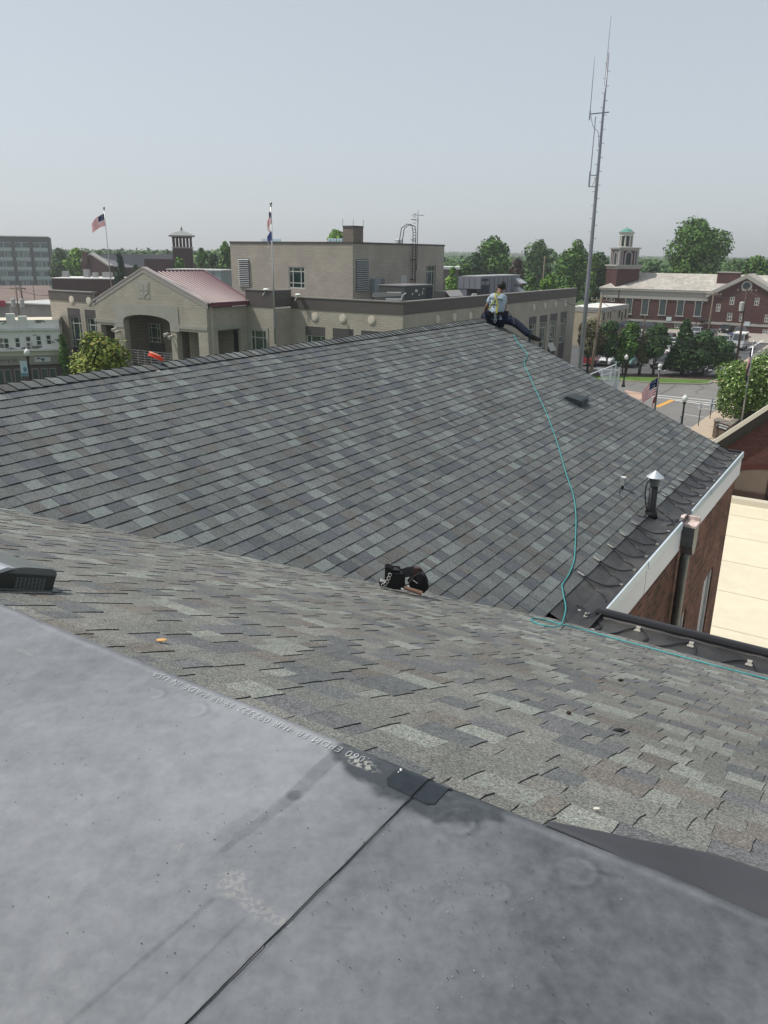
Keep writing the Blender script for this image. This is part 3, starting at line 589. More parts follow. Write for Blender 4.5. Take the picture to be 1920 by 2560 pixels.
# front gutter cable
hc2 = thing('gutter_cable', 'black cable wandering along the front gutter behind the teal rope', 'cable', hw(7.0, -1, -3.5))
def gp(u, v, z=-3.486): return at_z(u, v, z)
z6 = lambda x, y: (1400+x*.3165, 1000+y*.3165)
pth = [(20, 1515), (90, 1590), (180, 1640), (222, 1690), (200, 1702), (250, 1690), (300, 1655), (345, 1645), (395, 1662)]
m = MB(); m.tube(smooth_path([gp(*z6(*q), -3.455) for q in pth], 6), .007, 6); m.build('cable_tail', hc2, cab, smooth=True); m = MB()
pth = [(250, 1712), (300, 1745), (325, 1790), (290, 1812), (255, 1820), (330, 1840), (430, 1842), (520, 1815), (620, 1800), (670, 1835), (692, 1880), (655, 1905), (645, 1920), (675, 1937), (760, 1943), (850, 1940), (950, 1920), (1040, 1918), (1072, 1955), (1072, 2010), (1095, 2045), (1130, 2060), (1210, 2075), (1300, 2068), (1400, 2055), (1500, 2068), (1545, 2110), (1570, 2160), (1640, 2192), (1720, 2200)]
m.tube(smooth_path([gp(*z6(*q)) for q in pth], 6), .0075, 6); m.build('cable_run', hc2, cab, smooth=True)
for q in ((622, 1800), (1040, 1922), (1500, 2068), (215, 1690), (205, 1712)):
    p = gp(*z6(*q)); f_ = Fr(p, E2, E1); m = MB(); m.box(f_, -.03, .03, -.07, -.0301, -.010, -.004); m.box(f_, -.02, .02, -.03, .012, -.01, .014); m.build('clip', hc2, clipm)
for q in ((255, 1820), (673, 1937), (1130, 2060), (1640, 2192), (150, 1667), (30, 1518)):
    p = gp(*z6(*q)); f_ = Fr(p, E2, E1); m = MB(); m.box(f_, -.018, .018, -.016, .016, -.01, .014); m.build('clip', hc2, clipm)
# ---------------------------------------------------------------- teal rope
rope = M('teal_rope', (.060, .29, .30), rough=.55, var=.15, vs=90)
rp = [(1110, 722), (1117, 738), (1134, 757), (1139, 768), (1132, 785), (1141, 806), (1157, 842), (1175, 880), (1188, 912), (1205, 960), (1222, 1020), (1238, 1068), (1244, 1110), (1243, 1170), (1240, 1210), (1229, 1240), (1215, 1262)]
P = [onB(x*1.1573, y*1.1573, .018) for x, y in rp]
P += [onB(1215.5*1.1573, 1275*1.1573, .035), at_z(1218*1.1573, 1290*1.1573, -3.385), at_z(1222*1.1573, 1312*1.1573, -3.42), at_z(1218*1.1573, 1335*1.1573, -3.42), onA(1208*1.1573, 1352*1.1573, .03), onA(1185*1.1573, 1353*1.1573, .02), onA(1158*1.1573, 1346*1.1573, .02), onA(1147*1.1573, 1339*1.1573, .02), onA(1155*1.1573, 1335.5*1.1573, .02), onA(1185*1.1573, 1341*1.1573, .02), onA(1215*1.1573, 1349*1.1573, .025)]
P += [onA(x*1.1573, y*1.1573, .018) for x, y in ((1260, 1360), (1320, 1377), (1390, 1396), (1460, 1415), (1530, 1434), (1600, 1452), (1659, 1467), (1760, 1495))]
m = MB(); m.tube(smooth_path(P, 8), .0066, 8); ro = m.build('safety_rope', None, rope, smooth=True); tag(ro, 'long teal safety rope snaking down the shingles and along the front gutter', 'rope')
# ---------------------------------------------------------------- roof vents
ventm = M('dark_green_black_vent', (.018, .022, .022), rough=.32, spec=.6); slotm = M('vent_slot', (.16, .18, .185), rough=.4); topm = M('vent_top', (.105, .115, .112), rough=.45, spec=.6, var=.1, vs=4)
def box_vent(name, label, P, X, D, N, w_, l_, h_, group=None):
    """X across, D downslope, N normal: a hood whose side face carries louvre slots"""
    t = thing(name, label, 'roof vent', P, group)
    f = Fr(P, D, X, N)                                                # x = downslope, y = across, z = normal
    pr = [(-.16-l_*.0, .0), (0.02, h_*.95), (.06, h_)]+[(l_-.03, h_), (l_-.008, h_*.93), (l_, h_*.8), (l_-.01, 0)]
    m = MB(); m.prism(f, pr, -w_/2, w_/2); m.build('hood', t, topm, bevel=.004, merge=True)
    m = MB(); m.box(f, -.12, l_-.012, w_/2+.001, w_/2+.006, 0.0, h_*.72); m.build('side_panel', t, ventm)
    m = MB()
    for i in range(8):
        for j in range(9):
            x = .02+i*(l_-.07)/8; z = .012+j*h_*.055; m.box(f, x, x+(l_-.07)/8*.72, w_/2+.006, w_/2+.009, z, z+h_*.022)
    m.build('louvre_slots', t, slotm)
    m = MB(); m.box(f, -.25, l_+.02, -w_/2-.06, w_/2+.02, .006, .010); m.build('flashing_plate', t, topm)
    m = MB(); m.prism(f, [(-.19, .012), (.005, h_*.97), (-.03, h_*.97), (-.22, .012)], -w_/2-.02, w_/2+.012); m.build('bright_flashing', t, M('bright_flashing', (.5, .52, .56), rough=.3, metal=.5))
    return t
dA = E1*CA-np.array([0, 0, SA]); dB = E2*CA-np.array([0, 0, SA])
Pa = onA(134, 1482); Pv = Pa-dA*.20-E2*.16
box_vent('roof_vent', 'dark box roof vent with slotted side at the edge of the near shingle slope', Pv, E2, dA, NA, .32, .20, .092)
Pb = onB(1440, 1005); 
def cap_vent(P):
    t = thing('roof_vent', 'low dark slant back vent sitting alone in the big far slope', 'roof vent', P)
    f = Fr(P, E1, dB, NB)
    m = MB(); fy = Fr(P, dB, E1, NB); m.prism(fy, [(-.20, 0), (-.14, .075), (.10, .115), (.13, .10), (.14, .07), (.14, 0)], -.21, .21); m.build('hood', t, M('vent_hood', (.022, .030, .032), rough=.5), bevel=.006, merge=True)
    m = MB(); m.box(f, -.19, .19, .141, .146, .008, .085); m.build('louvre_panel', t, ventm)
    m = MB()
    for i in range(16): m.box(f, -.18+i*.0235, -.172+i*.0235, .146, .150, .012, .08)
    m.build('louvre_slats', t, slotm)
    m = MB(); m.box(f, -.27, .27, -.24, .17, .008, .013); m.build('flashing_plate', t, M('vent_plate', (.06, .07, .075), rough=.5))
cap_vent(Pb)
# red object on the ridge: folded orange anchor cover
Po = hw(toH(onB(397, 912))[0], RB, ZR+.02); og = thing('chalk_reel', 'orange red plastic reel case lying tilted on the ridge cap', 'reel', Po)
# its long axis lies across the picture
ax = np.array([.93, -.10, -.36]); ax /= np.linalg.norm(ax); nn = np.array([0.25, .1, .95]); nn -= ax*(nn@ax); nn /= np.linalg.norm(nn); bx = np.cross(nn, ax)
f = Fr(Po+np.array([0, 0, .062]), ax, bx, nn); om = M('orange_plastic', (.62, .055, .02), rough=.4, var=.12, vs=20); om2 = M('pale_orange_plastic', (.72, .20, .12), rough=.4)
def lens(f, x0, x1, wy, z0, z1, mb, n_=16):
    lo, hi = [], []
    for i in range(n_): a = 2*math.pi*i/n_; x = (x0+x1)/2+(x1-x0)/2*math.cos(a); y = wy*math.sin(a)*(1-.35*(math.cos(a)+1)/2); lo.append(f.p(x, y, z0)); hi.append(f.p((x0+x1)/2+(x1-x0)/2*.86*math.cos(a), y*.8, z1))
    mb.quad(lo[::-1]); mb.quad(hi)
    for i in range(n_): j = (i+1) % n_; mb.quad([lo[i], lo[j], hi[j], hi[i]])
m = MB(); lens(f, -.105, .10, .055, -.022, .016, m); m.build('case', og, om, bevel=.004, merge=True)
m = MB(); lens(f, -.105, .06, .05, .017, .030, m); m.build('lid', og, om2, bevel=.003, merge=True)
m = MB(); m.ell(f.p(-.02, .03, -.034), (.013, .013, .012)); m.build('button', og, whitef)
m = MB(); m.prism(f, [(.04, -.022), (.10, -.022), (.085, -.07), (.055, -.07)], -.02, .02); m.build('strap', og, M('grey_webbing', (.2, .19, .18)))
rg = onB(396, 928, .012); m = MB(); m.tube([rg+(E1*math.cos(a)+dB*math.sin(a)*.8)*.018 for a in np.linspace(0, 2*math.pi, 17)], .0035, 6, cap=False); tag(m.build('metal_ring', None, M('white_metal_ring', (.7, .7, .7), rough=.3)), 'small pale ring lying on the shingles just below the orange reel', 'ring')
# bits of debris on the near slope
for i, (u, v, c, sz, lab) in enumerate(((404, 1600, (.55, .33, .12), (.020, .010, .004), 'tan dry leaf flake lying on the near slope above the lettering'), (1492, 2021, (.6, .58, .5), (.009, .004, .002), 'pale wood splinter on the near slope beside the loose flap'), (1422, 1782, (.03, .02, .015), (.010, .009, .006), 'small dark brown clump in the middle of the near slope'), (1548, 1825, (.02, .02, .02), (.024, .008, .006), 'short curled black scrap on the near slope right of the brown clump'), (1552, 1700, (.02, .02, .02), (.016, .01, .008), 'black scrap of underlay near the teal rope on the near slope'))):
    m = MB(); m.ell(onA(u, v, .012), sz, 7); tag(m.build('debris_flake', None, M('debris%d' % i, c)), lab, 'debris')
# ================================================================ GROUND AND STREETS
grass = M('grass_ground', (.045, .085, .022), rough=.95, var=.35, vs=.25, var2=.2, vs2=3)
def sheet(name, pts, z, mat, kind='structure', parent=None):
    m = MB(); m.quad([(p[0], p[1], z) for p in pts], 0, [(p[0], p[1]) for p in pts]); o = m.build(name, parent, mat)
    if kind: o['kind'] = kind
    return o
# subdivided ground with low far hills
m = MB(); g = []
az_ = np.linspace(-math.pi, math.pi, 97); rr_ = [0, 30, 60, 120, 250, 500, 900, 1400, 2000, 2800, 3800, 5000, 7000, 12000]
def hill(x, y):
    r_ = math.hypot(x, y); a = math.degrees(math.atan2(x, y))
    return max(0, (r_-900)/2900)*(7+5*math.sin(a*.13+1)+3*math.sin(a*.31)) if r_ < 3800 else 7+5*math.sin(a*.13+1)+3*math.sin(a*.31)-(r_-3800)*.004
for r0 in rr_: g.append([(r0*math.sin(a), r0*math.cos(a), GZ-.02+hill(r0*math.sin(a), r0*math.cos(a))) for a in az_])
for i in range(len(rr_)-1):
    for j in range(96):
        q = [g[i][j], g[i][j+1], g[i+1][j+1], g[i+1][j]]; m.quad((q if i else q[1:]) [::-1])
m.build('ground', None, grass, kind='structure', smooth=True)
asph = M('worn_asphalt', (.185, .180, .172), rough=.9, var=.12, vs=.35, var2=.08, vs2=6)
lot = M('dark_asphalt', (.085, .086, .088), rough=.9, var=.15, vs=.5, var2=.08, vs2=6)
conc = M('tan_concrete', (.42, .34, .26), rough=.9, var=.08, vs=.5, var2=.06, vs2=5); lconc = M('pale_concrete', (.33, .30, .265), rough=.9, var=.08, vs=.6)
G = lambda u, v, z=GZ: at_z(u, v, z)
def gsheet(name, px, z, mat): return sheet(name, [G(*q) for q in px], z, mat)
gsheet('road', [(1330, 960), (1300, 1010), (1450, 1180), (1800, 1130), (2100, 1000), (2100, 925), (1800, 957), (1560, 953)], GZ+.004, asph)
sheet('far_road', [G(1400, 850), G(2300, 880), G(2300, 835), G(1400, 818)], GZ+.004, lconc)
gsheet('parking_lot', [(1380, 955), (1380, 842), (1700, 843), (1920, 858), (1944, 850), (1830, 925), (1772, 948), (1600, 946)], GZ+.008, lot)
gsheet('planting_bed', [(1430, 947), (1430, 930), (1790, 940), (1772, 949), (1600, 946)], GZ+.05, M('bark_mulch', (.05, .032, .022), rough=.95, var=.3, vs=2))
lawn = M('lawn_grass', (.085, .150, .030), rough=.95, var=.3, vs=.8, var2=.25, vs2=9)
lp = [G(*q) for q in ((1400, 942), (1545, 943), (1650, 947), (1740, 951), (1772, 952), (1784, 956), (1772, 961), (1745, 962), (1640, 960), (1550, 953), (1400, 942+6))]
sheet('lawn_strip', lp, GZ+.13, lawn)
m = MB(); kerbp = lp[2:]
for i in range(len(kerbp)-1): a, b = kerbp[i], kerbp[i+1]; f = wall_frame(a, b); m.box(f, 0, f.L, -.0, .18, GZ, GZ+.14)
m.build('kerb', None, lconc, kind='structure')
gsheet('pavement', [(1690, 1120), (1727, 1073), (1800, 1022), (1850, 1000), (1990, 990), (2100, 1200)], GZ+.12, conc)
gsheet('upper_pavement', [(1765, 957), (1803, 945), (1850, 909), (1960, 835), (2150, 835), (2150, 925), (1900, 950)], GZ+.014, conc)
gsheet('side_street', [(1868, 893), (1955, 850), (2150, 850), (2150, 905), (1890, 905)], GZ+.018, asph)
gsheet('corner_ramp', [(1560, 975), (1590, 980), (1620, 985), (1600, 1000), (1575, 990)], GZ+.012, M('orange_concrete', (.45, .31, .24), rough=.9, var=.1, vs=.5))
wp = M('white_road_paint', (.62, .62, .60), rough=.7, var=.15, vs=3); yp = M('orange_road_paint', (.62, .33, .08), rough=.7, var=.12, vs=3)
def strip(name, a, b, wd, z, mat):
    A, B = G(*a), G(*b); f = wall_frame(A, B); m = MB(); m.quad([f.p(0, -wd/2, z), f.p(f.L, -wd/2, z), f.p(f.L, wd/2, z), f.p(0, wd/2, z)]); return m.build(name, None, mat, kind='structure')
for a, b, wd in (((1610, 985), (1830, 1006), .3), ((1600, 989), (1830, 1013), .3), ((1680, 1000), (1830, 1020), .35), ((1742, 1018), (1795, 1027), .12), ((1711, 1036), (1765, 1044), .12), ((1700, 1064), (1745, 1071), .12),
                 ((1660, 927), (1682, 919), .12), ((1708, 930), (1733, 918), .12), ((1758, 932), (1785, 922), .12), ((1808, 905), (1814, 935), .25), ((1866, 874), (1908, 851), .3)):
    strip('painted_line', a, b, wd, GZ+.016 if a[1] < 950 else GZ+.010, wp)
strip('stop_line', (1641, 1018), (1682, 1000), .5, GZ+.016, yp)
for (u, v) in ((1743, 1020), (1713, 1037), (1720, 1040)):
    pass
# dark tar cracks across the road
m = MB()
for pts in (((1690, 962), (1672, 975), (1650, 985)), ((1745, 962), (1760, 970), (1738, 980), (1745, 985)), ((1590, 958), (1575, 965), (1565, 960)), ((1700, 1000), (1730, 1010), (1760, 1004))):
    for i in range(len(pts)-1): A, B = G(*pts[i]), G(*pts[i+1]); f = wall_frame(A, B); m.quad([f.p(0, -.06, GZ+.008), f.p(f.L, -.05, GZ+.008), f.p(f.L, .06, GZ+.008), f.p(0, .05, GZ+.008)])
m.build('road_cracks', None, M('tar_crack', (.06, .06, .06)), kind='structure')
# town ground: a pale paved area round the buildings
gsheet('town_street', [(-300, 1000), (900, 1000), (1100, 900), (1100, 800), (700, 740), (-600, 760), (-900, 900)], GZ+.002, asph)
# ================================================================ BUILDING BLOCKS
tanb = brick('tan_brick', (.375, .340, .288), (.335, .304, .256), (.295, .27, .23), bw=.6, bh=.20, ms=.03, var=.10, vs=.5)
capm = M('brown_grey_coping', (.088, .075, .072), rough=.6, var=.06, vs=.3); capt = M('coping_top', (.20, .185, .17), rough=.5)
pan = M('dark_spandrel_panel', (.070, .062, .066), rough=.5); gframe = M('pale_green_frame', (.46, .47, .41), rough=.45); tglass = M('tinted_window_glass', (.012, .034, .034), rough=.06, spec=1.0)
roofm = M('flat_roof_membrane', (.10, .10, .10), rough=.85, var=.15, vs=.3)
def window(root, f, x0, x1, z0, z1, cols=(.25, .75), rows=(.25, .78), depth=.12, fm=None, gm=None, fw=.09, name='window', label=None):
    g = MB(); g.box(f, x0+.01, x1-.01, -depth-.02, -depth, z0+.01, z1-.01, skip='b'); go = g.build(name, root, gm or tglass); m = MB(); t = fw; d0, d1 = -depth+.002, -depth+.07
    m.box(f, x0, x0+t, d0, d1, z0, z1); m.box(f, x1-t, x1, d0, d1, z0, z1); m.box(f, x0+t, x1-t, d0, d1, z0, z0+t); m.box(f, x0+t, x1-t, d0, d1, z1-t, z1)
    for c in cols: xx = x0+(x1-x0)*c; m.box(f, xx-t/2.4, xx+t/2.4, d0, d1-.012, z0+t, z1-t)
    for c in rows: zz = z0+(z1-z0)*c; m.box(f, x0+t, x1-t, d0, d1-.024, zz-t/2.4, zz+t/2.4)
    m.build('window_frame', go, fm or gframe)
    if label: go['label'] = label
    return go
GA = azv(33.3)                                                        # depth direction of the hall
hC = at_z(1008, 757, -3.8); hR = plan_hit(hC, GA, 1442, 722); FD = azv(-58.5)
h4 = plan_hit(hC, FD, 727, 741); h3 = plan_hit(h4, -GA, 686, 735); h2 = plan_hit(h3, FD, 616, 775); h1 = plan_hit(h2, -GA, 516, 775); h0 = plan_hit(h1, FD, 120, 711)
print('hall', [np.round(p, 1) for p in (hC, hR, h4, h3, h2, h1, h0)])
hall = thing('city_hall', 'two storey tan brick hall with red metal gable roof and arched porch', 'building', (hC+hR)/2*np.array([1, 1, 0])+np.array([0, 0, GZ]))
ZP = -3.8
zz4 = zat(h4, 727, 741); zz0 = zat(h0, 120, 711); zzR = zat(hR, 1442, 722); print('parapet z', zz4, zz0, zzR)
def coping(mb, f, x0, x1, z1, hgt, thick=.35): mb.box(f, x0, x1, -thick, .05, z1-hgt, z1)
def plan_box(m, pts, z0, z1, mi=0):
    n_ = len(pts); ctr = sum(np.array(p[:2]) for p in pts)/n_
    ar = sum(pts[i][0]*pts[(i+1) % n_][1]-pts[(i+1) % n_][0]*pts[i][1] for i in range(n_))
    P = list(pts) if ar > 0 else list(pts)[::-1]
    for i in range(n_):
        a_, b_ = P[i], P[(i+1) % n_]; L_ = math.hypot(b_[0]-a_[0], b_[1]-a_[1])
        m.quad([(a_[0], a_[1], z0), (b_[0], b_[1], z0), (b_[0], b_[1], z1), (a_[0], a_[1], z1)], mi, [(0, z0), (L_, z0), (L_, z1), (0, z1)])
    m.quad([(p[0], p[1], z1) for p in P], mi, [(p[0], p[1]) for p in P])
# --- facade right part h4 -> hC
fR = wall_frame(h4, hC); fS = wall_frame(hC, hR)
wr = []
def wopen(f, u0, v0, u1, v1): return wrect(f, u0, v0, u1, v1)
def px_x(f, u, v): return wpx(f, u, v)[0]
fr_w = []
for a, b, zt in ((763, 813, 817), (832, 884, 822), (903, 950, 828)):
    x0, x1 = px_x(fR, a, zt), px_x(fR, b, zt); zt_ = wpx(fR, (a+b)/2, zt)[1]; fr_w.append((x0, x1, zt_-4.6, zt_))
rw = []
for a, b, ut, vt in ((1323, 1342, 1332, 792), (1350, 1369, 1360, 788), (1376, 1394, 1385, 784), (1402, 1418, 1411, 779)):
    x0, x1 = px_x(fS, a, vt), px_x(fS, b, vt); zt_ = wpx(fS, ut, vt)[1]; rw.append((x0, x1, zt_-5.6, zt_))
mW = MB(); wall_grid(mW, fR, 0, fR.L, GZ, ZP-.9, fr_w, .3); wall_grid(mW, fS, 0, fS.L, GZ, ZP-.9, rw, .3)
f34 = wall_frame(h3, h4); f23 = wall_frame(h2, h3); f12 = wall_frame(h1, h2); f01 = wall_frame(h0, h1)
cw = wrect(f23, 626, 826, 666, 880); cw = (cw[0], cw[1], cw[3]-2.9, cw[3])
side_open = wrect(f12, 546, 824, 604, 890); side_open = (side_open[0], side_open[1], GZ+.5, side_open[3])
lw = []
for a, b, vt in ((168, 199, 771), (211, 238, 775)):
    x0, x1 = px_x(f01, a, vt), px_x(f01, b, vt); zt_ = wpx(f01, (a+b)/2, vt)[1]; lw.append((x0, x1, zt_-5.0, zt_))
o1 = wrect(f01, 255, 812, 288, 880); o3 = wrect(f01, 443, 829, 497, 880); oa = wrect(f01, 313, 800, 428, 890)
zsp = wpx(f01, 313, 802)[1]; zap = wpx(f01, 372, 788)[1]
print('arch', zsp, zap, oa, 'o1', o1)
o1 = (o1[0], o1[1], GZ+.8, o1[3]); o3 = (o3[0], o3[1], GZ+.8, o3[3])
zpl = -1.0
wall_grid(mW, f34, 0, f34.L, GZ, ZP-.9); wall_grid(mW, f23, 0, f23.L, GZ, ZP-.6, [cw], .25)
xe = px_x(f01, 234, 752); ze_ = wpx(f01, 234, 752)[1]; xp = px_x(f01, 357, 671); zpk = wpx(f01, 357, 671)[1]; xr = f01.L; zer = wpx(f01, 514, 770)[1]
print('gable', xe, ze_, xp, zpk, xr, zer)
zarch = zap+.0
AO = (oa[0], oa[1], GZ+.8, zap)
wall_grid(mW, f01, 0, xr, GZ, zer-.02, lw+[o1, o3, AO], .6)
wall_grid(mW, f12, 0, f12.L, GZ, zer-.02, [side_open], .35)
wall_grid(mW, f01, 0, xe, zer-.02, ZP-.9, (), .3)
# gable pediment above the eaves line
mW.quad([f01.p(xe, 0, zer-.02), f01.p(xe, 0, ze_), f01.p(xp, 0, zpk), f01.p(xr, 0, zer+.05), f01.p(xr, 0, zer-.02)], 0, [(xe, zer), (xe, ze_), (xp, zpk), (xr, zer), (xr, zer-.1)])
mW.build('brick_wall', hall, tanb)
# back and left walls, plain
mb = MB(); hB = hR+(h0-hC)*1.0; hB = plan_hit(hR, FD, 100, 700); wall_grid(mb, wall_frame(h0+GA*22, h0), 0, 22, GZ, ZP-.9); fb_ = wall_frame(hR, h0+GA*22); wall_grid(mb, fb_, 0, fb_.L, GZ, ZP-.9); mb.build('rear_wall', hall, tanb)
# arch spandrels (fill of corners above the arch) and pale stone surround
stone = M('pale_cut_stone', (.30, .29, .26), rough=.85, var=.10, vs=.6)
m = MB(); xc = (AO[0]+AO[1])/2; hw_ = (AO[1]-AO[0])/2; n_ = 20
arc = [(xc-hw_*math.cos(math.pi*i/n_), zsp+(zap-zsp)*math.sin(math.pi*i/n_)**.85) for i in range(n_+1)]
for i in range(n_):
    a, b = arc[i], arc[i+1]; m.quad([f01.p(a[0], .0, a[1]), f01.p(a[0], .0, zap), f01.p(b[0], .0, zap), f01.p(b[0], .0, b[1])], 0); m.quad([f01.p(a[0], 0, a[1]), f01.p(b[0], 0, b[1]), f01.p(b[0], -.6, b[1]), f01.p(a[0], -.6, a[1])], 0)
m.build('arch_soffit', hall, tanb)
m = MB(); zt_ = wpx(f01, 372, 762)[1]
for i in range(n_):
    a, b = arc[i], arc[i+1]
    def outer(p): t = (p[0]-xc)/hw_; return (xc+t*(hw_+1.1), zt_+.0)
    A, B = outer(a), outer(b); m.quad([f01.p(a[0], .045, a[1]), f01.p(A[0], .045, A[1]), f01.p(B[0], .045, B[1]), f01.p(b[0], .045, b[1])], 0)
    m.quad([f01.p(a[0], .045, a[1]), f01.p(b[0], .045, b[1]), f01.p(b[0], 0, b[1]), f01.p(a[0], 0, a[1])], 0)
for s_ in (-1, 1):
    x = xc+s_*hw_; xo = xc+s_*(hw_+1.1); m.quad([f01.p(x, .045, zsp), f01.p(xo, .045, zt_), f01.p(xo, .045, zsp-.6), f01.p(x, .045, zsp-.6)], 0)
m.build('stone_arch', hall, stone)
m = MB(); zb_ = zer-2.0
for x0, x1, f in ((o1[0]-.8, AO[0], f01), (AO[1], xr, f01), (0, f12.L, f12)):
    zt2 = (o1[3] if f is f01 and x0 < 10 else o3[3])+.05
    m.box(f, x0, x1, 0.0, .05, zt2+.15, zt2+.45)
m.build('stone_band', hall, stone)
# crest panel high in the gable: a square recessed stone panel with a plain roundel
m = MB(); r_ = wrect(f01, 345, 703, 374, 746); m.box(f01, r_[0], r_[1], .0, .03, r_[2], r_[3]); m.box(f01, r_[0]+.15, r_[1]-.15, .03, .06, r_[2]+.5, r_[3]-.2)
m.prism(f01, [(r_[0]+.15, r_[2]+.5), (r_[1]-.15, r_[2]+.5), ((r_[0]+r_[1])/2, r_[2]+.1)], .03, .06); m.box(f01, (r_[0]+r_[1])/2-.05, (r_[0]+r_[1])/2+.05, .06, .08, r_[2]+.3, r_[3]-.25); m.box(f01, r_[0]+.2, r_[1]-.2, .06, .08, (r_[2]+r_[3])/2-.05, (r_[2]+r_[3])/2+.05)
m.build('crest_panel', hall, stone)
# porch interior: recess walls
m = MB(); dp = 3.6
m.quad([f01.p(o1[0]-.5, -dp, GZ), f01.p(o1[0]-.5, -dp, zer), f01.p(xr-.4, -dp, zer), f01.p(xr-.4, -dp, GZ)], 0, [(0, 0), (0, 6), (15, 6), (15, 0)])
for x in (o1[0]-.5, AO[0]-.5, AO[1]+.5): m.quad([f01.p(x, -.6, GZ), f01.p(x, -.6, zer), f01.p(x, -dp, zer), f01.p(x, -dp, GZ)], 0, [(0, 0), (0, 6), (3, 6), (3, 0)])
m.quad([f01.p(o1[0]-.5, -.6, zap+.02), f01.p(xr-.4, -.6, zap+.02), f01.p(xr-.4, -dp, zap+.02), f01.p(o1[0]-.5, -dp, zap+.02)], 0)
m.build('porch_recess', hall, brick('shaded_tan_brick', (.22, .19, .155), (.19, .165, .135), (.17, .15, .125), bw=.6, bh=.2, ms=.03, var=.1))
rp_ = wrect(f01, 372, 809, 402, 856, -dp+.25); fpr = Fr(f01.O-f01.Y*(dp-.28), f01.X, f01.Y); window(hall, fpr, rp_[0], rp_[1], rp_[2], rp_[3], depth=.05)
m = MB(); m.box(fpr, rp_[0]-.15, rp_[1]+.15, -.15, -.03, rp_[2]-2.2, rp_[2]-.1); m.box(fpr, rp_[0]-1.4, rp_[0]-.35, -.2, .15, GZ, zsp+.3, 1); m.build('entrance_panel', hall, [pan, M('light_tan_stone', (.36, .31, .24), rough=.8)])
m = MB(); m.box(fpr, px_x(f01, 476, 880)-.2, px_x(f01, 497, 880)+.8, -.15, .02, GZ, GZ+4.2); m.build('dark_door', hall, pan)
# balcony railing in the arch
rl = M('grey_railing', (.26, .26, .27), rough=.4, metal=.3); zr = wpx(f01, 372, 879)[1]
m = MB()
for k in range(6): m.box(f01, AO[0], AO[1], -.22, -.18, zr-k*.22-.03, zr-k*.22+.01)
for k in range(7): x = AO[0]+(AO[1]-AO[0])*(k+.5)/7; m.box(f01, x-.03, x+.03, -.26, -.20, zr-1.4, zr)
m.build('balcony_railing', hall, rl)
# spotlights
for (u, v) in ((295, 822), (303, 828), (425, 834), (436, 840)):
    x, z = wpx(f01, u, v); m = MB(); m.tube([f01.p(x, .02, z), f01.p(x, .3, z+.05)], .06, 6); m.tube([f01.p(x, .22, z+.03), f01.p(x-.1, .62, z-.12)], [.1, .17], 8); m.build('spotlight', hall, M('pale_lamp_metal', (.42, .40, .36), rough=.5))
# windows
for (x0, x1, z0, z1) in fr_w+rw+lw:
    f = fR if (x0, x1, z0, z1) in fr_w else (fS if (x0, x1, z0, z1) in rw else f01)
    hcap = .75; m = MB(); m.box(f, x0, x1, -.29, -.02, z1-hcap, z1); m.build('window_head', hall, pan)
    zb2 = z1-hcap-(2.9 if f is not fR else 2.9); window(hall, f, x0+(.05), x1-.05, zb2, z1-hcap, depth=.22)
    m = MB(); m.box(f, x0, x1, -.25, -.16, z0, zb2-.02); m.box(f, (x0+x1)/2-.02, (x0+x1)/2+.02, -.16, -.145, z0, zb2-.02); m.build('spandrel_panel', hall, pan)
x0, x1, z0, z1 = rw[2]; m = MB(); q = [fS.p(x0+.1, -.2, z1-3.3), fS.p(x1-.3, -.2, z1-3.3), fS.p(x1-.3, .35, z1-4.2), fS.p(x0+.1, .35, z1-4.2)]; m.quad(q); m.build('open_casement', hall, gframe)
window(hall, f23, *cw, depth=.18)
m = MB(); m.box(f23, cw[0]-.25, cw[0], 0, .05, cw[2], cw[3]+.3); m.box(f23, cw[1], cw[1]+.25, 0, .05, cw[2], cw[3]+.3); m.box(f23, cw[0], cw[1], 0, .05, cw[3], cw[3]+.3); m.build('window_surround', hall, stone)
f12i = Fr(f12.O-f12.Y*3.0, f12.X, f12.Y); q_ = wrect(f12, 558, 826, 596, 876, -3.0)
m = MB(); m.quad([f12i.p(.65, 0, GZ), f12i.p(.65, 0, zer), f12i.p(f12.L+1, 0, zer), f12i.p(f12.L+1, 0, GZ)], 0, [(0, 0), (0, 6), (5, 6), (5, 0)]); m.build('side_recess', hall, tanb)
f12j = Fr(f12.O-f12.Y*2.85, f12.X, f12.Y); window(hall, f12j, q_[0], q_[1], q_[3]-2.7, q_[3], depth=.1)
# coping bands (tall dark metal parapets)
m = MB(); coping(m, fR, 0.0, fR.L+.05, ZP, .95); coping(m, fS, 0, fS.L+.05, ZP, .95); m.build('parapet_band', hall, capm); m = MB(); coping(m, f01, -.05, xe+.3, ZP, .85); m.build('parapet_band', hall, capm)
zt3 = zat(h3, 686, 728)
m = MB(); coping(m, f34, 0, f34.L, zt3, 1.35); coping(m, f23, 0, f23.L+.05, zt3, 1.35); m.build('bay_parapet_band', hall, capm)
for lst in (((fR, 0, fR.L+.1, ZP), (fS, 0, fS.L+.1, ZP)), ((f01, -.1, xe, ZP),), ((f34, 0, f34.L, zt3), (f23, 0, f23.L, zt3))):
    m = MB()
    for f, a, b, z in lst: m.box(f, a, b, -.5, .1, z+.003, z+.09)
    m.build('coping_cap', hall, capt)
# discs
m = MB()
for f, lst in ((fR, ((787, 792), (857, 796), (929, 800))), (fS, ((1093, 798), (1135, 793), (1175, 789), (1334, 768), (1362, 764), (1388, 761), (1412, 759))), (f01, ((180, 749), (223, 752)))):
    for (u, v) in lst:
        x, z = wpx(f, u, v); md_ = MB(); md_.tube([f.p(x, -.01, z), f.p(x, .07, z)], .36, 16); md_.tube([f.p(x, .07, z), f.p(x, .10, z)], .24, 16); md_.build('wall_medallion', hall, M('cream_medallion', (.55, .50, .43), rough=.8))
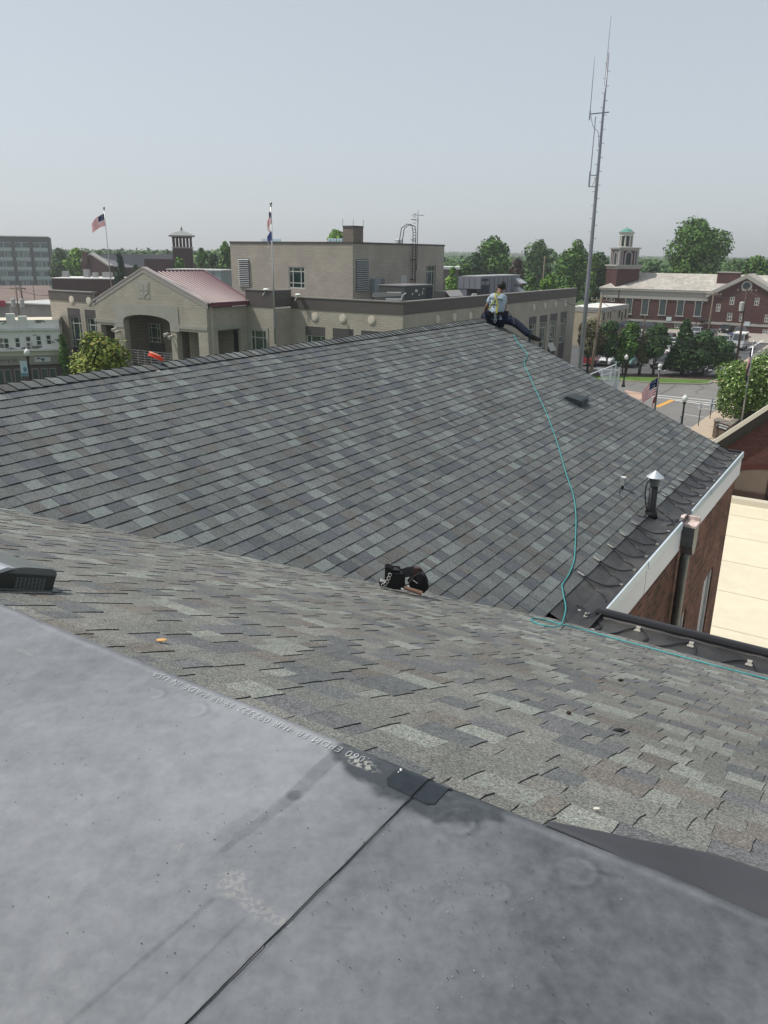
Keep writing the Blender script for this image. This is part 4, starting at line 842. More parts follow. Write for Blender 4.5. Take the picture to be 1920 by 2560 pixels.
# flat roof
zf = ZP-1.6
m = MB(); m.quad([(p[0], p[1], zf) for p in (h0, h1, h2, h3, h4, hC, hR, h0+GA*22)][::-1]); m.build('flat_roof', hall, roofm)
# red metal gable roof
redm = M('red_standing_seam', (.19, .065, .088), rough=.32, metal=.35, var=.05, vs=.5); seamr = M('dark_red_rib', (.09, .022, .04), rough=.4)
rdg0 = f01.p(xp, -.15, zpk-.35); fdp = f12.L+6.5
rb_ = plan_hit(rdg0, GA, 507, 679); Lr = np.linalg.norm((rb_-rdg0)[:2]); zrid = zpk-.30
P00 = f01.p(xp, -.25, zrid); P01 = P00+GA*Lr; E00 = f01.p(xr+.35, -.25, zer+.35); 
Le = np.linalg.norm((h2-h1)[:2])
E01 = E00+GA*(Le+.0)
W0 = f01.p(xe, -.25, zrid-(zrid-zer-.35)*(xp-xe)/(xr-xp)); W1_ = W0+GA*Lr
m = MB()
vx = plan_hit(P01, -(P01-P00), 640, 700)
m.quad([P00, E00, E01, P01]); m.quad([P00, P01, W1_, W0]); m.quad([P01, E01, (E01+W1_)/2+GA*3])
m.box(Fr(E00, (E01-E00)/np.linalg.norm(E01-E00), f12.Y), 0, Le, -.1, .06, -.28, -.02)
m.build('red_metal_roof', hall, redm)
m = MB(); nr = int(Le/.42); dn_ = (P00-E00); nv = np.cross(E01-E00, P00-E00); nv /= np.linalg.norm(nv); nv = nv if nv[2] > 0 else -nv
nR = int(Lr/.46)
for i in range(nR+1):
    t = i/nR; a = P00+(P01-P00)*t; b = E00+(E01-E00)*t; d = (b-a); m.tube([a+nv*.05, b+nv*.05], .055, 4)
m.tube([P00+nv*.06, P01+nv*.06], .1, 5); m.tube([P01+nv*.06, E01+nv*.06], .1, 5); m.tube([E00, E01], .09, 5); m.build('roof_ribs', hall, seamr)
m = MB(); pk = capt
for (xa, za, xb, zb__) in ((xe-.2, ze_-.1, xp, zpk), (xp, zpk, xr+.2, zer+.25)):
    for y0, y1, t0, t1 in ((-.45, .06, 0, .14), (-.45, .03, -.35, 0)):
        a0, a1 = f01.p(xa, y1, za+t0), f01.p(xb, y1, zb__+t0); m.quad([a0, a1, f01.p(xb, y1, zb__+t1), f01.p(xa, y1, za+t1)]); m.quad([f01.p(xa, y1, za+t1), f01.p(xb, y1, zb__+t1), f01.p(xb, y0, zb__+t1), f01.p(xa, y0, za+t1)])
m.build('gable_coping', hall, M('pinkish_metal_trim', (.34, .30, .29), rough=.4, metal=.2))
m = MB(); x = px_x(f12, 527, 800); m.box(f12, x-.12, x+.12, 0, .15, GZ, zer+.2); m.build('gutter_downpipe', hall, M('pale_downpipe', (.40, .36, .30), rough=.6))
# --- upper block
u1 = at_d(882, 609, 78.0); zu = u1[2]; u0_ = plan_hit(u1, FD, 575, 608); u2 = plan_hit(u1, GA, 1111, 614); print('upper', zu, zat(u0_, 575, 608), zat(u2, 1111, 614))
gU = wall_frame(u0_, u1); gV = wall_frame(u1, u2)
wU = wrect(gU, 722, 667, 762, 721); dV = wrect(gV, 1001, 688, 1015, 745); wV = wrect(gV, 1065, 664, 1089, 728)
m = MB(); wall_grid(m, gU, 0, gU.L, zf, zu, [wU], .2); wall_grid(m, gV, 0, gV.L, zf, zu, [wV], .35); gb = wall_frame(u2, u0_+(u2-u1)); wall_grid(m, gb, 0, gb.L, zf, zu); gb2 = wall_frame(u0_+(u2-u1), u0_); wall_grid(m, gb2, 0, gb2.L, zf, zu); m.build('upper_wall', hall, tanb)
m = MB(); m.quad([(p[0], p[1], zu-.3) for p in (u0_, u1, u2, u0_+(u2-u1))][::-1]); m.build('upper_roof', hall, roofm)
m = MB()
for f in (gU, gV, gb, gb2): m.box(f, 0, f.L+.06, -.3, .06, zu, zu+.16)
m.build('upper_coping', hall, capm)
window(hall, gU, *wU, depth=.12, fm=M('white_metal_frame', (.5, .5, .47))); window(hall, gV, *wV, depth=.25)
m = MB(); m.box(gV, dV[0], dV[1], .0, .06, zf, dV[3]); m.build('roof_door', hall, M('pale_door', (.42, .42, .40)))
lvm = M('louvre_metal', (.36, .37, .37), rough=.5); lvd = M('louvre_shadow', (.08, .09, .09), rough=.7)
for f, q in ((gU, (598, 646, 624, 716)), (gV, (890, 648, 921, 727)), (gV, (945, 694, 961, 722))):
    r_ = wrect(f, *q); m = MB(); m.box(f, r_[0], r_[1], 0, .03, r_[2], r_[3]); lo = m.build('louvre', hall, lvd); m = MB(); ns = 15 if q[3]-q[1] > 40 else 8; hh = (r_[3]-r_[2])/ns
    for k in range(ns): z0 = r_[2]+k*hh; m.prism(Fr(f.p(r_[0], 0, 0), f.Y, f.X), [(.03, z0+hh*.42), (.16, z0), (.17, z0+.03), (.03, z0+hh*.62)], 0, r_[1]-r_[0])
    m.build('louvre_blades', lo, lvm)
r_ = wrect(gV, 925, 697, 940, 733); m = MB(); m.box(gV, r_[0], r_[1], .02, .55, r_[2], r_[3]); m.box(gV, r_[0]+.4, r_[0]+.55, .1, .2, zf, r_[2]); m.build('electrical_box', hall, M('grey_steel_box', (.22, .25, .27), rough=.45))
# roof ladder with hoops
ld = M('dark_ladder', (.06, .035, .045), rough=.5); m = MB(); xa, zb2 = wpx(gV, 1030, 711); xb = px_x(gV, 1035, 711)
xa = px_x(gV, 1026, 660); xb = px_x(gV, 1033, 660); zl = wpx(gV, 1030, 711)[1]; ztop = zu+1.6
for x in (xa, xb): m.tube([gV.p(x, .25, zl), gV.p(x, .25, zu+1.2), gV.p(x, .1, zu+1.9), gV.p(x, -.5, zu+2.1), gV.p(x, -1.2, zu+1.7), gV.p(x, -1.5, zu)], .045, 6)
for k in range(24): z = zl+.15+k*.3; m.tube([gV.p(xa, .25, z), gV.p(xb, .25, z)], .025, 4)
for k in range(4): z = zl+.5+k*2; m.tube([gV.p(xa, 0, z), gV.p(xa, .25, z)], .05, 4); m.tube([gV.p(xb, 0, z), gV.p(xb, .25, z)], .05, 4)
m.build('roof_ladder', hall, ld)
m = MB(); x = px_x(gV, 1041, 610); m.tube([gV.p(x, .12, zu-2.5), gV.p(x, .12, zu+2.2), gV.p(x, .12, zu+3.5)], [.05, .045, .02], 6); m.tube([gV.p(x-1, .12, zu+3.0), gV.p(x+1, .12, zu+3.0)], .02, 4); m.tube([gV.p(x, -.7, zu+3.0), gV.p(x, .9, zu+3.0)], .02, 4); m.tube([gV.p(x, .12, zu+2.3), gV.p(x, .12, zu+2.7)], .06, 6)
m.tube([gV.p(x, .02, zu-2), gV.p(x-.1, .04, zu-5), gV.p(x+.2, .04, zu-5.4), gV.p(x+1.2, .04, zu-5.2), gV.p(x+1.5, .04, zu-4.6)], .025, 4); m.build('aerial', hall, M('aerial_metal', (.14, .14, .17), rough=.4, metal=.4))
# stair tower
t1 = at_d(883, 565, 90); t0 = plan_hit(t1, FD, 857, 564); t2 = plan_hit(t1, GA, 908, 565); m = MB(); ft1, ft2 = wall_frame(t0, t1), wall_frame(t1, t2)
wall_grid(m, ft1, 0, ft1.L, zu-.3, t1[2]); wall_grid(m, ft2, 0, ft2.L, zu-.3, t1[2]); t3 = t0+(t2-t1); f_ = wall_frame(t2, t3); wall_grid(m, f_, 0, f_.L, zu-.3, t1[2]); f_ = wall_frame(t3, t0); wall_grid(m, f_, 0, f_.L, zu-.3, t1[2]); m.quad([(p[0], p[1], t1[2]) for p in (t0, t3, t2, t1)]); m.build('stair_tower', hall, brick('brown_tan_brick', (.20, .165, .135), (.175, .145, .12), (.15, .13, .11), bw=.6, bh=.2, ms=.03, var=.1))
m = MB()
for p in (t0, t1, t2): m.tube([(p[0], p[1], t1[2]), (p[0], p[1], t1[2]+.7)], .02, 4)
for f in (ft1, ft2): m.box(f, 0, f.L, -.25, .05, t1[2]-.15, t1[2]+.05)
m.build('tower_coping', hall, capm)
# barrel skylights
blm = M('blue_grey_skylight', (.20, .28, .32), rough=.25, spec=.8)
for (ua, ub, v, D) in ((655, 704, 604, 95), (820, 886, 604, 93)):
    a, b = at_d(ua, v, D), at_d(ub, v, D); f = wall_frame(a, b); m = MB()
    n2 = 9; sec = [(.9*math.cos(math.pi*i/8), .75*math.sin(math.pi*i/8)) for i in range(9)]
    for k in range(n2):
        x0, x1 = f.L*k/n2, f.L*(k+1)/n2-.06
        for i in range(8): m.quad([f.p(x0, sec[i][0], a[2]-.4+sec[i][1]), f.p(x1, sec[i][0], a[2]-.4+sec[i][1]), f.p(x1, sec[i+1][0], a[2]-.4+sec[i+1][1]), f.p(x0, sec[i+1][0], a[2]-.4+sec[i+1][1])])
    for xx, s_ in ((0, 1), (f.L-.06, -1)): m.quad([f.p(xx, s[0], a[2]-.4+s[1]) for s in sec][::s_])
    m.box(f, 0, f.L, -.95, .95, zu-.3, a[2]-.38); m.build('barrel_skylight', hall, blm)
# dome floodlights on parapet
for (u, v) in ((665, 724), (745, 737)):
    P = at_d(u, v, 71); m = MB(); m.ell(P, (.28, .28, .12)); m.tube([P, P-np.array([.3, 0, .5])], .04, 5); m.build('floodlight', hall, M('bright_white_lamp', (.75, .75, .72), rough=.3))
# ---- roof-top air handling units (things standing on the hall roof)
def unit_pts(ua, va, ub, vb, ztop_, zbot, dep, D=None):
    a = at_d(ua, va, D); return a
hvd = M('dark_green_grey_cabinet', (.055, .062, .058), rough=.5, var=.08, vs=1); hvl = M('lavender_grey_cabinet', (.21, .215, .25), rough=.45, var=.05, vs=1)
a = at_d(1013, 716, 73.5); b = at_d(1083, 714, 77.5); f = wall_frame(a, b); 
t = thing('air_handler', 'dark grey green rooftop air unit with paper stickers behind the hall parapet', 'rooftop unit', (a[0], a[1], zf)); m = MB(); m.box(f, 0, f.L, -3, 0, zf+.1, a[2]); m.build('cabinet', t, hvd, bevel=.03, merge=True)
m = MB(); m.box(f, -.05, f.L+.05, -3.05, .04, a[2]+.003, a[2]+.08); m.build('lid', t, M('unit_lid', (.25, .24, .24), rough=.4, metal=.3))
m = MB(); m.box(f, f.L*.74, f.L*.97, .003, .03, zf+.2, a[2]-.2); m.build('coil_panel', t, M('coil_navy', (.012, .02, .03), rough=.5))
stk = M('paper_sticker', (.55, .58, .58), rough=.6)
for (u, v, wd, hh) in ((1041, 727, .42, .24), (1059, 722, .18, .12), (1056, 732, .14, .32), (1048, 737, .18, .18), (1031, 735, .15, .2), (1077, 726, .28, .26)):
    x, z = wpx(f, u, v); m = MB(); m.box(f, x-wd/2, x+wd/2, .002, .012, z-hh/2, z+hh/2); m.build('sticker', t, stk)
a = at_d(1115, 726, 80); t = thing('small_air_unit', 'low pale hooded rooftop unit between the dark and the lavender units', 'rooftop unit', (a[0], a[1], zf)); b = at_d(1148, 726, 82); f = wall_frame(a, b)
m = MB(); m.box(f, 0, f.L, -1.5, 0, zf+.1, a[2]-.1); m.build('cabinet', t, hvd); m = MB(); m.prism(Fr(f.p(0, 0, 0), f.Y, f.X), [(0, a[2]), (.5, a[2]-.55), (.5, a[2]-.6), (0, a[2]-.15)], 0, f.L); m.build('rain_hood', t, M('pale_hood', (.40, .37, .36), rough=.4))
a = at_d(1146, 691, 88); b = at_d(1202, 691, 87); f = wall_frame(a, b); c2 = plan_hit(b, GA, 1300, 688); f2 = wall_frame(b, c2)
t = thing('air_handler', 'long lavender grey rooftop unit with hoods above the seated man', 'rooftop unit', (a[0], a[1], zf)); m = MB(); plan_box(m, [a, b, c2, a+(c2-b)], zf+1.9, a[2]); plan_box(m, [b+(c2-b)*.02, c2, a+(c2-b), a+(c2-b)*.12+(b-a)*.9], zf, zf+1.9); m.build('cabinet', t, hvl)
m = MB(); m.box(f, .1, 1.0, -3, -.05, zf, zf+1.9); m.build('base_cabinet', t, hvl)
m = MB(); m.box(f2, 0, f2.L, -2.2, .04, a[2]+.003, a[2]+.10); m.build('lid', t, M('pale_roof_sheet', (.42, .42, .43), rough=.35, metal=.3))
m = MB()
for k in range(1, 9): x = f2.L*k/9; m.box(f2, x-.03, x+.03, .002, .03, zf+.2, a[2]-.1)
for k in range(1, 4): x = f.L*k/4; m.box(f, x-.02, x+.02, .002, .02, zf+2.0, a[2]-.1)
m.build('panel_joints', t, M('dark_joint', (.09, .09, .11)))
m = MB(); m.box(f2, f2.L*.02, f2.L*.20, .035, .06, zf+.2, zf+2.3); m.box(f2, f2.L*.02, f2.L*.18, .035, .06, zf+2.7, a[2]-.2); m.build('dark_grille', t, M('grille_dark', (.04, .05, .06)))
for k in range(2): m = MB(); z = a[2]-.25-k*1.0; m.prism(Fr(f2.p(f2.L-1.6, 0, 0), f2.Y, f2.X), [(0.04, z), (1.0, z-.55), (1.0, z-.6), (.04, z-.65)], 0, 1.5); m.build('intake_hood', t, M('hood_metal', (.40, .41, .43), rough=.4, metal=.2))
a = at_d(1186, 738, 85); t = thing('exhaust_vent', 'small white square vent cap on the hall roof left of the seated man', 'roof vent', (a[0], a[1], zf)); f = Fr((a[0], a[1], 0), (1, 0, 0), (0, -1, 0)); m = MB(); m.box(f, -.2, .2, -.2, .2, zf, a[2]-.1); m.box(f, -.3, .3, -.3, .3, a[2]-.35, a[2]-.25); m.build('stack', t, M('white_vent', (.6, .6, .58))); m = MB(); m.prism(f, [(-.28, a[2]-.1), (.28, a[2]-.1), (.22, a[2]+.15), (-.22, a[2]+.15)], -.25, .25); m.build('cap', t, M('white_vent', (.6, .6, .58)))
a = at_d(418, 675, 104); b = at_d(552, 677, 100); f = wall_frame(a, b); t = thing('duct_housing', 'pale blue grey metal duct housing behind the red metal roof', 'rooftop unit', (a[0], a[1], zf)); m = MB(); m.box(f, 0, f.L, -4, 0, zf-.2, a[2]); m.build('cabinet', t, M('pale_blue_metal', (.26, .31, .32), rough=.4, metal=.2)); m = MB(); m.box(f, -.1, f.L+.1, -4, .1, a[2]+.003, a[2]+.15); m.build('lid', t, M('pale_metal_lid', (.5, .5, .48), rough=.4))
m = MB()
for k in range(1, 7): m.box(f, f.L*k/7-.04, f.L*k/7+.04, .003, .05, zf, a[2]); 
m.build('panel_joints', t, M('dark_joint', (.09, .09, .11)))
# pipe rack in front of the block
m = MB(); a = at_d(930, 745, 71); t = thing('pipe_rack', 'low rack of pipes with a curved duct on the tan hall roof', 'pipework', (a[0], a[1], zf)); b = at_d(1005, 742, 71)
for k in range(4): m.tube([a+np.array([0, k*.3, .1+k*.08]), b+np.array([0, k*.3, .1+k*.08])], .05, 6)
m.build('pipe_bundle', t, M('rack_pipe', (.16, .17, .17))); m = MB(); c = at_d(1002, 748, 69.3); m.tube(smooth_path([c+np.array([0, 0, -.5]), c+np.array([.05, 0, .0]), c+np.array([.2, 0, .35]), c+np.array([.45, 0, .5])], 5), .05, 8); m.build('curved_duct', t, galv); m = MB(); f = Fr(c, (1, 0, 0), (0, 1, 0)); m.box(f, -1.3, .1, -.3, .3, -.15, .02); m.box(f, -1.2, 0, .4, .8, .5, .55); m.build('sunlit_tray', t, M('pale_metal_lid', (.5, .5, .48)))
# ================================================================ FOLIAGE
def leaf_mat(name, c1, c2, c3=None, rough=.65):
    m = bpy.data.materials.new(name); m.use_nodes = True; n = m.node_tree.nodes; l = m.node_tree.links; b = n['Principled BSDF']; b.inputs['Roughness'].default_value = rough; b.inputs['Specular IOR Level'].default_value = .25
    g = n.new('ShaderNodeNewGeometry'); cr = n.new('ShaderNodeValToRGB'); e = cr.color_ramp.elements; e[0].color = (*c1, 1); e[1].color = (*c2, 1)
    if c3: x = cr.color_ramp.elements.new(.93); x.color = (*c2, 1); e[len(e)-1].color = (*c3, 1); e[len(e)-1].position = .97
    l.new(g.outputs['Random Per Island'], cr.inputs[0]); l.new(cr.outputs[0], b.inputs['Base Color'])
    b.inputs['Subsurface Weight'].default_value = 0.0
    return m
LEAF = {'green': leaf_mat('green_leaves', (0.027, 0.077, 0.015), (0.106, 0.210, 0.039)), 'bright': leaf_mat('bright_leaves', (0.056, 0.133, 0.017), (0.169, 0.308, 0.039)),
        'dark': leaf_mat('dark_leaves', (0.015, 0.049, 0.018), (0.056, 0.119, 0.033)), 'olive': leaf_mat('olive_leaves', (0.060, 0.105, 0.015), (0.230, 0.270, 0.045), (0.325, 0.238, 0.055)),
        'maroon': leaf_mat('maroon_leaves', (0.031, 0.020, 0.020), (0.075, 0.042, 0.035)), 'brown': leaf_mat('thin_brown_leaves', (0.050, 0.063, 0.022), (0.131, 0.119, 0.055)),
        'blossom': leaf_mat('blossoming_leaves', (0.045, 0.100, 0.018), (0.140, 0.225, 0.042), (0.625, 0.700, 0.374)), 'far': leaf_mat('far_leaves', (0.035, 0.091, 0.024), (0.094, 0.182, 0.044)), 'blue': leaf_mat('blue_green_needles', (0.018, 0.049, 0.033), (0.050, 0.105, 0.061))}
bark = M('bark', (.070, .055, .042), rough=.95, var=.3, vs=3)
def quad_mesh(name, C, Nn, sz, mat, parent=None, asp=1.4):
    rs = np.random.RandomState(len(C) % 9973); n = len(C); a = rs.normal(size=(n, 3)); t = np.cross(Nn, a); t /= np.linalg.norm(t, axis=1, keepdims=True)+1e-9; b = np.cross(Nn, t); b /= np.linalg.norm(b, axis=1, keepdims=True)+1e-9
    s = sz[:, None]; V = np.stack([C-t*s*asp*.5, C-b*s*.42+t*s*.1, C+t*s*asp*.5, C+b*s*.42-t*s*.1], 1).reshape(-1, 3)-origin_of(parent)
    me = bpy.data.meshes.new(name); me.vertices.add(4*n); me.vertices.foreach_set('co', V.reshape(-1)); me.loops.add(4*n); me.loops.foreach_set('vertex_index', np.arange(4*n, dtype=np.int32)); me.polygons.add(n); me.polygons.foreach_set('loop_start', np.arange(0, 4*n, 4, dtype=np.int32)); me.update(calc_edges=True)
    me.materials.append(mat); o = bpy.data.objects.new(name, me); COL.objects.link(o); o.parent = parent; return o
def crown_pts(rs, blobs, n):
    wts = np.array([b[3]*b[4]*b[5] for b in blobs])**.67; wts /= wts.sum(); C, Nn = [], []
    for b, wt in zip(blobs, wts):
        k = int(n*wt)+4; d = rs.normal(size=(k, 3)); d /= np.linalg.norm(d, axis=1, keepdims=True); r_ = rs.uniform(.55, 1.05, (k, 1))**.6
        bump = 1+.22*np.sin(d[:, :1]*7+b[0])*np.sin(d[:, 1:2]*6+b[1])*np.cos(d[:, 2:]*5); P = d*r_*bump*np.array(b[3:6])+np.array(b[:3]); C.append(P); Nn.append(d+rs.normal(size=(k, 3))*.55+np.array([0, 0, .35]))
    C = np.concatenate(C); Nn = np.concatenate(Nn); Nn /= np.linalg.norm(Nn, axis=1, keepdims=True); return C, Nn
def tree(name, label, base, h, w_, kind='green', n=1500, leaf=.5, seed=1, trunk=.18, trunk_h=.22, shape='round', group=None, multi=1, cat='tree', dens=1.0):
    rs = np.random.RandomState(seed); base = np.array(base, float); t = thing(name, label, cat, base, group); blobs = []
    nb = 12 if shape != 'cone' else 9; th = h*trunk_h
    for i in range(nb if shape != 'cone' else 0):
        a = rs.uniform(0, 6.28); rr = math.sqrt(rs.uniform(0, 1))*w_*.33; zz = rs.uniform(.12, .88); lim = math.sin(math.pi*min(max(zz*.85+.12, 0), 1)); s_ = w_*rs.uniform(.17, .27)
        blobs.append((rr*lim*math.cos(a), rr*lim*math.sin(a), th+(h-th)*zz, s_, s_, s_*rs.uniform(.75, 1.1)))
    if shape != 'cone':
        blobs.append((0, 0, th+(h-th)*.5, w_*.34, w_*.34, (h-th)*.36))
        blobs.append((rs.uniform(-.05, .05)*w_, 0, h-w_*.16, w_*.16, w_*.16, w_*.17))
    else:
        for i in range(nb): q = i/(nb-1); s_ = w_*.5*(1-q*.80); blobs.append((rs.uniform(-.05, .05)*w_, rs.uniform(-.05, .05)*w_, th*.6+(h-th*.6)*(q*.90+.06), s_, s_, (h-th)*.11))
    C, Nn = crown_pts(rs, blobs, int(n*dens)); C = C[C[:, 2] > th*.55]; Nn = Nn[:len(C)]
    m = MB()
    for k in range(multi):
        off = np.array([rs.uniform(-.25, .25)*w_*.4, rs.uniform(-.2, .2)*w_*.3, 0]) if multi > 1 else np.zeros(3); top = np.array([off[0]*1.3, off[1]*1.3, th+(h-th)*.55])
        m.tube([base+off*.5-np.array([0, 0, .1]), base+off+np.array([0, 0, th]), base+top], [trunk, trunk*.7, trunk*.25], 7)
        for j in range(4): a = rs.uniform(0, 6.28); s_ = base+off+np.array([0, 0, th*rs.uniform(.9, 1.6)]); m.tube([s_, s_+np.array([math.cos(a)*w_*.22, math.sin(a)*w_*.22, (h-th)*.3])], [trunk*.4, trunk*.1], 5)
    m.build('trunk', t, bark, smooth=True); quad_mesh('crown', C+base, Nn, rs.uniform(.6, 1.3, len(C))*leaf, LEAF[kind], t); return t
def tree_px(name, label, u, vtop, vbase_or_D, wpx_, kind, byD=False, **kw):
    """tree by trunk column, top pixel, and base pixel (ground) or distance"""
    if byD: D = vbase_or_D; d = ray(u, 640); d = d/math.hypot(d[0], d[1])*D; base = np.array([d[0], d[1], GZ])
    else: base = G(u, vbase_or_D)
    D = math.hypot(base[0], base[1]); h = zat(base, u, vtop)-GZ; w_ = wpx_/2054*D
    return tree(name, label, base, h, w_, kind, **kw)
# foreground street tree on the left
tree_px('street_tree', 'dense olive green street tree in front of the tan hall, cut off by the ridge', 214, 830, 50, 196, 'olive', byD=True, n=17000, leaf=.17, seed=3, trunk=.14)
tree_px('street_tree', 'leafy tree growing behind the brown wall beside the flagpole on the right', 1942, 902, 68, 185, 'blossom', byD=True, n=17000, leaf=.17, seed=4, trunk=.13, trunk_h=.2)
tree_px('street_tree', 'slim green tree squeezed between the peeling white building and the tan hall', 131, 838, 78, 20, 'green', byD=True, n=900, leaf=.4, seed=5, trunk_h=.35)
# conifers in the planting bed
for i, (u, vt, vb, wd, kd, lab, mu, dn_, sh) in enumerate((
    (1470, 805, 940, 80, 'brown', 'thin brownish conifer beside the foot of the tall mast', 2, .75, 'round'), (1512, 810, 938, 58, 'dark', 'dark conifer just right of the leaning utility pole', 2, 1, 'round'),
    (1560, 812, 938, 66, 'green', 'loose green conifer above the street lamp globe', 3, .9, 'round'), (1597, 845, 938, 45, 'brown', 'half bare brown conifer in the middle of the planting bed', 3, .5, 'round'),
    (1633, 822, 938, 66, 'dark', 'dark conifer left of the tall pointed one', 2, 1, 'round'), (1702, 812, 938, 84, 'dark', 'tallest pointed dark conifer of the planting bed', 3, 1.2, 'cone'),
    (1756, 838, 940, 72, 'dark', 'rounded dark conifer left of the last one in the bed', 2, 1.1, 'round'), (1790, 850, 941, 62, 'dark', 'last dark conifer at the right end of the planting bed', 2, 1.1, 'round'))):
    tree_px('conifer', lab, u, vt-9, vb, wd*1.12, kd, n=6000, leaf=.22, seed=20+i, trunk=.10, trunk_h=.24, multi=mu, dens=dn_, shape=sh, group='conifers in the planting bed')
# big trees
BT = [(1745, 548, 185, 165, 'green', 'huge broad tree rising above the church roof', 5200), (1236, 590, 190, 125, 'green', 'tall round tree behind the seated man', 3400), (1190, 632, 185, 80, 'dark', 'dark green tree behind the lavender rooftop unit', 1600), (1292, 646, 170, 70, 'maroon', 'dark maroon leaved tree right of the seated man', 1300),
      (1345, 598, 215, 100, 'far', 'tall pale green tree left of the mast', 2200), (1405, 650, 165, 70, 'green', 'mid green tree just left of the mast', 1500), (1440, 600, 175, 95, 'green', 'tree directly behind the mast', 2600), (1500, 630, 185, 85, 'dark', 'dense green tree left of the church tower', 2000), (1482, 640, 180, 40, 'bright', 'yellow green small tree left of the church tower', 700),
      (1905, 640, 190, 95, 'green', 'wide tree behind the church at the right edge', 2000), (1635, 660, 230, 60, 'dark', 'dark tree right behind the church tower base', 900), (1840, 650, 260, 90, 'far', 'distant tree between the huge tree and the right edge', 1200),
      (840, 573, 160, 78, 'bright', 'light green treetop showing behind the stair tower', 1500), (190, 618, 230, 62, 'bright', 'bright green leafy tree right of the apartment block', 1500), (147, 620, 250, 50, 'dark', 'dark tree against the apartment block side', 900), (248, 625, 260, 50, 'green', 'green tree left of the gabled brick church', 800),
      (298, 640, 145, 52, 'blue', 'blue green spruce in front of the grey church roof', 1500), (338, 668, 150, 42, 'dark', 'small dark bush like tree beside the spruce', 600), (446, 642, 150, 52, 'green', 'small tree at the foot of the belfry', 900), (505, 620, 190, 40, 'green', 'pointed green tree right of the belfry', 900), (533, 632, 180, 45, 'dark', 'dark green tree between the belfry and the upper block', 900), (565, 605, 185, 52, 'green', 'tree touching the left edge of the upper block', 1300),
      (1135, 668, 150, 55, 'bright', 'light green bushy tree behind the hall roof units', 900), (1165, 655, 175, 60, 'green', 'green tree left of the lavender rooftop unit', 900), (1330, 690, 130, 55, 'green', 'small round tree behind the hall parapet', 800), (1375, 685, 135, 60, 'bright', 'low bright green tree behind the hall parapet', 900), (1425, 690, 140, 60, 'green', 'low green tree at the corner of the hall', 800), (5, 795, 120, 24, 'bright', 'bright green shrub under the red awning', 250)]
for i, (u, vt, D, wd, kd, lab, nn_) in enumerate(BT):
    tree_px('tree', lab, u, vt, D, wd, kd, byD=True, n=int(nn_*1.9), leaf=.22+D*.0018, seed=50+i, trunk=.3, shape='cone' if 'spruce' in lab else 'round')
# far woods: one mass
rs = np.random.RandomState(99); CC, NN, SS = [], [], []
for i in range(5200):
    az = math.radians(rs.uniform(-31, 31)); D = 210*math.exp(rs.uniform(0, 2.75))
    deg = math.degrees(az)
    if D < 330 and (deg < -12 or deg > 4): 
        if rs.rand() < .5: continue
    if D < 260 or (deg < -17 and D < 420): continue
    h = rs.uniform(9, 14.5)+(2.0 if deg < -8 and D < 700 else 0); x, y = D*math.sin(az), D*math.cos(az); gz = GZ+hill(x, y); wd = rs.uniform(8, 13)*(1+D/2500)
    k = int(26+1500/ (D**.5)/2); d = rs.normal(size=(k, 3)); d /= np.linalg.norm(d, axis=1, keepdims=True); d[:, 2] = np.abs(d[:, 2])*1.0-.25
    P = d*np.array([wd*.5, wd*.5, h*.42])*rs.uniform(.75, 1.05, (k, 1))+np.array([x, y, gz+h*.56]); CC.append(P); NN.append(d+rs.normal(size=(k, 3))*.5+np.array([0, 0, .3])); SS.append(np.full(k, .9+D*.0016)*rs.uniform(.7, 1.3, k))
CC = np.concatenate(CC); NN = np.concatenate(NN); NN /= np.linalg.norm(NN, axis=1, keepdims=True); SS = np.concatenate(SS)
tag(quad_mesh('woods', CC, NN, SS, LEAF['far'], None, 1.2), 'hazy green woods stretching to the horizon behind the town', 'woods', kind='stuff')
# ================================================================ CHURCH WITH CUPOLA (right)
chb = brick('church_red_brick', (.085, .034, .032), (.068, .028, .027), (.075, .045, .042), bw=.6, bh=.2, ms=.02, var=.12, vs=.3); cst = M('church_pale_trim', (.33, .32, .295), rough=.7, var=.05, vs=.5); 
slate = M('streaked_pale_slate', (.38, .355, .32), rough=.85, var=.22, vs=.35, var2=.25, vs2=1.6); dgl = M('dark_leaded_glass', (.03, .05, .055), rough=.2, spec=.7)
cA = at_z(1504, 719, -6.2); cB = at_z(1776, 728, -6.2); cA = np.array([cA[0], cA[1], 0]); cB = np.array([cB[0], cB[1], 0]); fC = wall_frame(cA, cB); CD = -fC.Y
church = thing('church', 'red brick church with pale slate roof, arched windows and green domed cupola tower', 'church', (*((cA+cB)/2)[:2], GZ))
ex = at_d(2120, 760, 136); cE = cB+fC.X*34; ze = -6.2
fC2 = Fr(cB-fC.X*0+fC.Y*1.2, fC.X, fC.Y); fC2.L = 34
m = MB(); aw = []
for (uc, v0, v1) in ((1572, 741, 784), (1613, 743, 786), (1657, 744, 787), (1701, 746, 789), (1746, 748, 790)):
    x0, x1, z0, z1 = wrect(fC, uc-7.5, v0, uc+7.5, v1); aw.append((x0, x1, z0, z1))
bwn = [wrect(fC, a, 806, b, 820) for a, b in ((1600, 1614), (1643, 1657), (1686, 1701), (1732, 1746))]
wall_grid(m, fC, 0, fC.L+.5, GZ, ze, bwn, .2)
gx = [wpx(fC2, 1869, 687), wpx(fC2, 1790, 730)]
lz = wpx(fC2, 1788, 733)[1]; pkx, pkz = wpx(fC2, 1869, 687)
gw = [wrect(fC2, *q) for q in ((1790, 759, 1801, 779), (1824, 742, 1836, 762), (1886, 744, 1898, 764), (1817, 782, 1830, 802), (1848, 784, 1860, 804), (1911, 786, 1922, 806), (1845, 818, 1855, 828), (1906, 823, 1920, 835))]
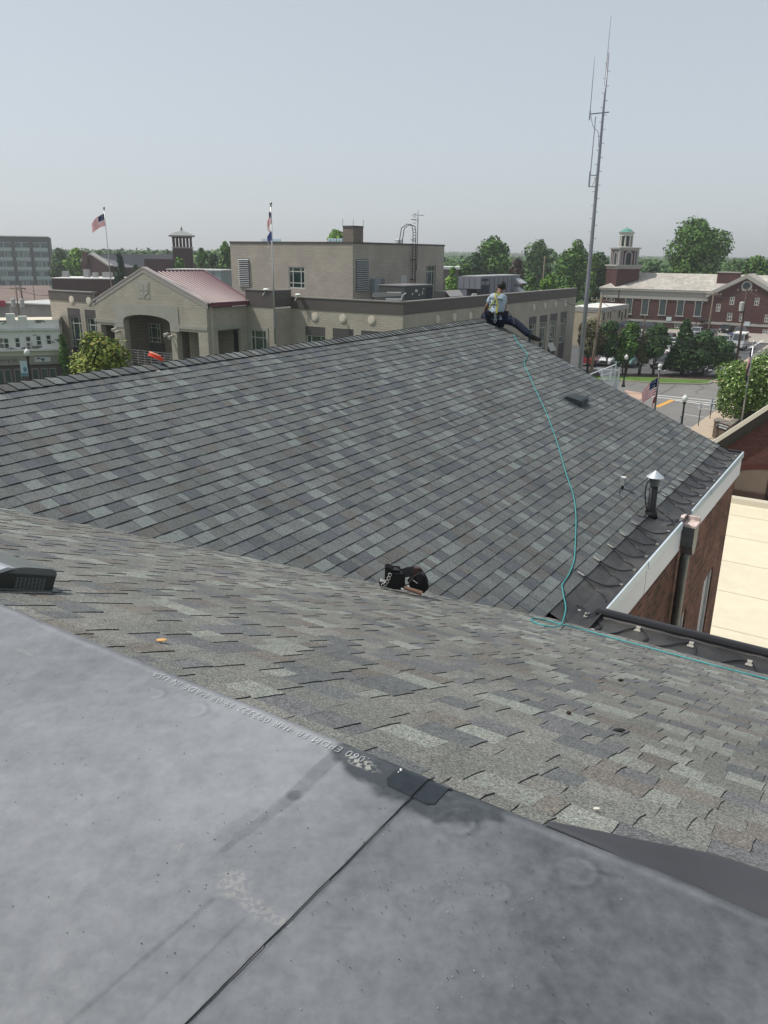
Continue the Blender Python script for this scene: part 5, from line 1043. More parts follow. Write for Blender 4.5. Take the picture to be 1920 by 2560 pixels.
wall_grid(m, fC2, 0, 34, GZ, lz, gw, .2); m.quad([fC2.p(0, 0, lz), fC2.p(pkx, 0, pkz), fC2.p(2*pkx, 0, lz)], 0, [(0, 0), (pkx, 3), (2*pkx, 0)])
fL_ = wall_frame(cA+CD*14, cA); wall_grid(m, fL_, 0, 14, GZ, ze); m.box(fC2, 0, .0, -2, 0, GZ, lz); f_ = wall_frame(cB, fC2.p(0, 0, 0)); wall_grid(m, f_, 0, 1.2, GZ, lz); f_ = wall_frame(fC2.p(34, 0, 0), fC2.p(34, -15, 0)); wall_grid(m, f_, 0, 15, GZ, lz); f_ = wall_frame(fC2.p(34, -15, 0), cA+CD*14); wall_grid(m, f_, 0, f_.L, GZ, ze)
m.build('brick_wall', church, chb)
m = MB(); m.box(fC, -.1, fC.L+.4, 0, .18, ze-1.9, ze-.05); m.box(fC, -.3, fC.L+.5, 0, .5, ze-.35, ze+.0); m.box(fC, -.05, fC.L+.3, .0, .08, wpx(fC, 1650, 806)[1], wpx(fC, 1650, 801)[1]); m.box(fC2, .0, 34, .0, .08, wpx(fC2, 1850, 813)[1]-.1, wpx(fC2, 1850, 810)[1]+.15); m.build('cornice', church, cst)
rz = zat(cA+CD*6.5, 1600, 681)
m = MB(); o_ = .55
def rq(m, p, uvs=None): m.quad(p)
e0, e1_ = fC.p(-.5, o_, ze+.02), fC.p(fC.L+8, o_, ze+.02); r0, r1 = fC.p(5.5, -7, rz), fC.p(fC.L+30, -7, rz)
m.quad([e0, e1_, r1, r0]); m.quad([r0, r1, fC.p(fC.L+34, -14.5, ze), fC.p(-.5, -14.5, ze)]); m.quad([e0, r0, fC.p(-.5, -14.5, ze)])
a0, a1, a2 = fC2.p(-.4, .5, lz-.1), fC2.p(pkx, .5, pkz+.15), fC2.p(2*pkx+.4, .5, lz-.1)
b0, b1, b2 = a0-fC.Y*9, a1-fC.Y*9, a2-fC.Y*9
m.quad([a0, a1, b1, b0]); m.quad([a1, a2, b2, b1]); m.build('slate_roof', church, slate)
m = MB()
for p_, q_ in (((-.4, lz-.1), (pkx, pkz+.15)), ((pkx, pkz+.15), (2*pkx+.4, lz-.1))):
    A_ = [fC2.p(p_[0], .52, p_[1]), fC2.p(q_[0], .52, q_[1]), fC2.p(q_[0], .52, q_[1]-.75), fC2.p(p_[0], .52, p_[1]-.75)]; m.quad(A_); m.quad([A_[3], A_[2], fC2.p(q_[0], 0, q_[1]-.9), fC2.p(p_[0], 0, p_[1]-.9)])
m.build('gable_trim', church, cst)
x, z = wpx(fC2, 1867, 715); m = MB(); m.tube([fC2.p(x, .0, z), fC2.p(x, .1, z)], .95, 16); g_ = m.build('round_window', church, cst); m = MB(); m.tube([fC2.p(x, .1, z), fC2.p(x, .12, z)], .65, 16); m.build('pane', g_, dgl)
for (x0, x1, z0, z1) in aw:
    m = MB(); xc = (x0+x1)/2; hw2 = (x1-x0)/2; pz = z1-hw2*1.1; arcp = [(xc-hw2*math.cos(math.pi*i/10), pz+hw2*1.1*math.sin(math.pi*i/10)) for i in range(11)]
    m.prism(fC, [(x0, z0)]+[(x1, z0)]+arcp[::-1], .01, .03); g_ = m.build('arched_window', church, dgl); m = MB()
    out = [(xc-(hw2+.13)*math.cos(math.pi*i/10), pz+(hw2*1.1+.14)*math.sin(math.pi*i/10)) for i in range(11)]
    for i in range(10): m.prism(fC, [arcp[i], arcp[i+1], out[i+1], out[i]], .0, .08)
    m.box(fC, x0-.13, x0+.0, .0, .1, z0, pz); m.box(fC, x1, x1+.13, .0, .1, z0, pz); m.box(fC, x0-.25, x1+.25, .0, .2, z0-.2, z0); m.box(fC, xc-.1, xc+.1, .0, .16, z1, z1+.35); m.box(fC, x0-.25, x0-.13, .0, .12, pz-.05, pz+.18); m.box(fC, x1+.13, x1+.25, .0, .12, pz-.05, pz+.18)
    m.build('stone_surround', g_, cst); m = MB()
    for k in range(1, 4): m.box(fC, x0+(x1-x0)*k/4-.02, x0+(x1-x0)*k/4+.02, .031, .05, z0, pz+.3)
    for k in range(1, 6): zz = z0+(z1-z0)*k/6.5; m.box(fC, x0, x1, .031, .045, zz-.02, zz+.02)
    m.build('leading', g_, M('grey_leading', (.12, .14, .14)))
for f, lst in ((fC, bwn), (fC2, gw)):
    for q_ in lst: window(church, f, *q_, cols=(.5,), rows=(.5,), depth=.12, fm=M('white_sash', (.5, .49, .45)), gm=dgl, fw=.14)
q_ = wrect(fC, 1526, 737, 1535, 752); m = MB(); m.box(fC, q_[0]-.2, q_[1]+.2, .0, .06, q_[2]-.2, q_[3]+.15); g_ = m.build('small_window', church, cst); m = MB(); m.box(fC, *q_[:2], .06, .08, *q_[2:]); m.build('pane', g_, dgl)
# noticeboards, chimney, entrance canopy, downpipes
for f, q_ in ((fC, (1666, 792, 1679, 802)), (fC2, (1861, 804, 1875, 815)), (fC2, (1772, 797, 1777, 804))):
    r_ = wrect(f, *q_); m = MB(); m.box(f, r_[0], r_[1], .09, .16, r_[2], r_[3]); m.build('pale_blue_board', church, M('pale_blue_board', (.45, .52, .54)))
m = MB(); r_ = wrect(fC, 1747, 797, 1775, 800); m.box(fC, r_[0], r_[1], .1, 2.6, r_[2], r_[3]+.1)
for xx in (r_[0]+.1, r_[1]-.1): m.box(fC, xx-.06, xx+.06, 2.4, 2.52, GZ, r_[2])
m.box(fC, r_[0]+.5, r_[1]-.3, .02, .06, GZ, r_[2]-.2); m.build('entrance_canopy', church, M('dark_maroon_canopy', (.035, .016, .022), rough=.5))
m = MB(); cpos = at_pl(1820, 706, fC.O-fC.Y*3.5, fC.Y); f_ = Fr((cpos[0], cpos[1], 0), fC.X, fC.Y); m.box(f_, -2.0, 2.0, -1.2, .6, ze+.3, zat(cpos, 1820, 682)); m.box(f_, -2.1, 2.1, -1.3, .7, zat(cpos, 1820, 682), zat(cpos, 1820, 682)+.2, 1); m.build('chimney', church, [chb, cst])
m = MB()
for u in (1548, 1774): x = px_x(fC, u, 735); m.box(fC, x-.08, x+.08, .1, .25, GZ, ze-.3)
m.build('rainwater_pipe', church, M('dark_maroon_canopy', (.035, .016, .022)))
# tower
D0 = math.hypot(*fC.p(5, -4, 0)[:2]); 
def TZ(v, u=1568): return zat(fC.p(5, -3.4, 0), u, v)
tc_ = at_d(1556, 690, D0); TF = Fr((tc_[0], tc_[1], 0), azv(80), azv(170)); U1 = 2054/D0
def tb(m, half, z0, z1, mi=0): m.box(TF, -half, half, -half, half, z0, z1, mi)
m = MB(); tb(m, 2.45, ze-1, TZ(672)); m.build('tower_base', church, chb)
m = MB(); tb(m, 2.55, TZ(672), TZ(666)); tb(m, 2.8, TZ(666), TZ(662)); tb(m, 2.1, TZ(627), TZ(622)); tb(m, 2.35, TZ(622), TZ(619)); m.build('tower_cornice', church, cst)
m = MB(); tb(m, 1.85, TZ(662), TZ(627)); m.build('belfry_stage', church, chb)
m = MB(); zb0, zb1 = TZ(662), TZ(627)
for sx in (-1, 1):
    for sy in (-1, 1): m.box(TF, sx*1.9-.2, sx*1.9+.2, sy*1.9-.2, sy*1.9+.2, zb0, zb1); m.box(TF, sx*1.35-.13, sx*1.35+.13, sy*1.9-.1, sy*1.9+.1, zb0, zb1); m.box(TF, sx*1.9-.1, sx*1.9+.1, sy*1.35-.13, sy*1.35+.13, zb0, zb1)
hh = zb1-zb0
for fr2 in (Fr(TF.p(0, 1.86, 0), TF.X, TF.Y), Fr(TF.p(-1.86, 0, 0), TF.Y, -TF.X), Fr(TF.p(1.86, 0, 0), -TF.Y, TF.X)):
    ar = [(-.55*math.cos(math.pi*i/8), zb0+hh*.68+.55*math.sin(math.pi*i/8)) for i in range(9)]; ou = [(-.85*math.cos(math.pi*i/8), zb0+hh*.68+.85*math.sin(math.pi*i/8)) for i in range(9)]
    for i in range(8): m.prism(fr2, [ar[i], ar[i+1], ou[i+1], ou[i]], 0, .1)
    m.box(fr2, -.85, -.55, 0, .1, zb0, zb0+hh*.68); m.box(fr2, .55, .85, 0, .1, zb0, zb0+hh*.68)
m.build('belfry_pilasters', church, M('grey_lilac_trim', (.30, .28, .28), rough=.7))
m = MB()
for fr2 in (Fr(TF.p(0, 1.86, 0), TF.X, TF.Y), Fr(TF.p(-1.86, 0, 0), TF.Y, -TF.X), Fr(TF.p(1.86, 0, 0), -TF.Y, TF.X)):
    m.prism(fr2, [(-.55, zb0), (.55, zb0)]+[(.55*math.cos(math.pi*i/8), zb0+hh*.68+.55*math.sin(math.pi*i/8)) for i in range(9)], .005, .03)
m.build('belfry_opening', church, M('dark_opening', (.02, .03, .035)))
z0, z1 = TZ(618), TZ(590); m = MB(); cx_ = TF.p(0, 0, 0)
oct_ = [(1.2*math.cos(math.pi/8+k*math.pi/4), 1.2*math.sin(math.pi/8+k*math.pi/4)) for k in range(8)]
for k in range(8): p = cx_+np.array([oct_[k][0], oct_[k][1], 0]); m.tube([p+np.array([0, 0, z0]), p+np.array([0, 0, z1])], .17, 6)
m.lathe(cx_, [(1.4, z1), (1.4, z1+.45), (1.65, z1+.6), (1.7, z1+.75)], 8); m.lathe(cx_, [(1.45, z0), (1.45, z0+.15)], 8); m.build('lantern_columns', church, M('white_lantern_trim', (.52, .52, .47), rough=.6))
m = MB(); m.lathe(cx_, [(1.08, z0), (1.08, z1)], 8); m.build('lantern_glass', church, M('lantern_dark', (.03, .045, .05), rough=.3))
m = MB(); zd = z1+.75; ht = TZ(570)-zd; m.lathe(cx_, [(1.72, zd), (1.35, zd+ht*.08), (1.15, zd+ht*.3), (1.0, zd+ht*.55), (.7, zd+ht*.8), (.3, zd+ht*.95), (.12, zd+ht), (.1, zd+ht*1.12), (.03, zd+ht*1.15), (.02, zd+ht*1.35)], 8); m.build('copper_dome', church, M('verdigris_copper', (.10, .27, .22), rough=.5, var=.25, vs=1))
# ================================================================ small tan building by the lot
sm = thing('tan_annexe', 'low tan brick building with white roof left of the church', 'building', (*at_z(1505, 770, -7.5)[:2], GZ))
a = at_z(1505, 770, -7.6); b = at_z(1573, 758, -7.6); b = plan_hit(a, GA, 1573, 758); c = plan_hit(a, FD, 1420, 766); pb = brick('pale_tan_brick', (.40, .345, .25), (.36, .31, .225), (.33, .28, .21), bw=.6, bh=.2, ms=.02, var=.08)
f1 = wall_frame(c, a); f2 = wall_frame(a, b); m = MB(); wn = [wrect(f2, *q) for q in ((1508, 780, 1512, 802), (1519, 778, 1522, 796), (1525, 777, 1528, 797), (1546, 774, 1551, 795), (1553, 780, 1557, 800), (1562, 772, 1566, 796))]
wn = [(q[0], q[1], q[2], q[3]) for q in wn]; wall_grid(m, f1, 0, f1.L, GZ, -8.3); wall_grid(m, f2, 0, f2.L, GZ, -8.3, wn, .2); plan_box(m, [a, b, c+(b-a), c], -8.4, -7.75); m.build('brick_wall', sm, pb)
m = MB(); m.box(f1, 0, f1.L, -.3, .04, -8.3, -7.6); m.box(f2, 0, f2.L+.04, -.3, .04, -8.3, -7.6); m.build('parapet_band', sm, cst)
m = MB(); plan_box(m, [a, b, c+(b-a), c], -7.8, -7.62); m.build('white_roof', sm, M('white_roof_sheet', (.66, .65, .62), rough=.6))
for q in wn: window(sm, f2, *q, cols=(), rows=(.5,), gm=dgl, fm=capm, fw=.08)
m = MB(); q = wrect(f2, 1535, 806, 1568, 809); m.box(f2, q[0], q[1], .0, 2.0, q[2]-.2, q[3]); m.build('door_canopy', sm, M('blue_grey_canopy', (.12, .13, .17)))
m = MB(); P = at_d(1491, 763, 120); m.box(Fr((P[0], P[1], 0), f1.X, f1.Y), -1, 1, -.5, .5, -7.62, -7.35); m.build('skylight', sm, M('grey_skylight', (.2, .2, .2)))
# ================================================================ apartment block
ap = thing('apartment_block', 'grey slab apartment block with seven visible rows of banded windows at the left edge', 'building', (*at_d(60, 700, 285)[:2], GZ))
a = at_d(-260, 580, 290); b = at_d(121, 593, 285); f = wall_frame(a, b); zt = b[2]; ch_ = 20.9/2054*285
apw = M('apartment_brown_grey', (.135, .125, .125), rough=.8); apb = M('apartment_pale_band', (.42, .46, .47), rough=.7); apg = M('apartment_window', (.10, .125, .14), rough=.25, spec=.7); cur = M('pale_curtain', (.28, .29, .29), rough=.8)
m = MB(); plan_box(m, [a, b, b-f.Y*16, a-f.Y*16], GZ, zt); m.build('wall', ap, apw)
nb_ = 8; bw_ = f.L/nb_; rr = random.Random(4); m1, m3 = MB(), MB()
for k in range(7):
    z1 = zt-1.7-k*ch_
    for j in range(nb_):
        x0, x1 = f.L-(j+1)*bw_+.4, f.L-j*bw_-.6
        w1 = MB(); w1.box(f, x0, x1, .0, .06, z1-1.55, z1); wo = w1.build('window', ap, apg); mm = MB()
        mm.box(f, (x0+x1)/2-.1, (x0+x1)/2+.1, .06, .12, z1-1.55, z1); mm.box(f, x0, x1, .06, .12, z1-.08, z1+.06)
        mm.build('window_frame', wo, apb)
        if j < 4:
            mm = MB()
            for q in range(3):
                if rr.random() < .6: xx = rr.uniform(x0, x1-1.2); mm.box(f, xx, xx+rr.uniform(.4, 1.2), .061, .075, z1-1.5, z1-.1)
            if mm.v: mm.build('curtain', wo, cur)
        pb_ = MB(); pb_.box(f, x0, x1, .0, .25, z1-2.65, z1-1.56); pb_.build('pale_band', ap, apb)
m = MB(); m.box(f, -.1, f.L+.15, -.2, .2, zt, zt+.25); m.build('roof_edge', ap, M('white_roof_sheet', (.66, .65, .62)))
# ================================================================ gabled brick church with belfry (left, behind the hall)
gc = thing('gabled_church', 'dark brick church with grey roof and open belfry tower behind the hall', 'church', (*at_d(330, 690, 200)[:2], GZ))
dbr = brick('dark_purple_brick', (.085, .048, .046), (.070, .040, .040), (.07, .05, .05), bw=.6, bh=.2, ms=.02, var=.1); gsl = M('grey_slate_roof', (.16, .16, .175), rough=.7, var=.08, vs=.3)
a = at_d(205, 680, 195); b = at_d(275, 690, 190); f = wall_frame(a, b); zr_ = zat(f.p(f.L*.25, 0, 0), 216, 633); zl_ = zat(b, 268, 663)
m = MB(); m.prism(f, [(0, GZ), (f.L, GZ), (f.L, zl_), (f.L*.36, zr_), (.0, zl_+.8)], -1.2, 0); m.box(f, f.L*.09, f.L*.28, -1.3, .3, zl_, zat(a, 218, 630)); m.build('gable_wall', gc, dbr)
e = at_d(430, 640, 215); m = MB(); rz2 = zat(e, 420, 636); re = at_d(428, 636, 222); rs0 = f.p(f.L*.36, -1.0, zr_-.3); P_ = [rs0, np.array([re[0], re[1], rz2]), np.array([e[0], e[1], rz2-5.5]), f.p(f.L, -1, zl_-.2)]; m.quad(P_); m.quad([P_[0], P_[1], P_[1]-f.Y*12-np.array([0, 0, 6]), P_[0]-f.Y*12-np.array([0, 0, 6])]); m.build('grey_roof', gc, gsl)
m = MB(); plan_box(m, [f.p(0, -1, 0), f.p(f.L, -1, 0), e, e-f.Y*12, f.p(0, -14, 0)], GZ, zl_-.6); m.build('nave_wall', gc, dbr)
m = MB()
for p_, q_ in (((-.1, zl_+.9), (f.L*.36, zr_+.1)), ((f.L*.36, zr_+.1), (f.L+.2, zl_-.1))): m.quad([f.p(p_[0], .1, p_[1]), f.p(q_[0], .1, q_[1]), f.p(q_[0], -1.3, q_[1]+.1), f.p(p_[0], -1.3, p_[1]+.1)]); m.quad([f.p(p_[0], .1, p_[1]), f.p(q_[0], .1, q_[1]), f.p(q_[0], .1, q_[1]-.35), f.p(p_[0], .1, p_[1]-.35)])
m.build('white_coping', gc, cst)
a2 = at_d(360, 648, 185); b2 = at_d(412, 650, 184); m = MB(); plan_box(m, [a2, b2, b2-f.Y*9, a2-f.Y*9], GZ, a2[2]+.1); m.build('side_wing', gc, dbr)
tp = at_d(458, 640, 196); D_ = 196; hf = 23/2054*D_; T2 = Fr((tp[0], tp[1], 0), azv(78), azv(168)); ZZ = lambda v: zat(tp, 458, v)
m = MB(); m.box(T2, -hf, hf, -hf, hf, GZ, ZZ(621)); m.build('tower_shaft', gc, dbr)
m = MB(); m.box(T2, -hf-.15, hf+.15, -hf-.15, hf+.15, ZZ(621), ZZ(618)); m.build('tower_band', gc, cst)
m = MB(); zt0, zt1 = ZZ(618), ZZ(595)
for sx in np.linspace(-1, 1, 6):
    for sy in (-1, 1): m.box(T2, sx*(hf-.28)-.22, sx*(hf-.28)+.22, sy*(hf-.3)-.22, sy*(hf-.3)+.22, zt0, zt1)
    if abs(sx) < .9: m.box(T2, (hf-.3)-.22, (hf-.3)+.22, sx*(hf-.28)-.22, sx*(hf-.28)+.22, zt0, zt1)
    if abs(sx) < .9: m.box(T2, -(hf-.3)-.22, -(hf-.3)+.22, sx*(hf-.28)-.22, sx*(hf-.28)+.22, zt0, zt1)
m.box(T2, -hf, hf, -hf, hf, zt1, ZZ(589)); m.build('belfry_piers', gc, dbr)
m = MB(); zc = ZZ(589); za_ = ZZ(576); k1 = [(sx*hf*1.32, sy*hf*1.32) for sx, sy in ((-1, -1), (1, -1), (1, 1), (-1, 1))]; k2 = [(x*.5, y*.5) for x, y in k1]; zm_ = zc+(za_-zc)*.62
for i in range(4):
    j = (i+1) % 4; m.quad([T2.p(*k1[i], zc), T2.p(*k1[j], zc), T2.p(*k2[j], zm_), T2.p(*k2[i], zm_)]); m.quad([T2.p(*k2[i], zm_), T2.p(*k2[j], zm_), T2.p(0, 0, za_)])
m.box(T2, -hf*1.3, hf*1.3, -hf*1.3, hf*1.3, zc-.25, zc-.02); m.lathe(T2.p(0, 0, 0), [(.12, za_-.3), (.28, za_+.2), (.2, za_+.5), (.04, za_+.9)], 8); m.build('belfry_roof', gc, M('pale_grey_roof', (.25, .26, .25), rough=.6))
# low brick block with white roof edge
a = at_d(128, 690, 150); b = at_d(290, 697, 146); f = wall_frame(a, b); lb = thing('low_brick_building', 'long low purple brick building with white roof in front of the gabled church', 'building', (*((a+b)/2)[:2], GZ))
m = MB(); plan_box(m, [a, b, b-f.Y*9, a-f.Y*9], GZ, b[2]-.1); m.build('brick_wall', lb, dbr); m = MB(); plan_box(m, [a, b, b-f.Y*8.8, a-f.Y*8.8], b[2]-.1, b[2]+.05); m.build('roof_sheet', lb, M('white_roof_sheet', (.66, .65, .62)))
for (x0, x1, h_) in ((.02, .10, 1.0), (.36, .44, 1.3), (.50, .57, .8), (.66, .8, .9)): m = MB(); m.box(f, f.L*x0, f.L*x1, -5, -4, b[2]+.05, b[2]+.05+h_); m.build('roof_box', lb, M('mixed_grey_box', (.30, .30, .30)))
# brown hipped roof building and peeling grey shed at far left
a = at_d(-150, 758, 150); b = at_d(150, 752, 150); f = wall_frame(a, b); bh = thing('brown_roof_building', 'building with broad brown hipped roof below the apartment block', 'building', (*((a+b)/2)[:2], GZ))
m = MB(); ztop = zat(a, 0, 722); m.quad([f.p(0, 0, a[2]), f.p(f.L, 0, a[2]), f.p(f.L-1, -8, ztop+.2), f.p(6, -8, ztop+.2)]); m.quad([f.p(0, 0, a[2]), f.p(6, -8, ztop+.2), f.p(0, -16, a[2])]); m.build('hip_roof', bh, M('brown_shingle', (.20, .155, .14), rough=.9, var=.1, vs=.5)); m = MB(); plan_box(m, [f.p(0, -.6, 0), f.p(f.L, -.6, 0), f.p(f.L, -15, 0), f.p(0, -15, 0)], GZ, a[2]-.05); m.build('wall', bh, M('pale_plaster', (.30, .29, .27)))
m = MB(); r_ = wrect(f, -60, 751, 13, 766); m.box(f, r_[0], r_[1], .0, 1.0, r_[2], r_[3]); m.build('red_awning', bh, M('red_awning', (.30, .04, .06)))
whp = M('peeling_white_paint', (.60, .60, .58), rough=.85, var=.12, vs=.4)
a = at_d(22, 758, 118); b = at_d(150, 762, 112); f = wall_frame(a, b); sh = thing('weathered_shed', 'weathered pale grey shed behind the peeling white building', 'shed', (*((a+b)/2)[:2], GZ)); m = MB(); plan_box(m, [a, b, b-f.Y*8, a-f.Y*8], GZ, a[2]); m.build('wall', sh, M('weathered_boards', (.30, .28, .26), rough=.9, var=.25, vs=.6))
m = MB(); plan_box(m, [a-f.X*.2+f.Y*.3, b+f.X*.2+f.Y*.3, b-f.Y*8, a-f.Y*8], a[2], a[2]+.15); m.build('roof_sheet', sh, M('pale_metal_lid', (.5, .5, .48)))
# ================================================================ peeling white shopfront building
def peel(name):
    m = bpy.data.materials.new(name); m.use_nodes = True; n = m.node_tree.nodes; l = m.node_tree.links; b = n['Principled BSDF']; b.inputs['Roughness'].default_value = .85
    tc = n.new('ShaderNodeTexCoord'); mp = n.new('ShaderNodeMapping'); mp.inputs['Scale'].default_value = (.55, .55, 1.1); l.new(tc.outputs['Object'], mp.inputs[0]); z = n.new('ShaderNodeTexNoise'); z.inputs['Scale'].default_value = 1.0; z.inputs['Detail'].default_value = 5; z.inputs['Roughness'].default_value = .55; l.new(mp.outputs[0], z.inputs['Vector'])
    cr = n.new('ShaderNodeValToRGB'); cr.color_ramp.elements[0].position = .53; cr.color_ramp.elements[1].position = .545; cr.color_ramp.elements[0].color = (.66, .66, .63, 1); cr.color_ramp.elements[1].color = (.17, .16, .14, 1); l.new(z.outputs['Fac'], cr.inputs[0]); l.new(cr.outputs[0], b.inputs['Base Color']); return m
ws = thing('shop_building', 'peeling white painted two storey shop building at the left edge with dark ground floor', 'building', (*at_d(50, 900, 76)[:2], GZ))
a = at_d(-120, 800, 80); b = at_d(146, 800, 80); b = at_d(146, 800, 79); f = wall_frame(a, b); zc0 = wpx(f, 60, 800)[1]; zc1 = wpx(f, 60, 823)[1]; zc2 = wpx(f, 60, 873)[1]; zc3 = wpx(f, 60, 889)[1]; zc4 = wpx(f, 60, 912)[1]
wn = [wrect(f, u-7, v0, u+7, v1) for u, v0, v1 in ((16, 845, 872), (44, 844, 870), (71, 841, 866), (97, 839, 864), (122, 837, 862), (-14, 848, 875), (-44, 850, 878))]
m = MB(); wall_grid(m, f, 0, f.L, zc2, zc0, wn, .18); rt = wall_frame(b, b-f.Y*10); wall_grid(m, rt, 0, 10, GZ, zc0); m.build('painted_wall', ws, peel('peeling_white_wall'))
m = MB(); m.box(f, 0, f.L, 0, .25, zc1-.12, zc1+.12); m.box(f, 0, f.L, 0, .3, zc2-.14, zc2+.02); m.build('cornice', ws, whp)
m = MB()
for u, w2, hh2 in ((20, 9, 1.0), (50, 9, .6), (-30, 9, 1.0)): x = px_x(f, u, 800); m.box(f, x-w2/60, x+.55, -.5, .06, zc0-.8, zc0+hh2*.55)
m.build('parapet_pier', ws, whp)
m = MB(); plan_box(m, [f.p(0, -.6, 0), f.p(f.L, -.6, 0), f.p(f.L, -10, 0), f.p(0, -10, 0)], zc0-.9, zc0-.5); m.build('roof_sheet', ws, M('cream_roof_sheet', (.60, .55, .45), rough=.7))
m = MB(); m.box(f, 0, f.L, -.02, .03, zc3, zc2-.14); m.build('pale_band', ws, M('cream_band', (.44, .42, .36), rough=.8)); m = MB(); m.box(f, 0, f.L, -.02, .02, zc4, zc3); m.build('sign_band', ws, M('weathered_sign_band', (.235, .22, .195), rough=.85, var=.15, vs=1.2))
m = MB(); m.box(f, 0, f.L, -.3, -.03, GZ, zc4); m.build('shopfront', ws, M('dark_brown_cladding', (.075, .062, .058), rough=.7)); m = MB(); m.box(f, 0, f.L, -.03, .06, zc4-.12, zc4); m.build('sign_band_edge', ws, M('dark_edge', (.03, .03, .03)))
for q in wn: window(ws, f, *q, cols=(), rows=(.5,), depth=.1, fm=whp, gm=dgl, fw=.07)
q = wn[2]; m = MB(); m.box(f, q[0]+.05, q[1]-.05, -.05, .35, q[2], q[2]+.4); ac = m.build('window_air_conditioner', ws, whp); m = MB(); m.box(f, q[0]+.12, q[1]-.12, .35, .36, q[2]+.06, q[2]+.34); m.build('grille', ac, capm)
for u in (2, 21, 46, 90, 113, 134, -20, -45):
    x = px_x(f, u, 940); g_ = MB(); g_.box(f, x-.22, x+.22, -.028, -.02, GZ+.8, zc4-.45); go = g_.build('tall_window', ws, dgl); m = MB()
    for xx in (x-.28, x+.24): m.box(f, xx-.03, xx+.04, -.03, .05, GZ+.7, zc4-.35)
    m.box(f, x-.3, x+.3, -.03, .05, zc4-.45, zc4-.35); m.build('window_frame', go, M('brown_grey_frame', (.22, .19, .18)))
r_ = wrect(f, 87, 893, 127, 904); m = MB(); m.box(f, r_[0], r_[1], .03, .09, r_[2], r_[3]); sg = m.build('sign_board', ws, M('pale_sign', (.46, .48, .48), rough=.6))
m = MB(); x = r_[0]+.35; zc = (r_[2]+r_[3])/2
for i in range(8): a0, a1 = math.pi*i/8, math.pi*(i+1)/8; m.quad([f.p(x+.26*math.cos(t_)*1.0, .095, zc-.12+s_*math.sin(t_)*.30) for t_, s_ in ((a0, 1), (a1, 1), (a1, .6), (a0, .6))])
m.prism(f, [(x+.15, zc+.1), (x+.55, zc+.1), (x+.35, zc-.2)], .09, .10); m.build('sign_emblem', sg, M('navy_emblem', (.03, .05, .09)))
text_mesh('erry St', .55, 'wall_lettering', ws, M('faded_black_paint', (.07, .06, .06)), f.X, (0, 0, 1), f.p(px_x(f, -3, 902), .03, wpx(f, 5, 906)[1]), extrude=.004)
# ================================================================ low neighbour roof and dark brick gable building (right)
ln = thing('annexe_roof', 'low annexe with a broad cream flat roof below the brick wall', 'building', hw(18, 3, GZ))
crm = M('cream_roof_coating', (.66, .60, .46), rough=.7, var=.06, vs=.3, var2=.05, vs2=2.5)
m = MB(); m.box(HF, 7.45, 15.52, -2.04, 14, GZ, -8.25, skip='b'); m.box(HF, 15.52, 29.0, -9, 14, GZ, -8.25, skip='l'); m.build('roof_deck', ln, crm); m = MB()
for k in range(9): e1 = 9+k*2.3; m.box(HF, e1, e1+.05, -2.0 if e1 < 15.5 else -8.9, 14, -8.247, -8.238)
for k in range(5): m.box(HF, 7.5, 28.9, .4+k*2.6, .43+k*2.6, -8.2475, -8.241)
m.build('roof_seams', ln, M('cream_seam', (.61, .55, .42), rough=.8)); m = MB(); m.box(HF, 28.8, 29.15, -9, 14, -8.25, -8.05); m.build('roof_edge', ln, M('cream_edge', (.58, .54, .44)))
gbld = thing('gabled_brick_building', 'dark brick building with pale edged sloping roof and arched glazing at the right edge', 'building', hw(32, 0, GZ))
e1g = 29.6; FG = wall_frame(hw(e1g, -6.5, 0), hw(e1g, 9, 0)); dkb = brick('dark_gable_brick', (.095, .038, .034), (.070, .030, .027), (.050, .030, .027), bw=.205, bh=.068, ms=.008, var=.12, vs=.6)
g0 = wpx(FG, 1792, 1112); g1 = wpx(FG, 1920, 1026); sl_ = (g1[1]-g0[1])/(g1[0]-g0[0]); xa = 0; za = g0[1]+(xa-g0[0])*sl_; xb = g1[0]+4.5; zb_ = g0[1]+(xb-g0[0])*sl_
m = MB(); m.prism(Fr(FG.O, FG.X, FG.Y), [(xa, GZ), (15.5, GZ), (15.5, za+(xb-xa)*sl_-(15.5-xb)*sl_), (xb, zb_), (xa, za)], -.3, 0); gg_ = m.build('gable_wall', gbld, dkb)
m = MB()
for t0, t1, y in ((.06, -.12, .30),): m.prism(FG, [(xa-.3, za+t1), (xb, zb_+t1), (xb, zb_+t0), (xa-.3, za+t0)], -.2, y)
m.build('pale_roof_edge', gbld, M('pale_roof_edge', (.50, .47, .40), rough=.6)); m = MB(); m.prism(FG, [(xa-.3, za-.42), (xb, zb_-.42), (xb, zb_-.12), (xa-.3, za-.12)], -.2, .22); m.prism(FG, [(xa-.3, za-.56), (xb, zb_-.56), (xb, zb_-.42), (xa-.3, za-.42)], -.2, .08); m.build('dark_verge_board', gbld, M('black_verge', (.028, .027, .027), rough=.5))
m = MB(); m.quad([FG.p(xa-.3, -.2, za-1.5), FG.p(xb, -.2, zb_-1.5), FG.p(xb, -5, zb_-1.5), FG.p(xa-.3, -5, za-1.5)]); m.build('roof_slope', gbld, M('brown_roof_slope', (.14, .10, .075), rough=.9, var=.1, vs=.6))
m = MB(); m.quad([FG.p(xa, -.3, GZ), FG.p(xa, -.3, za-1.5), FG.p(xa, -5, za-1.5), FG.p(xa, -5, GZ)]); m.build('side_wall', gbld, dkb)
ax0 = wpx(FG, 1838, 1200)[0]; ax1 = ax0+3.4; zs_ = wpx(FG, 1850, 1186)[1]; zt = wpx(FG, 1890, 1172)[1]; xc = (ax0+ax1)/2
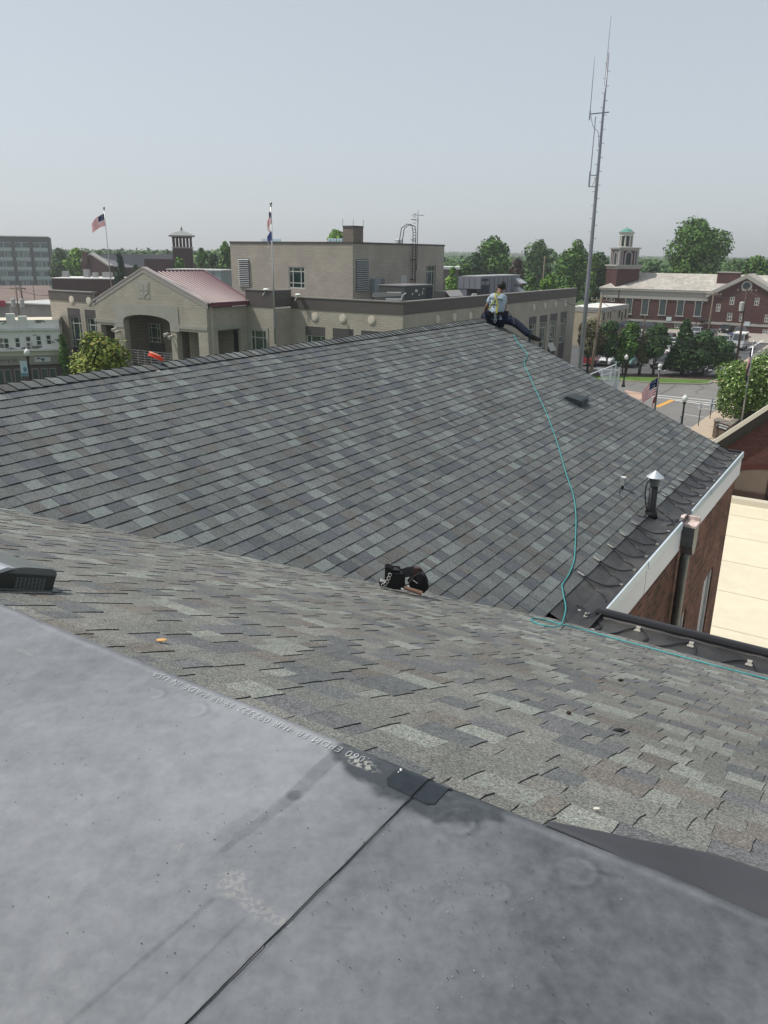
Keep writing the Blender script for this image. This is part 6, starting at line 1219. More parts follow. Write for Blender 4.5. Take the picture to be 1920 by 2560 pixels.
arcp = [(xc-(ax1-ax0)/2*math.cos(math.pi*i/12), zs_+(zt-zs_+.05)*math.sin(math.pi*i/12)) for i in range(13)]
m = MB(); m.prism(FG, [(ax0, -8.6), (ax1, -8.6)]+arcp[::-1], .0, .01); g_ = m.build('arched_glazing', gbld, M('glass_painted_reflection', (.085, .058, .046), rough=.15, spec=.8, var=.35, vs=.5))  # brownish reflection put into the glass colour
m = MB()
for xx in (xc-.62, xc+.62): m.box(FG, xx-.03, xx+.03, .01, .05, -8.6, zt)
m.build('mullion', g_, M('dark_bronze', (.02, .015, .015)))
m = MB(); ou = [(xc-((ax1-ax0)/2+.24)*math.cos(math.pi*i/12), zs_+(zt-zs_+.29)*math.sin(math.pi*i/12)) for i in range(13)]
for i in range(12): m.prism(FG, [arcp[i], arcp[i+1], ou[i+1], ou[i]], .0, .02, col=None)
m.build('brick_arch', gbld, M('soldier_brick', (.060, .020, .018), rough=.9))
# ================================================================ STREET FURNITURE
blackp = M('black_post_paint', (.015, .015, .018), rough=.35); globe = M('frosted_globe', (.62, .62, .60), rough=.25, spec=.6)
def lamp(label, top, base, banner=False):
    P = np.array(base); h = top[2]-P[2]; t = thing('street_lamp', label, 'street lamp', P, 'street lamps')
    m = MB(); m.lathe(P, [(.22, 0), (.22, .12), (.13, .3), (.10, .6), (.075, .8), (.065, h-.75), (.09, h-.7), (.13, h-.62), (.13, h-.55)], 12); m.build('post', t, blackp, smooth=True)
    m = MB(); m.lathe(P, [(.12, h-.55), (.19, h-.42), (.21, h-.28), (.17, h-.14), (.10, h-.08)], 12); m.build('globe', t, globe, smooth=True)
    m = MB(); m.lathe(P, [(.11, h-.08), (.06, h-.03), (.03, h+.02), (.01, h+.08)], 8); m.build('finial', t, globe)
    return t
b = G(1558, 967); lamp('black street lamp with white globe standing before the lawn strip', np.array([0, 0, zat(b, 1566, 886)]), b)
d = at_d(1712, 1000, 61); lamp('black globe lamp at the right beside the parking bays', np.array([0, 0, GZ+3.95]), (d[0], d[1], GZ))
d = at_d(70, 900, 62); tl = lamp('black globe lamp with a hanging banner before the peeling white building', np.array([0, 0, zat(d, 62, 871)]), (d[0], d[1], GZ)); zt = zat(d, 62, 871)
m = MB(); f = Fr((d[0], d[1], 0), (1, 0, 0), (0, -1, 0)); m.box(f, -.62, -.1, -.01, .01, zt-2.0, zt-.9); bo = m.build('banner', tl, M('pale_blue_banner', (.42, .50, .55))); m = MB(); m.box(f, -.60, -.12, .011, .014, zt-2.0, zt-1.75); m.ell(f.p(-.3, .012, zt-1.5), (.14, .01, .18)); m.build('banner_print', bo, M('banner_print', (.10, .20, .26)))
# mast
mp = at_d(1452, 905, 62); topz = zat(mp, 1521, 40); mast = thing('radio_mast', 'very tall tapering grey steel mast with whip antennas beyond the big slope', 'mast', (mp[0], mp[1], GZ)); mm_ = M('galvanised_mast', (.27, .27, .31), rough=.4, metal=.5, var=.08, vs=.5); base = np.array([mp[0], mp[1], GZ])
print('mast top', topz)
zm = zat(mp, 1516, 132); m = MB(); m.tube([base, base*[1, 1, 0]+[0, 0, -2], base*[1, 1, 0]+[0, 0, zm*.55], base*[1, 1, 0]+[0, 0, zm]], [.19, .16, .095, .05], 12); m.build('pole', mast, mm_, smooth=True)
m = MB(); c = base*[1, 1, 0]; m.tube([c+[-.07, 0, zat(mp, 1505, 215)], c+[-.06, 0, topz]], [.03, .012], 6); m.build('whip_antenna', mast, mm_)
m = MB(); za = zat(mp, 1500, 281); m.tube([c+[-.9, 0, za-.12], c+[.4, 0, za+.02]], .04, 6); m.tube([c+[-.92, 0, za-.5], c+[-.92, 0, za+.1]], .05, 6); m.build('cross_arm', mast, mm_)
m = MB(); m.tube([c+[-.92, 0, za+.1], c+[-.92, 0, za+2.1], c+[-.92, 0, za+3.4]], [.028, .022, .01], 6); m.build('side_antenna', mast, mm_)
m = MB(); zb = zat(mp, 1478, 452); m.tube([c+[-.55, 0, zb-.4], c+[-.55, 0, zb+.6]], .06, 6); m.tube([c+[-.55, 0, zb+.35], c+[0, 0, zb+.35]], .03, 5); m.tube([c+[-.55, 0, zb-.4], c+[0, 0, zb-.4]], .03, 5); m.tube([c+[-.3, 0, zb-.35], c+[-.05, 0, zb+.3]], .02, 5); m.build('lower_bracket', mast, mm_)
m = MB(); m.tube([c+[-.52, 0, zb+.6], c+[-.5, 0, zat(mp, 1486, 292)]], [.035, .028], 6); m.build('lower_antenna', mast, mm_)
m = MB(); m.tube(smooth_path([c+[-.85, .0, za-.2], c+[-.6, .05, za-.9], c+[-.2, .05, za-1.3], c+[-.12, 0, za-2.2]], 5), .015, 4); m.build('feed_cable', mast, cab)
m = MB(); z = -6.0
while z < zm-.5:
    r0_ = float(np.interp(z, [-2, zm*.55, zm], [.17, .105, .055])); m.tube([c+[r0_*.9, 0, z], c+[r0_+.16, 0, z]], .018, 4); m.tube([c+[-r0_*.9, 0, z+.45], c+[-r0_-.14, 0, z+.45]], .018, 4); z += .9
o_ = m.build('climbing_pegs', mast, mm_); o_['kind'] = 'stuff'
# flags
def flag_mat(name):
    return M(name, (1, 1, 1), rough=.7, attr='Col')
fm_ = flag_mat('flag_cloth'); _n = fm_.node_tree; _b = _n.nodes['Principled BSDF']; _t = _n.nodes.new('ShaderNodeBsdfTranslucent'); _m = _n.nodes.new('ShaderNodeMixShader'); _m.inputs[0].default_value = .5
_n.links.new(_b.inputs['Base Color'].links[0].from_socket, _t.inputs['Color']); _n.links.new(_b.outputs[0], _m.inputs[1]); _n.links.new(_t.outputs[0], _m.inputs[2]); _n.links.new(_m.outputs[0], _n.nodes['Material Output'].inputs['Surface'])
def flag(name, label, hoist, droop, w_, h_, colfn, dirv, cat='flag', wave=.12, fall=.5, seed=0):
    """hoist = top point on the pole; cloth hangs towards dirv and falls"""
    m = MB(); nx_, nz_ = 26, 26; dv = np.array(dirv, float); dv /= np.linalg.norm(dv); sd = np.cross(dv, [0, 0, 1.0])
    def P(s, t):
        x = w_*s*(1-.45*fall*s); z = -h_*t-fall*w_*.75*s**1.2*(1-.25*t); return np.array(hoist)+dv*x+sd*wave*math.sin(s*9+t*2.0+seed)*(.2+s)+np.array([0, 0, z])
    for i in range(nx_):
        for j in range(nz_):
            s0, s1, t0, t1 = i/nx_, (i+1)/nx_, j/nz_, (j+1)/nz_; m.quad([P(s0, t0), P(s1, t0), P(s1, t1), P(s0, t1)], 0, None, colfn((s0+s1)/2, (t0+t1)/2))
    o = m.build(name, None, fm_); tag(o, label, cat); return o
def us(s, t):
    if s < .4 and t < 7/13:
        a, b_ = s/.4*6, t/(7/13)*5; return (.62, .62, .64) if ((a % 1-.5)**2+(b_ % 1-.5)**2) < .035 else (.012, .018, .085)
    return (.60, .018, .045) if int(t*13) % 2 == 0 else (.86, .85, .85)
polem = M('pale_flagpole', (.42, .42, .42), rough=.35, metal=.5)
def flagpole(label, P, zb, zt, r_=.06, mat=None, ball=None):
    t = thing('flagpole', label, 'flagpole', (P[0], P[1], zb)); m = MB(); m.tube([(P[0], P[1], zb), (P[0], P[1], zt)], [r_, r_*.6], 8); m.build('pole', t, mat or polem, smooth=True); m = MB(); m.tube([(P[0], P[1], zt), (P[0], P[1], zt+.12)], .09, 8); m.ell((P[0], P[1], zt+.22), (.12, .12, .12)); m.build('ball', t, ball or polem); return t
zf_ = zf
P = at_d(278, 712, 90); z1 = zat(P, 259, 525); flagpole('thin pale flagpole on the left part of the hall roof', P, zf_, z1); flag('flag', 'striped flag blowing left from the pole on the left part of the hall', (P[0]-.05, P[1], z1-.35), 0, 1.9, 1.15, us, (-1, -.15, 0), fall=.7)
P = at_d(686, 790, math.hypot(h3[0], h3[1])-1.0); z1 = zat(P, 678, 515); flagpole('tall pale flagpole fixed to the corner of the hall beside the red roof', P, zat(P, 689, 860), z1, .08)
flag('flag', 'limp striped flag at the top of the pole beside the red roof', (P[0]-.04, P[1], z1-.35), 0, .95, .95, us, (-.5, -.8, 0), fall=1.5, wave=.10)
flag('flag', 'limp blue and white flag hanging second on the pole beside the red roof', (P[0]-.04, P[1], z1-1.9), 0, .95, .75, lambda s, t: (.04, .06, .22) if s < .6 else ((.5, .06, .06) if t < .3 else (.55, .57, .6)), (-.6, -.7, 0), fall=1.2, wave=.08, seed=2)
m = MB(); m.tube([(P[0], P[1]+.05, zat(P, 688, 785)), (P[0], P[1]+.05, zat(P, 690, 820))], .13, 8); o_ = m.build('wall_bracket', None, M('bracket_grey', (.2, .2, .2))); tag(o_, 'grey sleeve bracket holding the pole on the hall corner', 'bracket')
P = at_d(1638, 1015, 45); z1 = zat(P, 1649, 925); flagpole('dark flagpole with white ball beyond the rake of the big slope', P, GZ, z1, .07, M('dark_bronze_pole', (.05, .045, .045), rough=.4), globe); flag('flag', 'large striped flag streaming left from the dark pole', (P[0]-.04, P[1], z1-.42), 0, 1.35, .92, us, (-1, -.1, 0), fall=.95, wave=.07)
flag('flag', 'tip of a red pennant low on the dark flagpole', (P[0]-.04, P[1], zat(P, 1640, 990)), 0, .35, .35, lambda s, t: (.25, .02, .03), (-1, 0, 0), fall=1.6, wave=.03)
P = at_d(1852, 1063, 66); z1 = zat(P, 1882, 862); flagpole('pale flagpole rising beside the leafy tree on the right', P, GZ, z1, .08)
flag('flag', 'half furled striped flag on the pole beside the leafy tree', (P[0]-.04, P[1], z1-.3), 0, .8, 1.1, us, (-1, -.3, 0), fall=2.1, wave=.10)
flag('flag', 'black flag hanging below the striped one beside the leafy tree', (P[0]-.04, P[1], zat(P, 1877, 905)), 0, .75, .8, lambda s, t: (.015, .015, .022) if not (.4 < s < .5) else (.1, .1, .1), (-1, -.3, 0), fall=2.0, wave=.08, seed=1)
# utility poles
wood = M('weathered_wood_pole', (.17, .135, .10), rough=.9, var=.15, vs=1); dwood = M('dark_wood_pole', (.075, .05, .04), rough=.9, var=.15, vs=1)
def upole(label, u, vt, D, r_, mat, arm=True, trans=0, lean=0.0, vb=None):
    P = at_d(u, vt, D); b = np.array([P[0]+lean, P[1], GZ]); t = thing('utility_pole', label, 'utility pole', b); m = MB(); m.tube([b, np.array([P[0], P[1], P[2]])], [r_, r_*.7], 8); m.build('pole', t, mat, smooth=True)
    if arm:
        m = MB(); f = Fr(P, FD, GA); m.box(f, -1.1, 1.1, -.06, .06, -.55, -.42); m.build('crossarm', t, mat); m = MB()
        for x in (-1, -.5, .5, 1): m = MB(); m.tube([f.p(x, 0, -.42), f.p(x, 0, -.22)], .05, 6); m.build('insulator', t, M('grey_insulator', (.35, .35, .35)))
    for k in range(trans):
        m = MB(); c = P+np.array([(k-.5)*1.1 if trans > 1 else -.35, 0, -2.2]); m.lathe(c, [(.26, -.5), (.28, 0), (.28, .45), (.18, .55)], 12); m.build('transformer', t, M('pale_transformer', (.40, .40, .38)))
    return P
U1 = upole('leaning pale wooden pole left of the street lamp, in front of the tan annexe', 1505, 738, 84, .17, wood, lean=-.45)
U2 = upole('thin dark pole standing among parked cars before the church', 1613, 790, 118, .14, dwood, arm=False)
U3 = upole('grey wooden pole before the church gable corner', 1785, 728, 128, .15, wood)
U4 = upole('tall dark pole with a white transformer at the right of the parking lot', 1869, 718, 104, .16, dwood, trans=1)
U5 = upole('dark utility pole left of the hall before the apartment block', 50, 712, 122, .15, dwood, lean=.3)
U6 = upole('pole with two pale transformers at the left edge', 38, 712, 112, .13, wood, trans=2)
U7 = upole('slim pale pole behind the weathered shed', 82, 712, 130, .10, wood, arm=False)
U8 = upole('thin pole between the tree and the tall round trees', 1362, 610+30, 150, .14, wood, arm=False)
wires = thing('overhead_wires', 'thin dark overhead wires crossing above the parking lot and church', 'wires', (0, 100, -5)); wm = M('wire_black', (.03, .03, .035), rough=.5)
def wire(a, b, sag, r_=.022):
    m = MB(); a = np.array(a, float); b = np.array(b, float); m.tube([a+(b-a)*t-np.array([0, 0, sag*4*t*(1-t)]) for t in np.linspace(0, 1, 14)], r_, 4); m.build('wire', wires, wm)
far_r = at_d(2050, 770, 95); far_r2 = at_d(2050, 700, 90)
wire(U1+[0, 0, -.6], U4+[0, 0, -7], 1.5); wire(U1+[0, 0, -2.5], at_d(2000, 850, 88), 1.2); wire(U1+[0, 0, -3.1], at_d(2000, 872, 86), 1.3); wire(U4+[0, 0, -.3], far_r, .8); wire(U4+[0, 0, -1.0], at_d(2050, 800, 100), .8); wire(U4+[0, 0, -.3], U3+[0, 0, -.4], .7); wire(U3+[0, 0, -.4], U2, 1.0); wire(at_d(1366, 735, 78), U1+[0, 0, -1.4], .3, .02); wire(at_d(1160, 648, 92), at_d(1366, 735, 78), .2, .014); wire(U4+[0, 0, -3], at_d(1930, 800, 120), .9); wire(U5+[0, 0, -.3], at_d(-60, 700, 110), .5); wire(U5+[0, 0, -.3], at_d(140, 735, 118), .6); wire(U6+[0, 0, -.5], at_d(160, 730, 112), .6)
m = MB(); f = Fr(U1, (-1, 0, 0), (0, 1, 0)); m.tube([f.p(0, 0, -2.4), f.p(.5, 0, -2.0), f.p(1.2, 0, -2.2)], .04, 5); m.ell(f.p(1.35, 0, -2.3), (.3, .18, .1)); tag(m.build('cobra_lamp', None, M('pale_lamp_metal', (.42, .40, .36))), 'grey arm lamp reaching left from the leaning pole', 'street lamp')
# parking signs
for i, (ut, vt, ub, vb, lab) in enumerate(((1752, 1009, 1745, 1068, 'middle small parking sign on a black post at the kerb'), (1784, 995, 1774, 1049, 'farthest small parking sign nearest the litter bin'), (1703, 1039, 1697, 1098, 'nearest small parking sign half hidden by the rake of the big slope'))):
    b = G(ub, vb); zt = zat(b, ut, vt); t = thing('parking_sign', lab, 'sign', b, 'kerbside parking signs'); m = MB(); m.tube([b, (b[0], b[1], zt)], .035, 6); m.build('post', t, blackp); m = MB(); f = Fr((b[0], b[1]-.04, 0), E2, -E1); m.box(f, -.15, .15, 0, .012, zt-.48, zt); pl = m.build('plate', t, M('white_sign_plate', (.55, .56, .56))); m = MB(); m.box(f, -.11, .11, .013, .016, zt-.14, zt-.06); m.box(f, -.04, .06, .013, .016, zt-.4, zt-.2); m.build('plate_mark', pl, M('blue_grey_mark', (.10, .16, .25)))
    if i == 1: m = MB(); m.ell((b[0], b[1]-.05, zt-.62), (.14, .03, .14)); m.build('round_plate', t, M('blue_round_plate', (.2, .3, .4)))
b = G(1806, 1027); t = thing('litter_bin', 'square dark green litter bin under the leafy tree', 'bin', b); m = MB(); f = Fr(b, E2, E1); m.box(f, -.35, .35, -.35, .35, 0, 1.0); m.build('body', t, M('dark_green_bin', (.012, .028, .02), rough=.5), bevel=.04, merge=True); m = MB(); m.box(f, -.38, .38, -.38, .38, 1.0, 1.12); m.build('lid', t, M('dark_green_lid', (.018, .035, .026)))
# police sign wall
a = at_z(1786, 1051, -12.05); b = at_z(1829, 1064, -12.05); f = wall_frame(a, b); t = thing('sign_wall', 'brown masonry sign wall with black lettered panel by the pavement', 'sign wall', (*((a+b)/2)[:2], GZ)); brm = M('brown_aggregate', (.105, .078, .060), rough=.95, var=.15, vs=3)
m = MB(); c = b+GA*13.0; c = at_z(1925, 986, -12.0); plan_box(m, [a, b, b+E1*1.2, a+E1*1.2], GZ, -12.1); m.build('masonry', t, brm); m = MB(); plan_box(m, [a-f.X*.05+f.Y*.06, b+f.X*.05+f.Y*.06, b+E1*1.25, a+E1*1.25], -12.1, -12.0); m.build('cap_stone', t, M('grey_cap_stone', (.20, .18, .155)))
r_ = wrect(f, 1791, 1056, 1821, 1074); zc = (r_[2]+r_[3])/2; m = MB(); m.box(f, r_[0], r_[1], .0, .06, zc-.26, zc+.22); pn = m.build('sign_panel', t, M('black_sign_panel', (.012, .014, .02)))
wl = M('white_sign_lettering', (.62, .62, .60)); wd_ = r_[1]-r_[0]
for s_, zz in (('WARREN POLICE', zc+.02), ('DEPARTMENT', zc-.17)): text_mesh(s_, .15, 'sign_lettering', pn, wl, f.X, (0, 0, 1), f.p(r_[0]+wd_*.62, .065, zz), extrude=.003, align='CENTER', offset=.004)
m = MB(); m.prism(f, [(r_[0]+wd_*.10+.09*math.cos(math.pi*i/6), zc-.02+.15*math.sin(math.pi*i/6)) for i in range(12)], .06, .066); m.build('sign_badge', pn, M('grey_badge', (.2, .2, .2)))
t = thing('retaining_wall', 'long brown wall running from the sign wall up to the right edge', 'wall', (*b[:2], GZ)); f = wall_frame(b+E1*.2, c); m = MB(); m.box(f, 0, f.L+6, -.35, 0, GZ, -12.05); m.build('masonry', t, brm); m = MB(); m.box(f, 0, f.L+6, -.4, .05, -12.05, -11.95); m.build('cap_stone', t, M('grey_cap_stone', (.20, .18, .155)))
b = G(1785, 1093); m = MB(); m.tube([b, (b[0], b[1], b[2]+.95)], .05, 8); tag(m.build('marker_post', None, M('white_marker', (.55, .55, .55))), 'short white marker post beside the sign wall', 'post')
b = at_d(1781, 1110, 57); t = thing('mailbox', 'blue mailbox top peeking over the end of the big slope', 'mailbox', (b[0], b[1], GZ)); f = Fr((b[0], b[1], 0), E2, E1); m = MB(); m.box(f, -.35, .35, -.3, .3, GZ+.15, GZ+1.1); m.build('body', t, M('blue_mailbox', (.02, .10, .30), rough=.4)); m = MB(); m.prism(f, [(.36*math.cos(math.pi*i/8), GZ+1.1+.22*math.sin(math.pi*i/8)) for i in range(9)], -.31, .31); m.build('rounded_top', t, M('pale_blue_top', (.25, .50, .62)))
for (u, v, lab) in ((1845, 912, 'small grey post on the upper pavement near the dark pole'),): b = G(u, v); m = MB(); m.box(Fr(b, E2, E1), -.2, .2, -.2, .2, 0, 1.1); m.box(Fr(b, E2, E1), -.25, .25, -.25, .25, 1.1, 1.2); tag(m.build('pay_station', None, M('grey_box_dark', (.12, .12, .12))), lab, 'box')
# chain link enclosure
cl = thing('chain_link_fence', 'galvanised chain link enclosure with sloping top rail behind the rake', 'fence', at_d(1530, 950, 62)); p = [at_d(1470, 938, 62), at_d(1540, 911, 62), at_d(1549, 925, 60)]
m = MB(); m.tube([p[0], p[1]], .05, 6); m.tube([at_d(1485, 922, 63), at_d(1549, 925, 60)], .025, 6); m.tube([at_d(1500, 940, 62), at_d(1549, 925, 60)], .03, 6); m.build('top_rail', cl, galv)
for q in (p[1], p[2], at_d(1528, 922, 62), at_d(1505, 932, 62)): m = MB(); m.tube([q+[0, 0, .2], (q[0], q[1], GZ)], .05, 6); m.build('fence_post', cl, galv)
m = MB(); f = wall_frame(at_d(1490, 930, 62), at_d(1549, 925, 60)); zt = zat(f.p(f.L, 0, 0), 1549, 925)
for k in range(40): x = f.L*k/40; m.tube([f.p(x, 0, zt-.1), f.p(min(x+1.6, f.L), 0, max(zt-.1-1.6, GZ))], .006, 3, cap=False); m.tube([f.p(x, .01, zt-2.2), f.p(min(x+1.6, f.L), .01, zt-.6)], .006, 3, cap=False)
m.build('mesh_panel', cl, galv)
# ================================================================ CARS
tyre = M('tyre_rubber', (.015, .015, .015), rough=.8); rim = M('wheel_rim', (.35, .35, .36), rough=.3, metal=.7); cgl = M('car_glass', (.02, .028, .032), rough=.05, spec=1.0); lightm = M('headlight_lens', (.6, .6, .58), rough=.1); taill = M('tail_light', (.30, .01, .01), rough=.2)
CARP = {'white': (.62, .63, .63), 'black': (.012, .012, .014), 'grey': (.10, .105, .11), 'silver': (.34, .35, .36), 'blue': (.02, .05, .20), 'teal': (.03, .16, .17), 'dark': (.028, .032, .038), 'red': (.30, .02, .02), 'maroon': (.08, .02, .025)}
SH_ = {'sedan': (4.7, 1.8, [(-2.35, .35), (-2.35, .75), (-1.9, .98), (-1.0, 1.0), (1.0, .98), (2.1, .82), (2.35, .65), (2.35, .35)], [(-1.75, 1.0), (-1.05, 1.42), (.35, 1.45), (1.15, .98)]),
       'suv': (4.6, 1.9, [(-2.3, .4), (-2.3, 1.0), (-2.2, 1.08), (1.1, 1.08), (2.1, .98), (2.3, .75), (2.3, .4)], [(-2.2, 1.08), (-1.95, 1.68), (.3, 1.74), (1.05, 1.08)]),
       'pickup': (5.6, 1.95, [(-2.8, .5), (-2.8, 1.12), (-.75, 1.12), (.9, 1.14), (2.55, 1.1), (2.8, .9), (2.8, .5)], [(-.85, 1.14), (-.65, 1.80), (.55, 1.82), (1.15, 1.14)]),
       'van': (5.6, 2.0, [(-2.8, .45), (-2.8, 1.3), (1.5, 1.3), (2.6, 1.15), (2.8, .8), (2.8, .45)], [(-2.75, 1.3), (-2.65, 2.3), (.9, 2.35), (1.75, 1.3)])}
def car(kind, colr, label, u, v, hd, rack=False):
    L_, W_, low, cab_ = SH_[kind]; P = G(u, v); X = azv(hd); Y = azv(hd+90); O = np.array([P[0], P[1], GZ+.01]); t = thing('parked_car', label, 'pickup truck' if kind == 'pickup' else 'car', O, 'cars parked between the conifers and the church'); f = Fr(O, X, Y)
    pm = M('car_paint_'+colr, CARP[colr], rough=.28, spec=.6, coat=.4); m = MB(); m.prism(f, low, -W_/2, W_/2); ca_ = [f.p(x, s_*(W_/2-(.06 if z < 1.35 else .24)), z) for s_ in (-1, 1) for x, z in cab_]
    n_ = 4; m.quad(ca_[:4]); m.quad(ca_[4:][::-1])
    for i in range(3): m.quad([ca_[i], ca_[i+1], ca_[4+i+1], ca_[4+i]][::-1])
    if kind == 'pickup': pass
    m.build('body', t, pm, bevel=.05, merge=True)
    if kind == 'pickup': mb_ = MB(); mb_.box(f, -2.7, -.95, -W_/2+.12, W_/2-.12, 1.121, 1.135); mb_.build('cargo_bed', t, tyre)
    def cpt(i, j, a, s_, off=.012):                                    # point on cabin outline
        x = cab_[i][0]+(cab_[j][0]-cab_[i][0])*a; z = cab_[i][1]+(cab_[j][1]-cab_[i][1])*a; return x, z
    for i, j, nm in ((3, 2, 'windscreen'), (0, 1, 'rear_window')):
        m = MB(); dx = .02 if nm == 'windscreen' else -.02; q = []
        for a, s_ in ((.12, -1), (.12, 1), (.9, 1), (.9, -1)): x, z = cpt(i, j, a, s_); hw3 = (W_/2-.06-.18*a)-.09; q.append(f.p(x+dx, s_*hw3, z+.012))
        m.quad(q); m.build(nm, t, cgl)
    for s_ in (-1, 1):
        m = MB(); ys = W_/2-.06; x0, z0 = cpt(0, 1, .2, 0); x1, z1 = cpt(0, 1, .85, 0); x2, z2 = cpt(3, 2, .85, 0); x3, z3 = cpt(3, 2, .15, 0); yy = lambda z: s_*(W_/2-.06-.18*(z-cab_[0][1])/(cab_[1][1]-cab_[0][1])+.014)
        m.quad([f.p(x0+.1, yy(z0), z0), f.p(x1+.08, yy(z1), z1), f.p(x2-.08, yy(z2), z2), f.p(x3-.1, yy(z3), z3)]); m.build('side_window', t, cgl)
        for x in (L_*.31, -L_*.31):
            m = MB(); m.tube([f.p(x, s_*(W_/2-.2), .34), f.p(x, s_*(W_/2+.02), .34)], .34 if kind != 'sedan' else .31, 14); wh = m.build('wheel', t, tyre); m = MB(); m.tube([f.p(x, s_*(W_/2+.02), .34), f.p(x, s_*(W_/2+.035), .34)], .2, 10); m.build('rim', wh, rim)
        m = MB(); m.box(f, L_/2-.08, L_/2+.012, s_*(W_/2-.28)-.17, s_*(W_/2-.28)+.17, .62, .78); m.build('headlight', t, lightm); m = MB(); m.box(f, -L_/2-.012, -L_/2+.08, s_*(W_/2-.2)-.12, s_*(W_/2-.2)+.12, .68, .9); m.build('tail_light', t, taill)
    m = MB(); m.box(f, L_/2-.02, L_/2+.02, -W_*.28, W_*.28, .45, .6); m.box(f, L_/2-.02, L_/2+.018, -W_*.2, W_*.2, .64, .78); m.build('grille', t, tyre)
    if rack: m = MB(); m.box(f, -2.6, 1.0, -.9, .9, 2.36, 2.5); m.build('roof_box', t, M('white_roof_box', (.62, .62, .60)))
for c_ in (('suv', 'black', 'black off-road car facing the street behind the dark conifer left of the pointed one', 1653, 919, 212), ('suv', 'teal', 'dark teal car facing the street behind the tallest pointed conifer', 1699, 924, 212), ('sedan', 'white', 'white saloon facing the street behind the rounded conifer', 1744, 931, 212),
    ('pickup', 'dark', 'dark pickup parked behind the white saloon', 1742, 902, 212), ('sedan', 'white', 'white saloon seen from behind between two dark conifers', 1663, 889, 32), ('suv', 'white', 'white car beside the grey windscreened one in the middle row', 1650, 862, 40), ('suv', 'grey', 'grey car with large pale windscreen in the middle row', 1668, 860, 212), ('sedan', 'white', 'small white car half hidden left of the pointed conifer', 1681, 868, 212),
    ('suv', 'silver', 'bright silver car near the church entrance', 1739, 843, 212), ('suv', 'dark', 'dark car parked below the church entrance canopy', 1773, 848, 212), ('pickup', 'grey', 'dark grey pickup just behind the top of the pointed conifer', 1747, 858, 212), ('sedan', 'dark', 'black saloon parked alone along the church gable wall', 1813, 831, 212),
    ('pickup', 'grey', 'grey pickup behind the tall dark pole', 1849, 843, 212), ('suv', 'silver', 'silver car left of the blue one', 1810, 866, 212), ('suv', 'blue', 'bright blue car in the right hand row', 1827, 861, 212), ('van', 'silver', 'silver van with white roof box at the right of the lot', 1845, 873, 212, True),
    ('pickup', 'white', 'white pickup half hidden behind the last conifer', 1818, 893, 32), ('suv', 'dark', 'dark car against the church wall, second from the annexe', 1627, 829, 122), ('suv', 'black', 'black car against the church wall, nearest the annexe', 1597, 827, 122), ('sedan', 'white', 'white car at the left of the back row', 1594, 845, 212), ('sedan', 'maroon', 'dark red car at the back row beside the thin dark pole', 1634, 846, 212),
    ('suv', 'red', 'car with red lights behind the brownish conifer by the mast', 1478, 912, 32), ('sedan', 'white', 'pale car behind the dark conifer right of the leaning pole', 1520, 912, 212), ('suv', 'teal', 'dark green car behind the loose green conifer', 1571, 915, 212), ('sedan', 'silver', 'silver car between the half bare conifer and its neighbour', 1600, 895, 212)):
    car(*c_)
car('sedan', 'silver', 'pale car roof showing at the ridge before the peeling white building', 36, 967, 122)
# ================================================================ THE ROOFER
skin = M('brown_skin', (.16, .085, .055), rough=.55); tee = M('pale_blue_tee', (.30, .37, .44), rough=.85, var=.08, vs=12); jeans = M('dark_navy_jeans', (.007, .012, .030), rough=.85, var=.25, vs=14); hairm = M('black_hair', (.012, .011, .011), rough=.6); boot = M('black_boot_leather', (.015, .014, .014), rough=.5); web = M('yellow_webbing', (.55, .50, .06), rough=.6); leath = M('black_leather', (.012, .012, .013), rough=.5)
seat = hw(15.35, RB+.06, ZR+.02); man = thing('person', 'man in pale blue tee and yellow harness sitting on the far ridge end, back turned', 'person', seat)
YM = float(seat[1])
def mp_(u, v, dy=0.0): return at_y(u, v, YM+dy)
z4 = lambda x, y: (1160+x*.18083, 640+y*.18083)
J = {'pelvis': mp_(*z4(440, 835), .05), 'waist': mp_(*z4(450, 750), .03), 'chest': mp_(*z4(465, 640), .10), 'neckb': mp_(*z4(478, 535), .17), 'neck': mp_(*z4(492, 500), .22), 'head': mp_(*z4(512, 450), .27),
     'shL': mp_(*z4(375, 580), .12), 'shR': mp_(*z4(545, 585), .16), 'elL': mp_(*z4(312, 705), .12), 'elR': mp_(*z4(568, 700), .22), 'waL': mp_(*z4(292, 770), .30), 'waR': mp_(*z4(548, 775), .42),
     'hipL': mp_(*z4(385, 850), .08), 'hipR': mp_(*z4(500, 855), .08), 'knL': mp_(*z4(275, 830), .45), 'anL': mp_(*z4(300, 930), .62)}
bt = onB(1331, 846, .10); J['anR'] = bt+np.array([-.04, -.02, .05]); J['toR'] = bt+np.array([.16, .05, -.03]); mid = (J['hipR']+J['anR'])/2; J['knR'] = mid+np.array([-.02, .03, .10])
J['toL'] = J['anL']+np.array([-.05, .2, -.05])
def skinmesh(name, nodes, edges, mat, parent, root=0, sub=2):
    me = bpy.data.meshes.new(name); O = origin_of(parent); me.from_pydata([tuple(np.array(p)-O) for p, r_ in nodes], edges, []); o = bpy.data.objects.new(name, me); COL.objects.link(o)
    o.parent = parent; md = o.modifiers.new('skin', 'SKIN')
    for i, (p, r_) in enumerate(nodes): sv = me.skin_vertices[0].data[i]; sv.radius = (r_ if hasattr(r_, '__len__') else (r_, r_)); sv.use_root = (i == root)
    sb_ = o.modifiers.new('sub', 'SUBSURF'); sb_.levels = sub; sb_.render_levels = sub; bpy.context.view_layer.update()
    ev = bpy.data.meshes.new_from_object(o.evaluated_get(bpy.context.evaluated_depsgraph_get())); o.modifiers.clear(); o.data = ev; ev.materials.clear(); ev.materials.append(mat); ev.polygons.foreach_set('use_smooth', [True]*len(ev.polygons)); return o
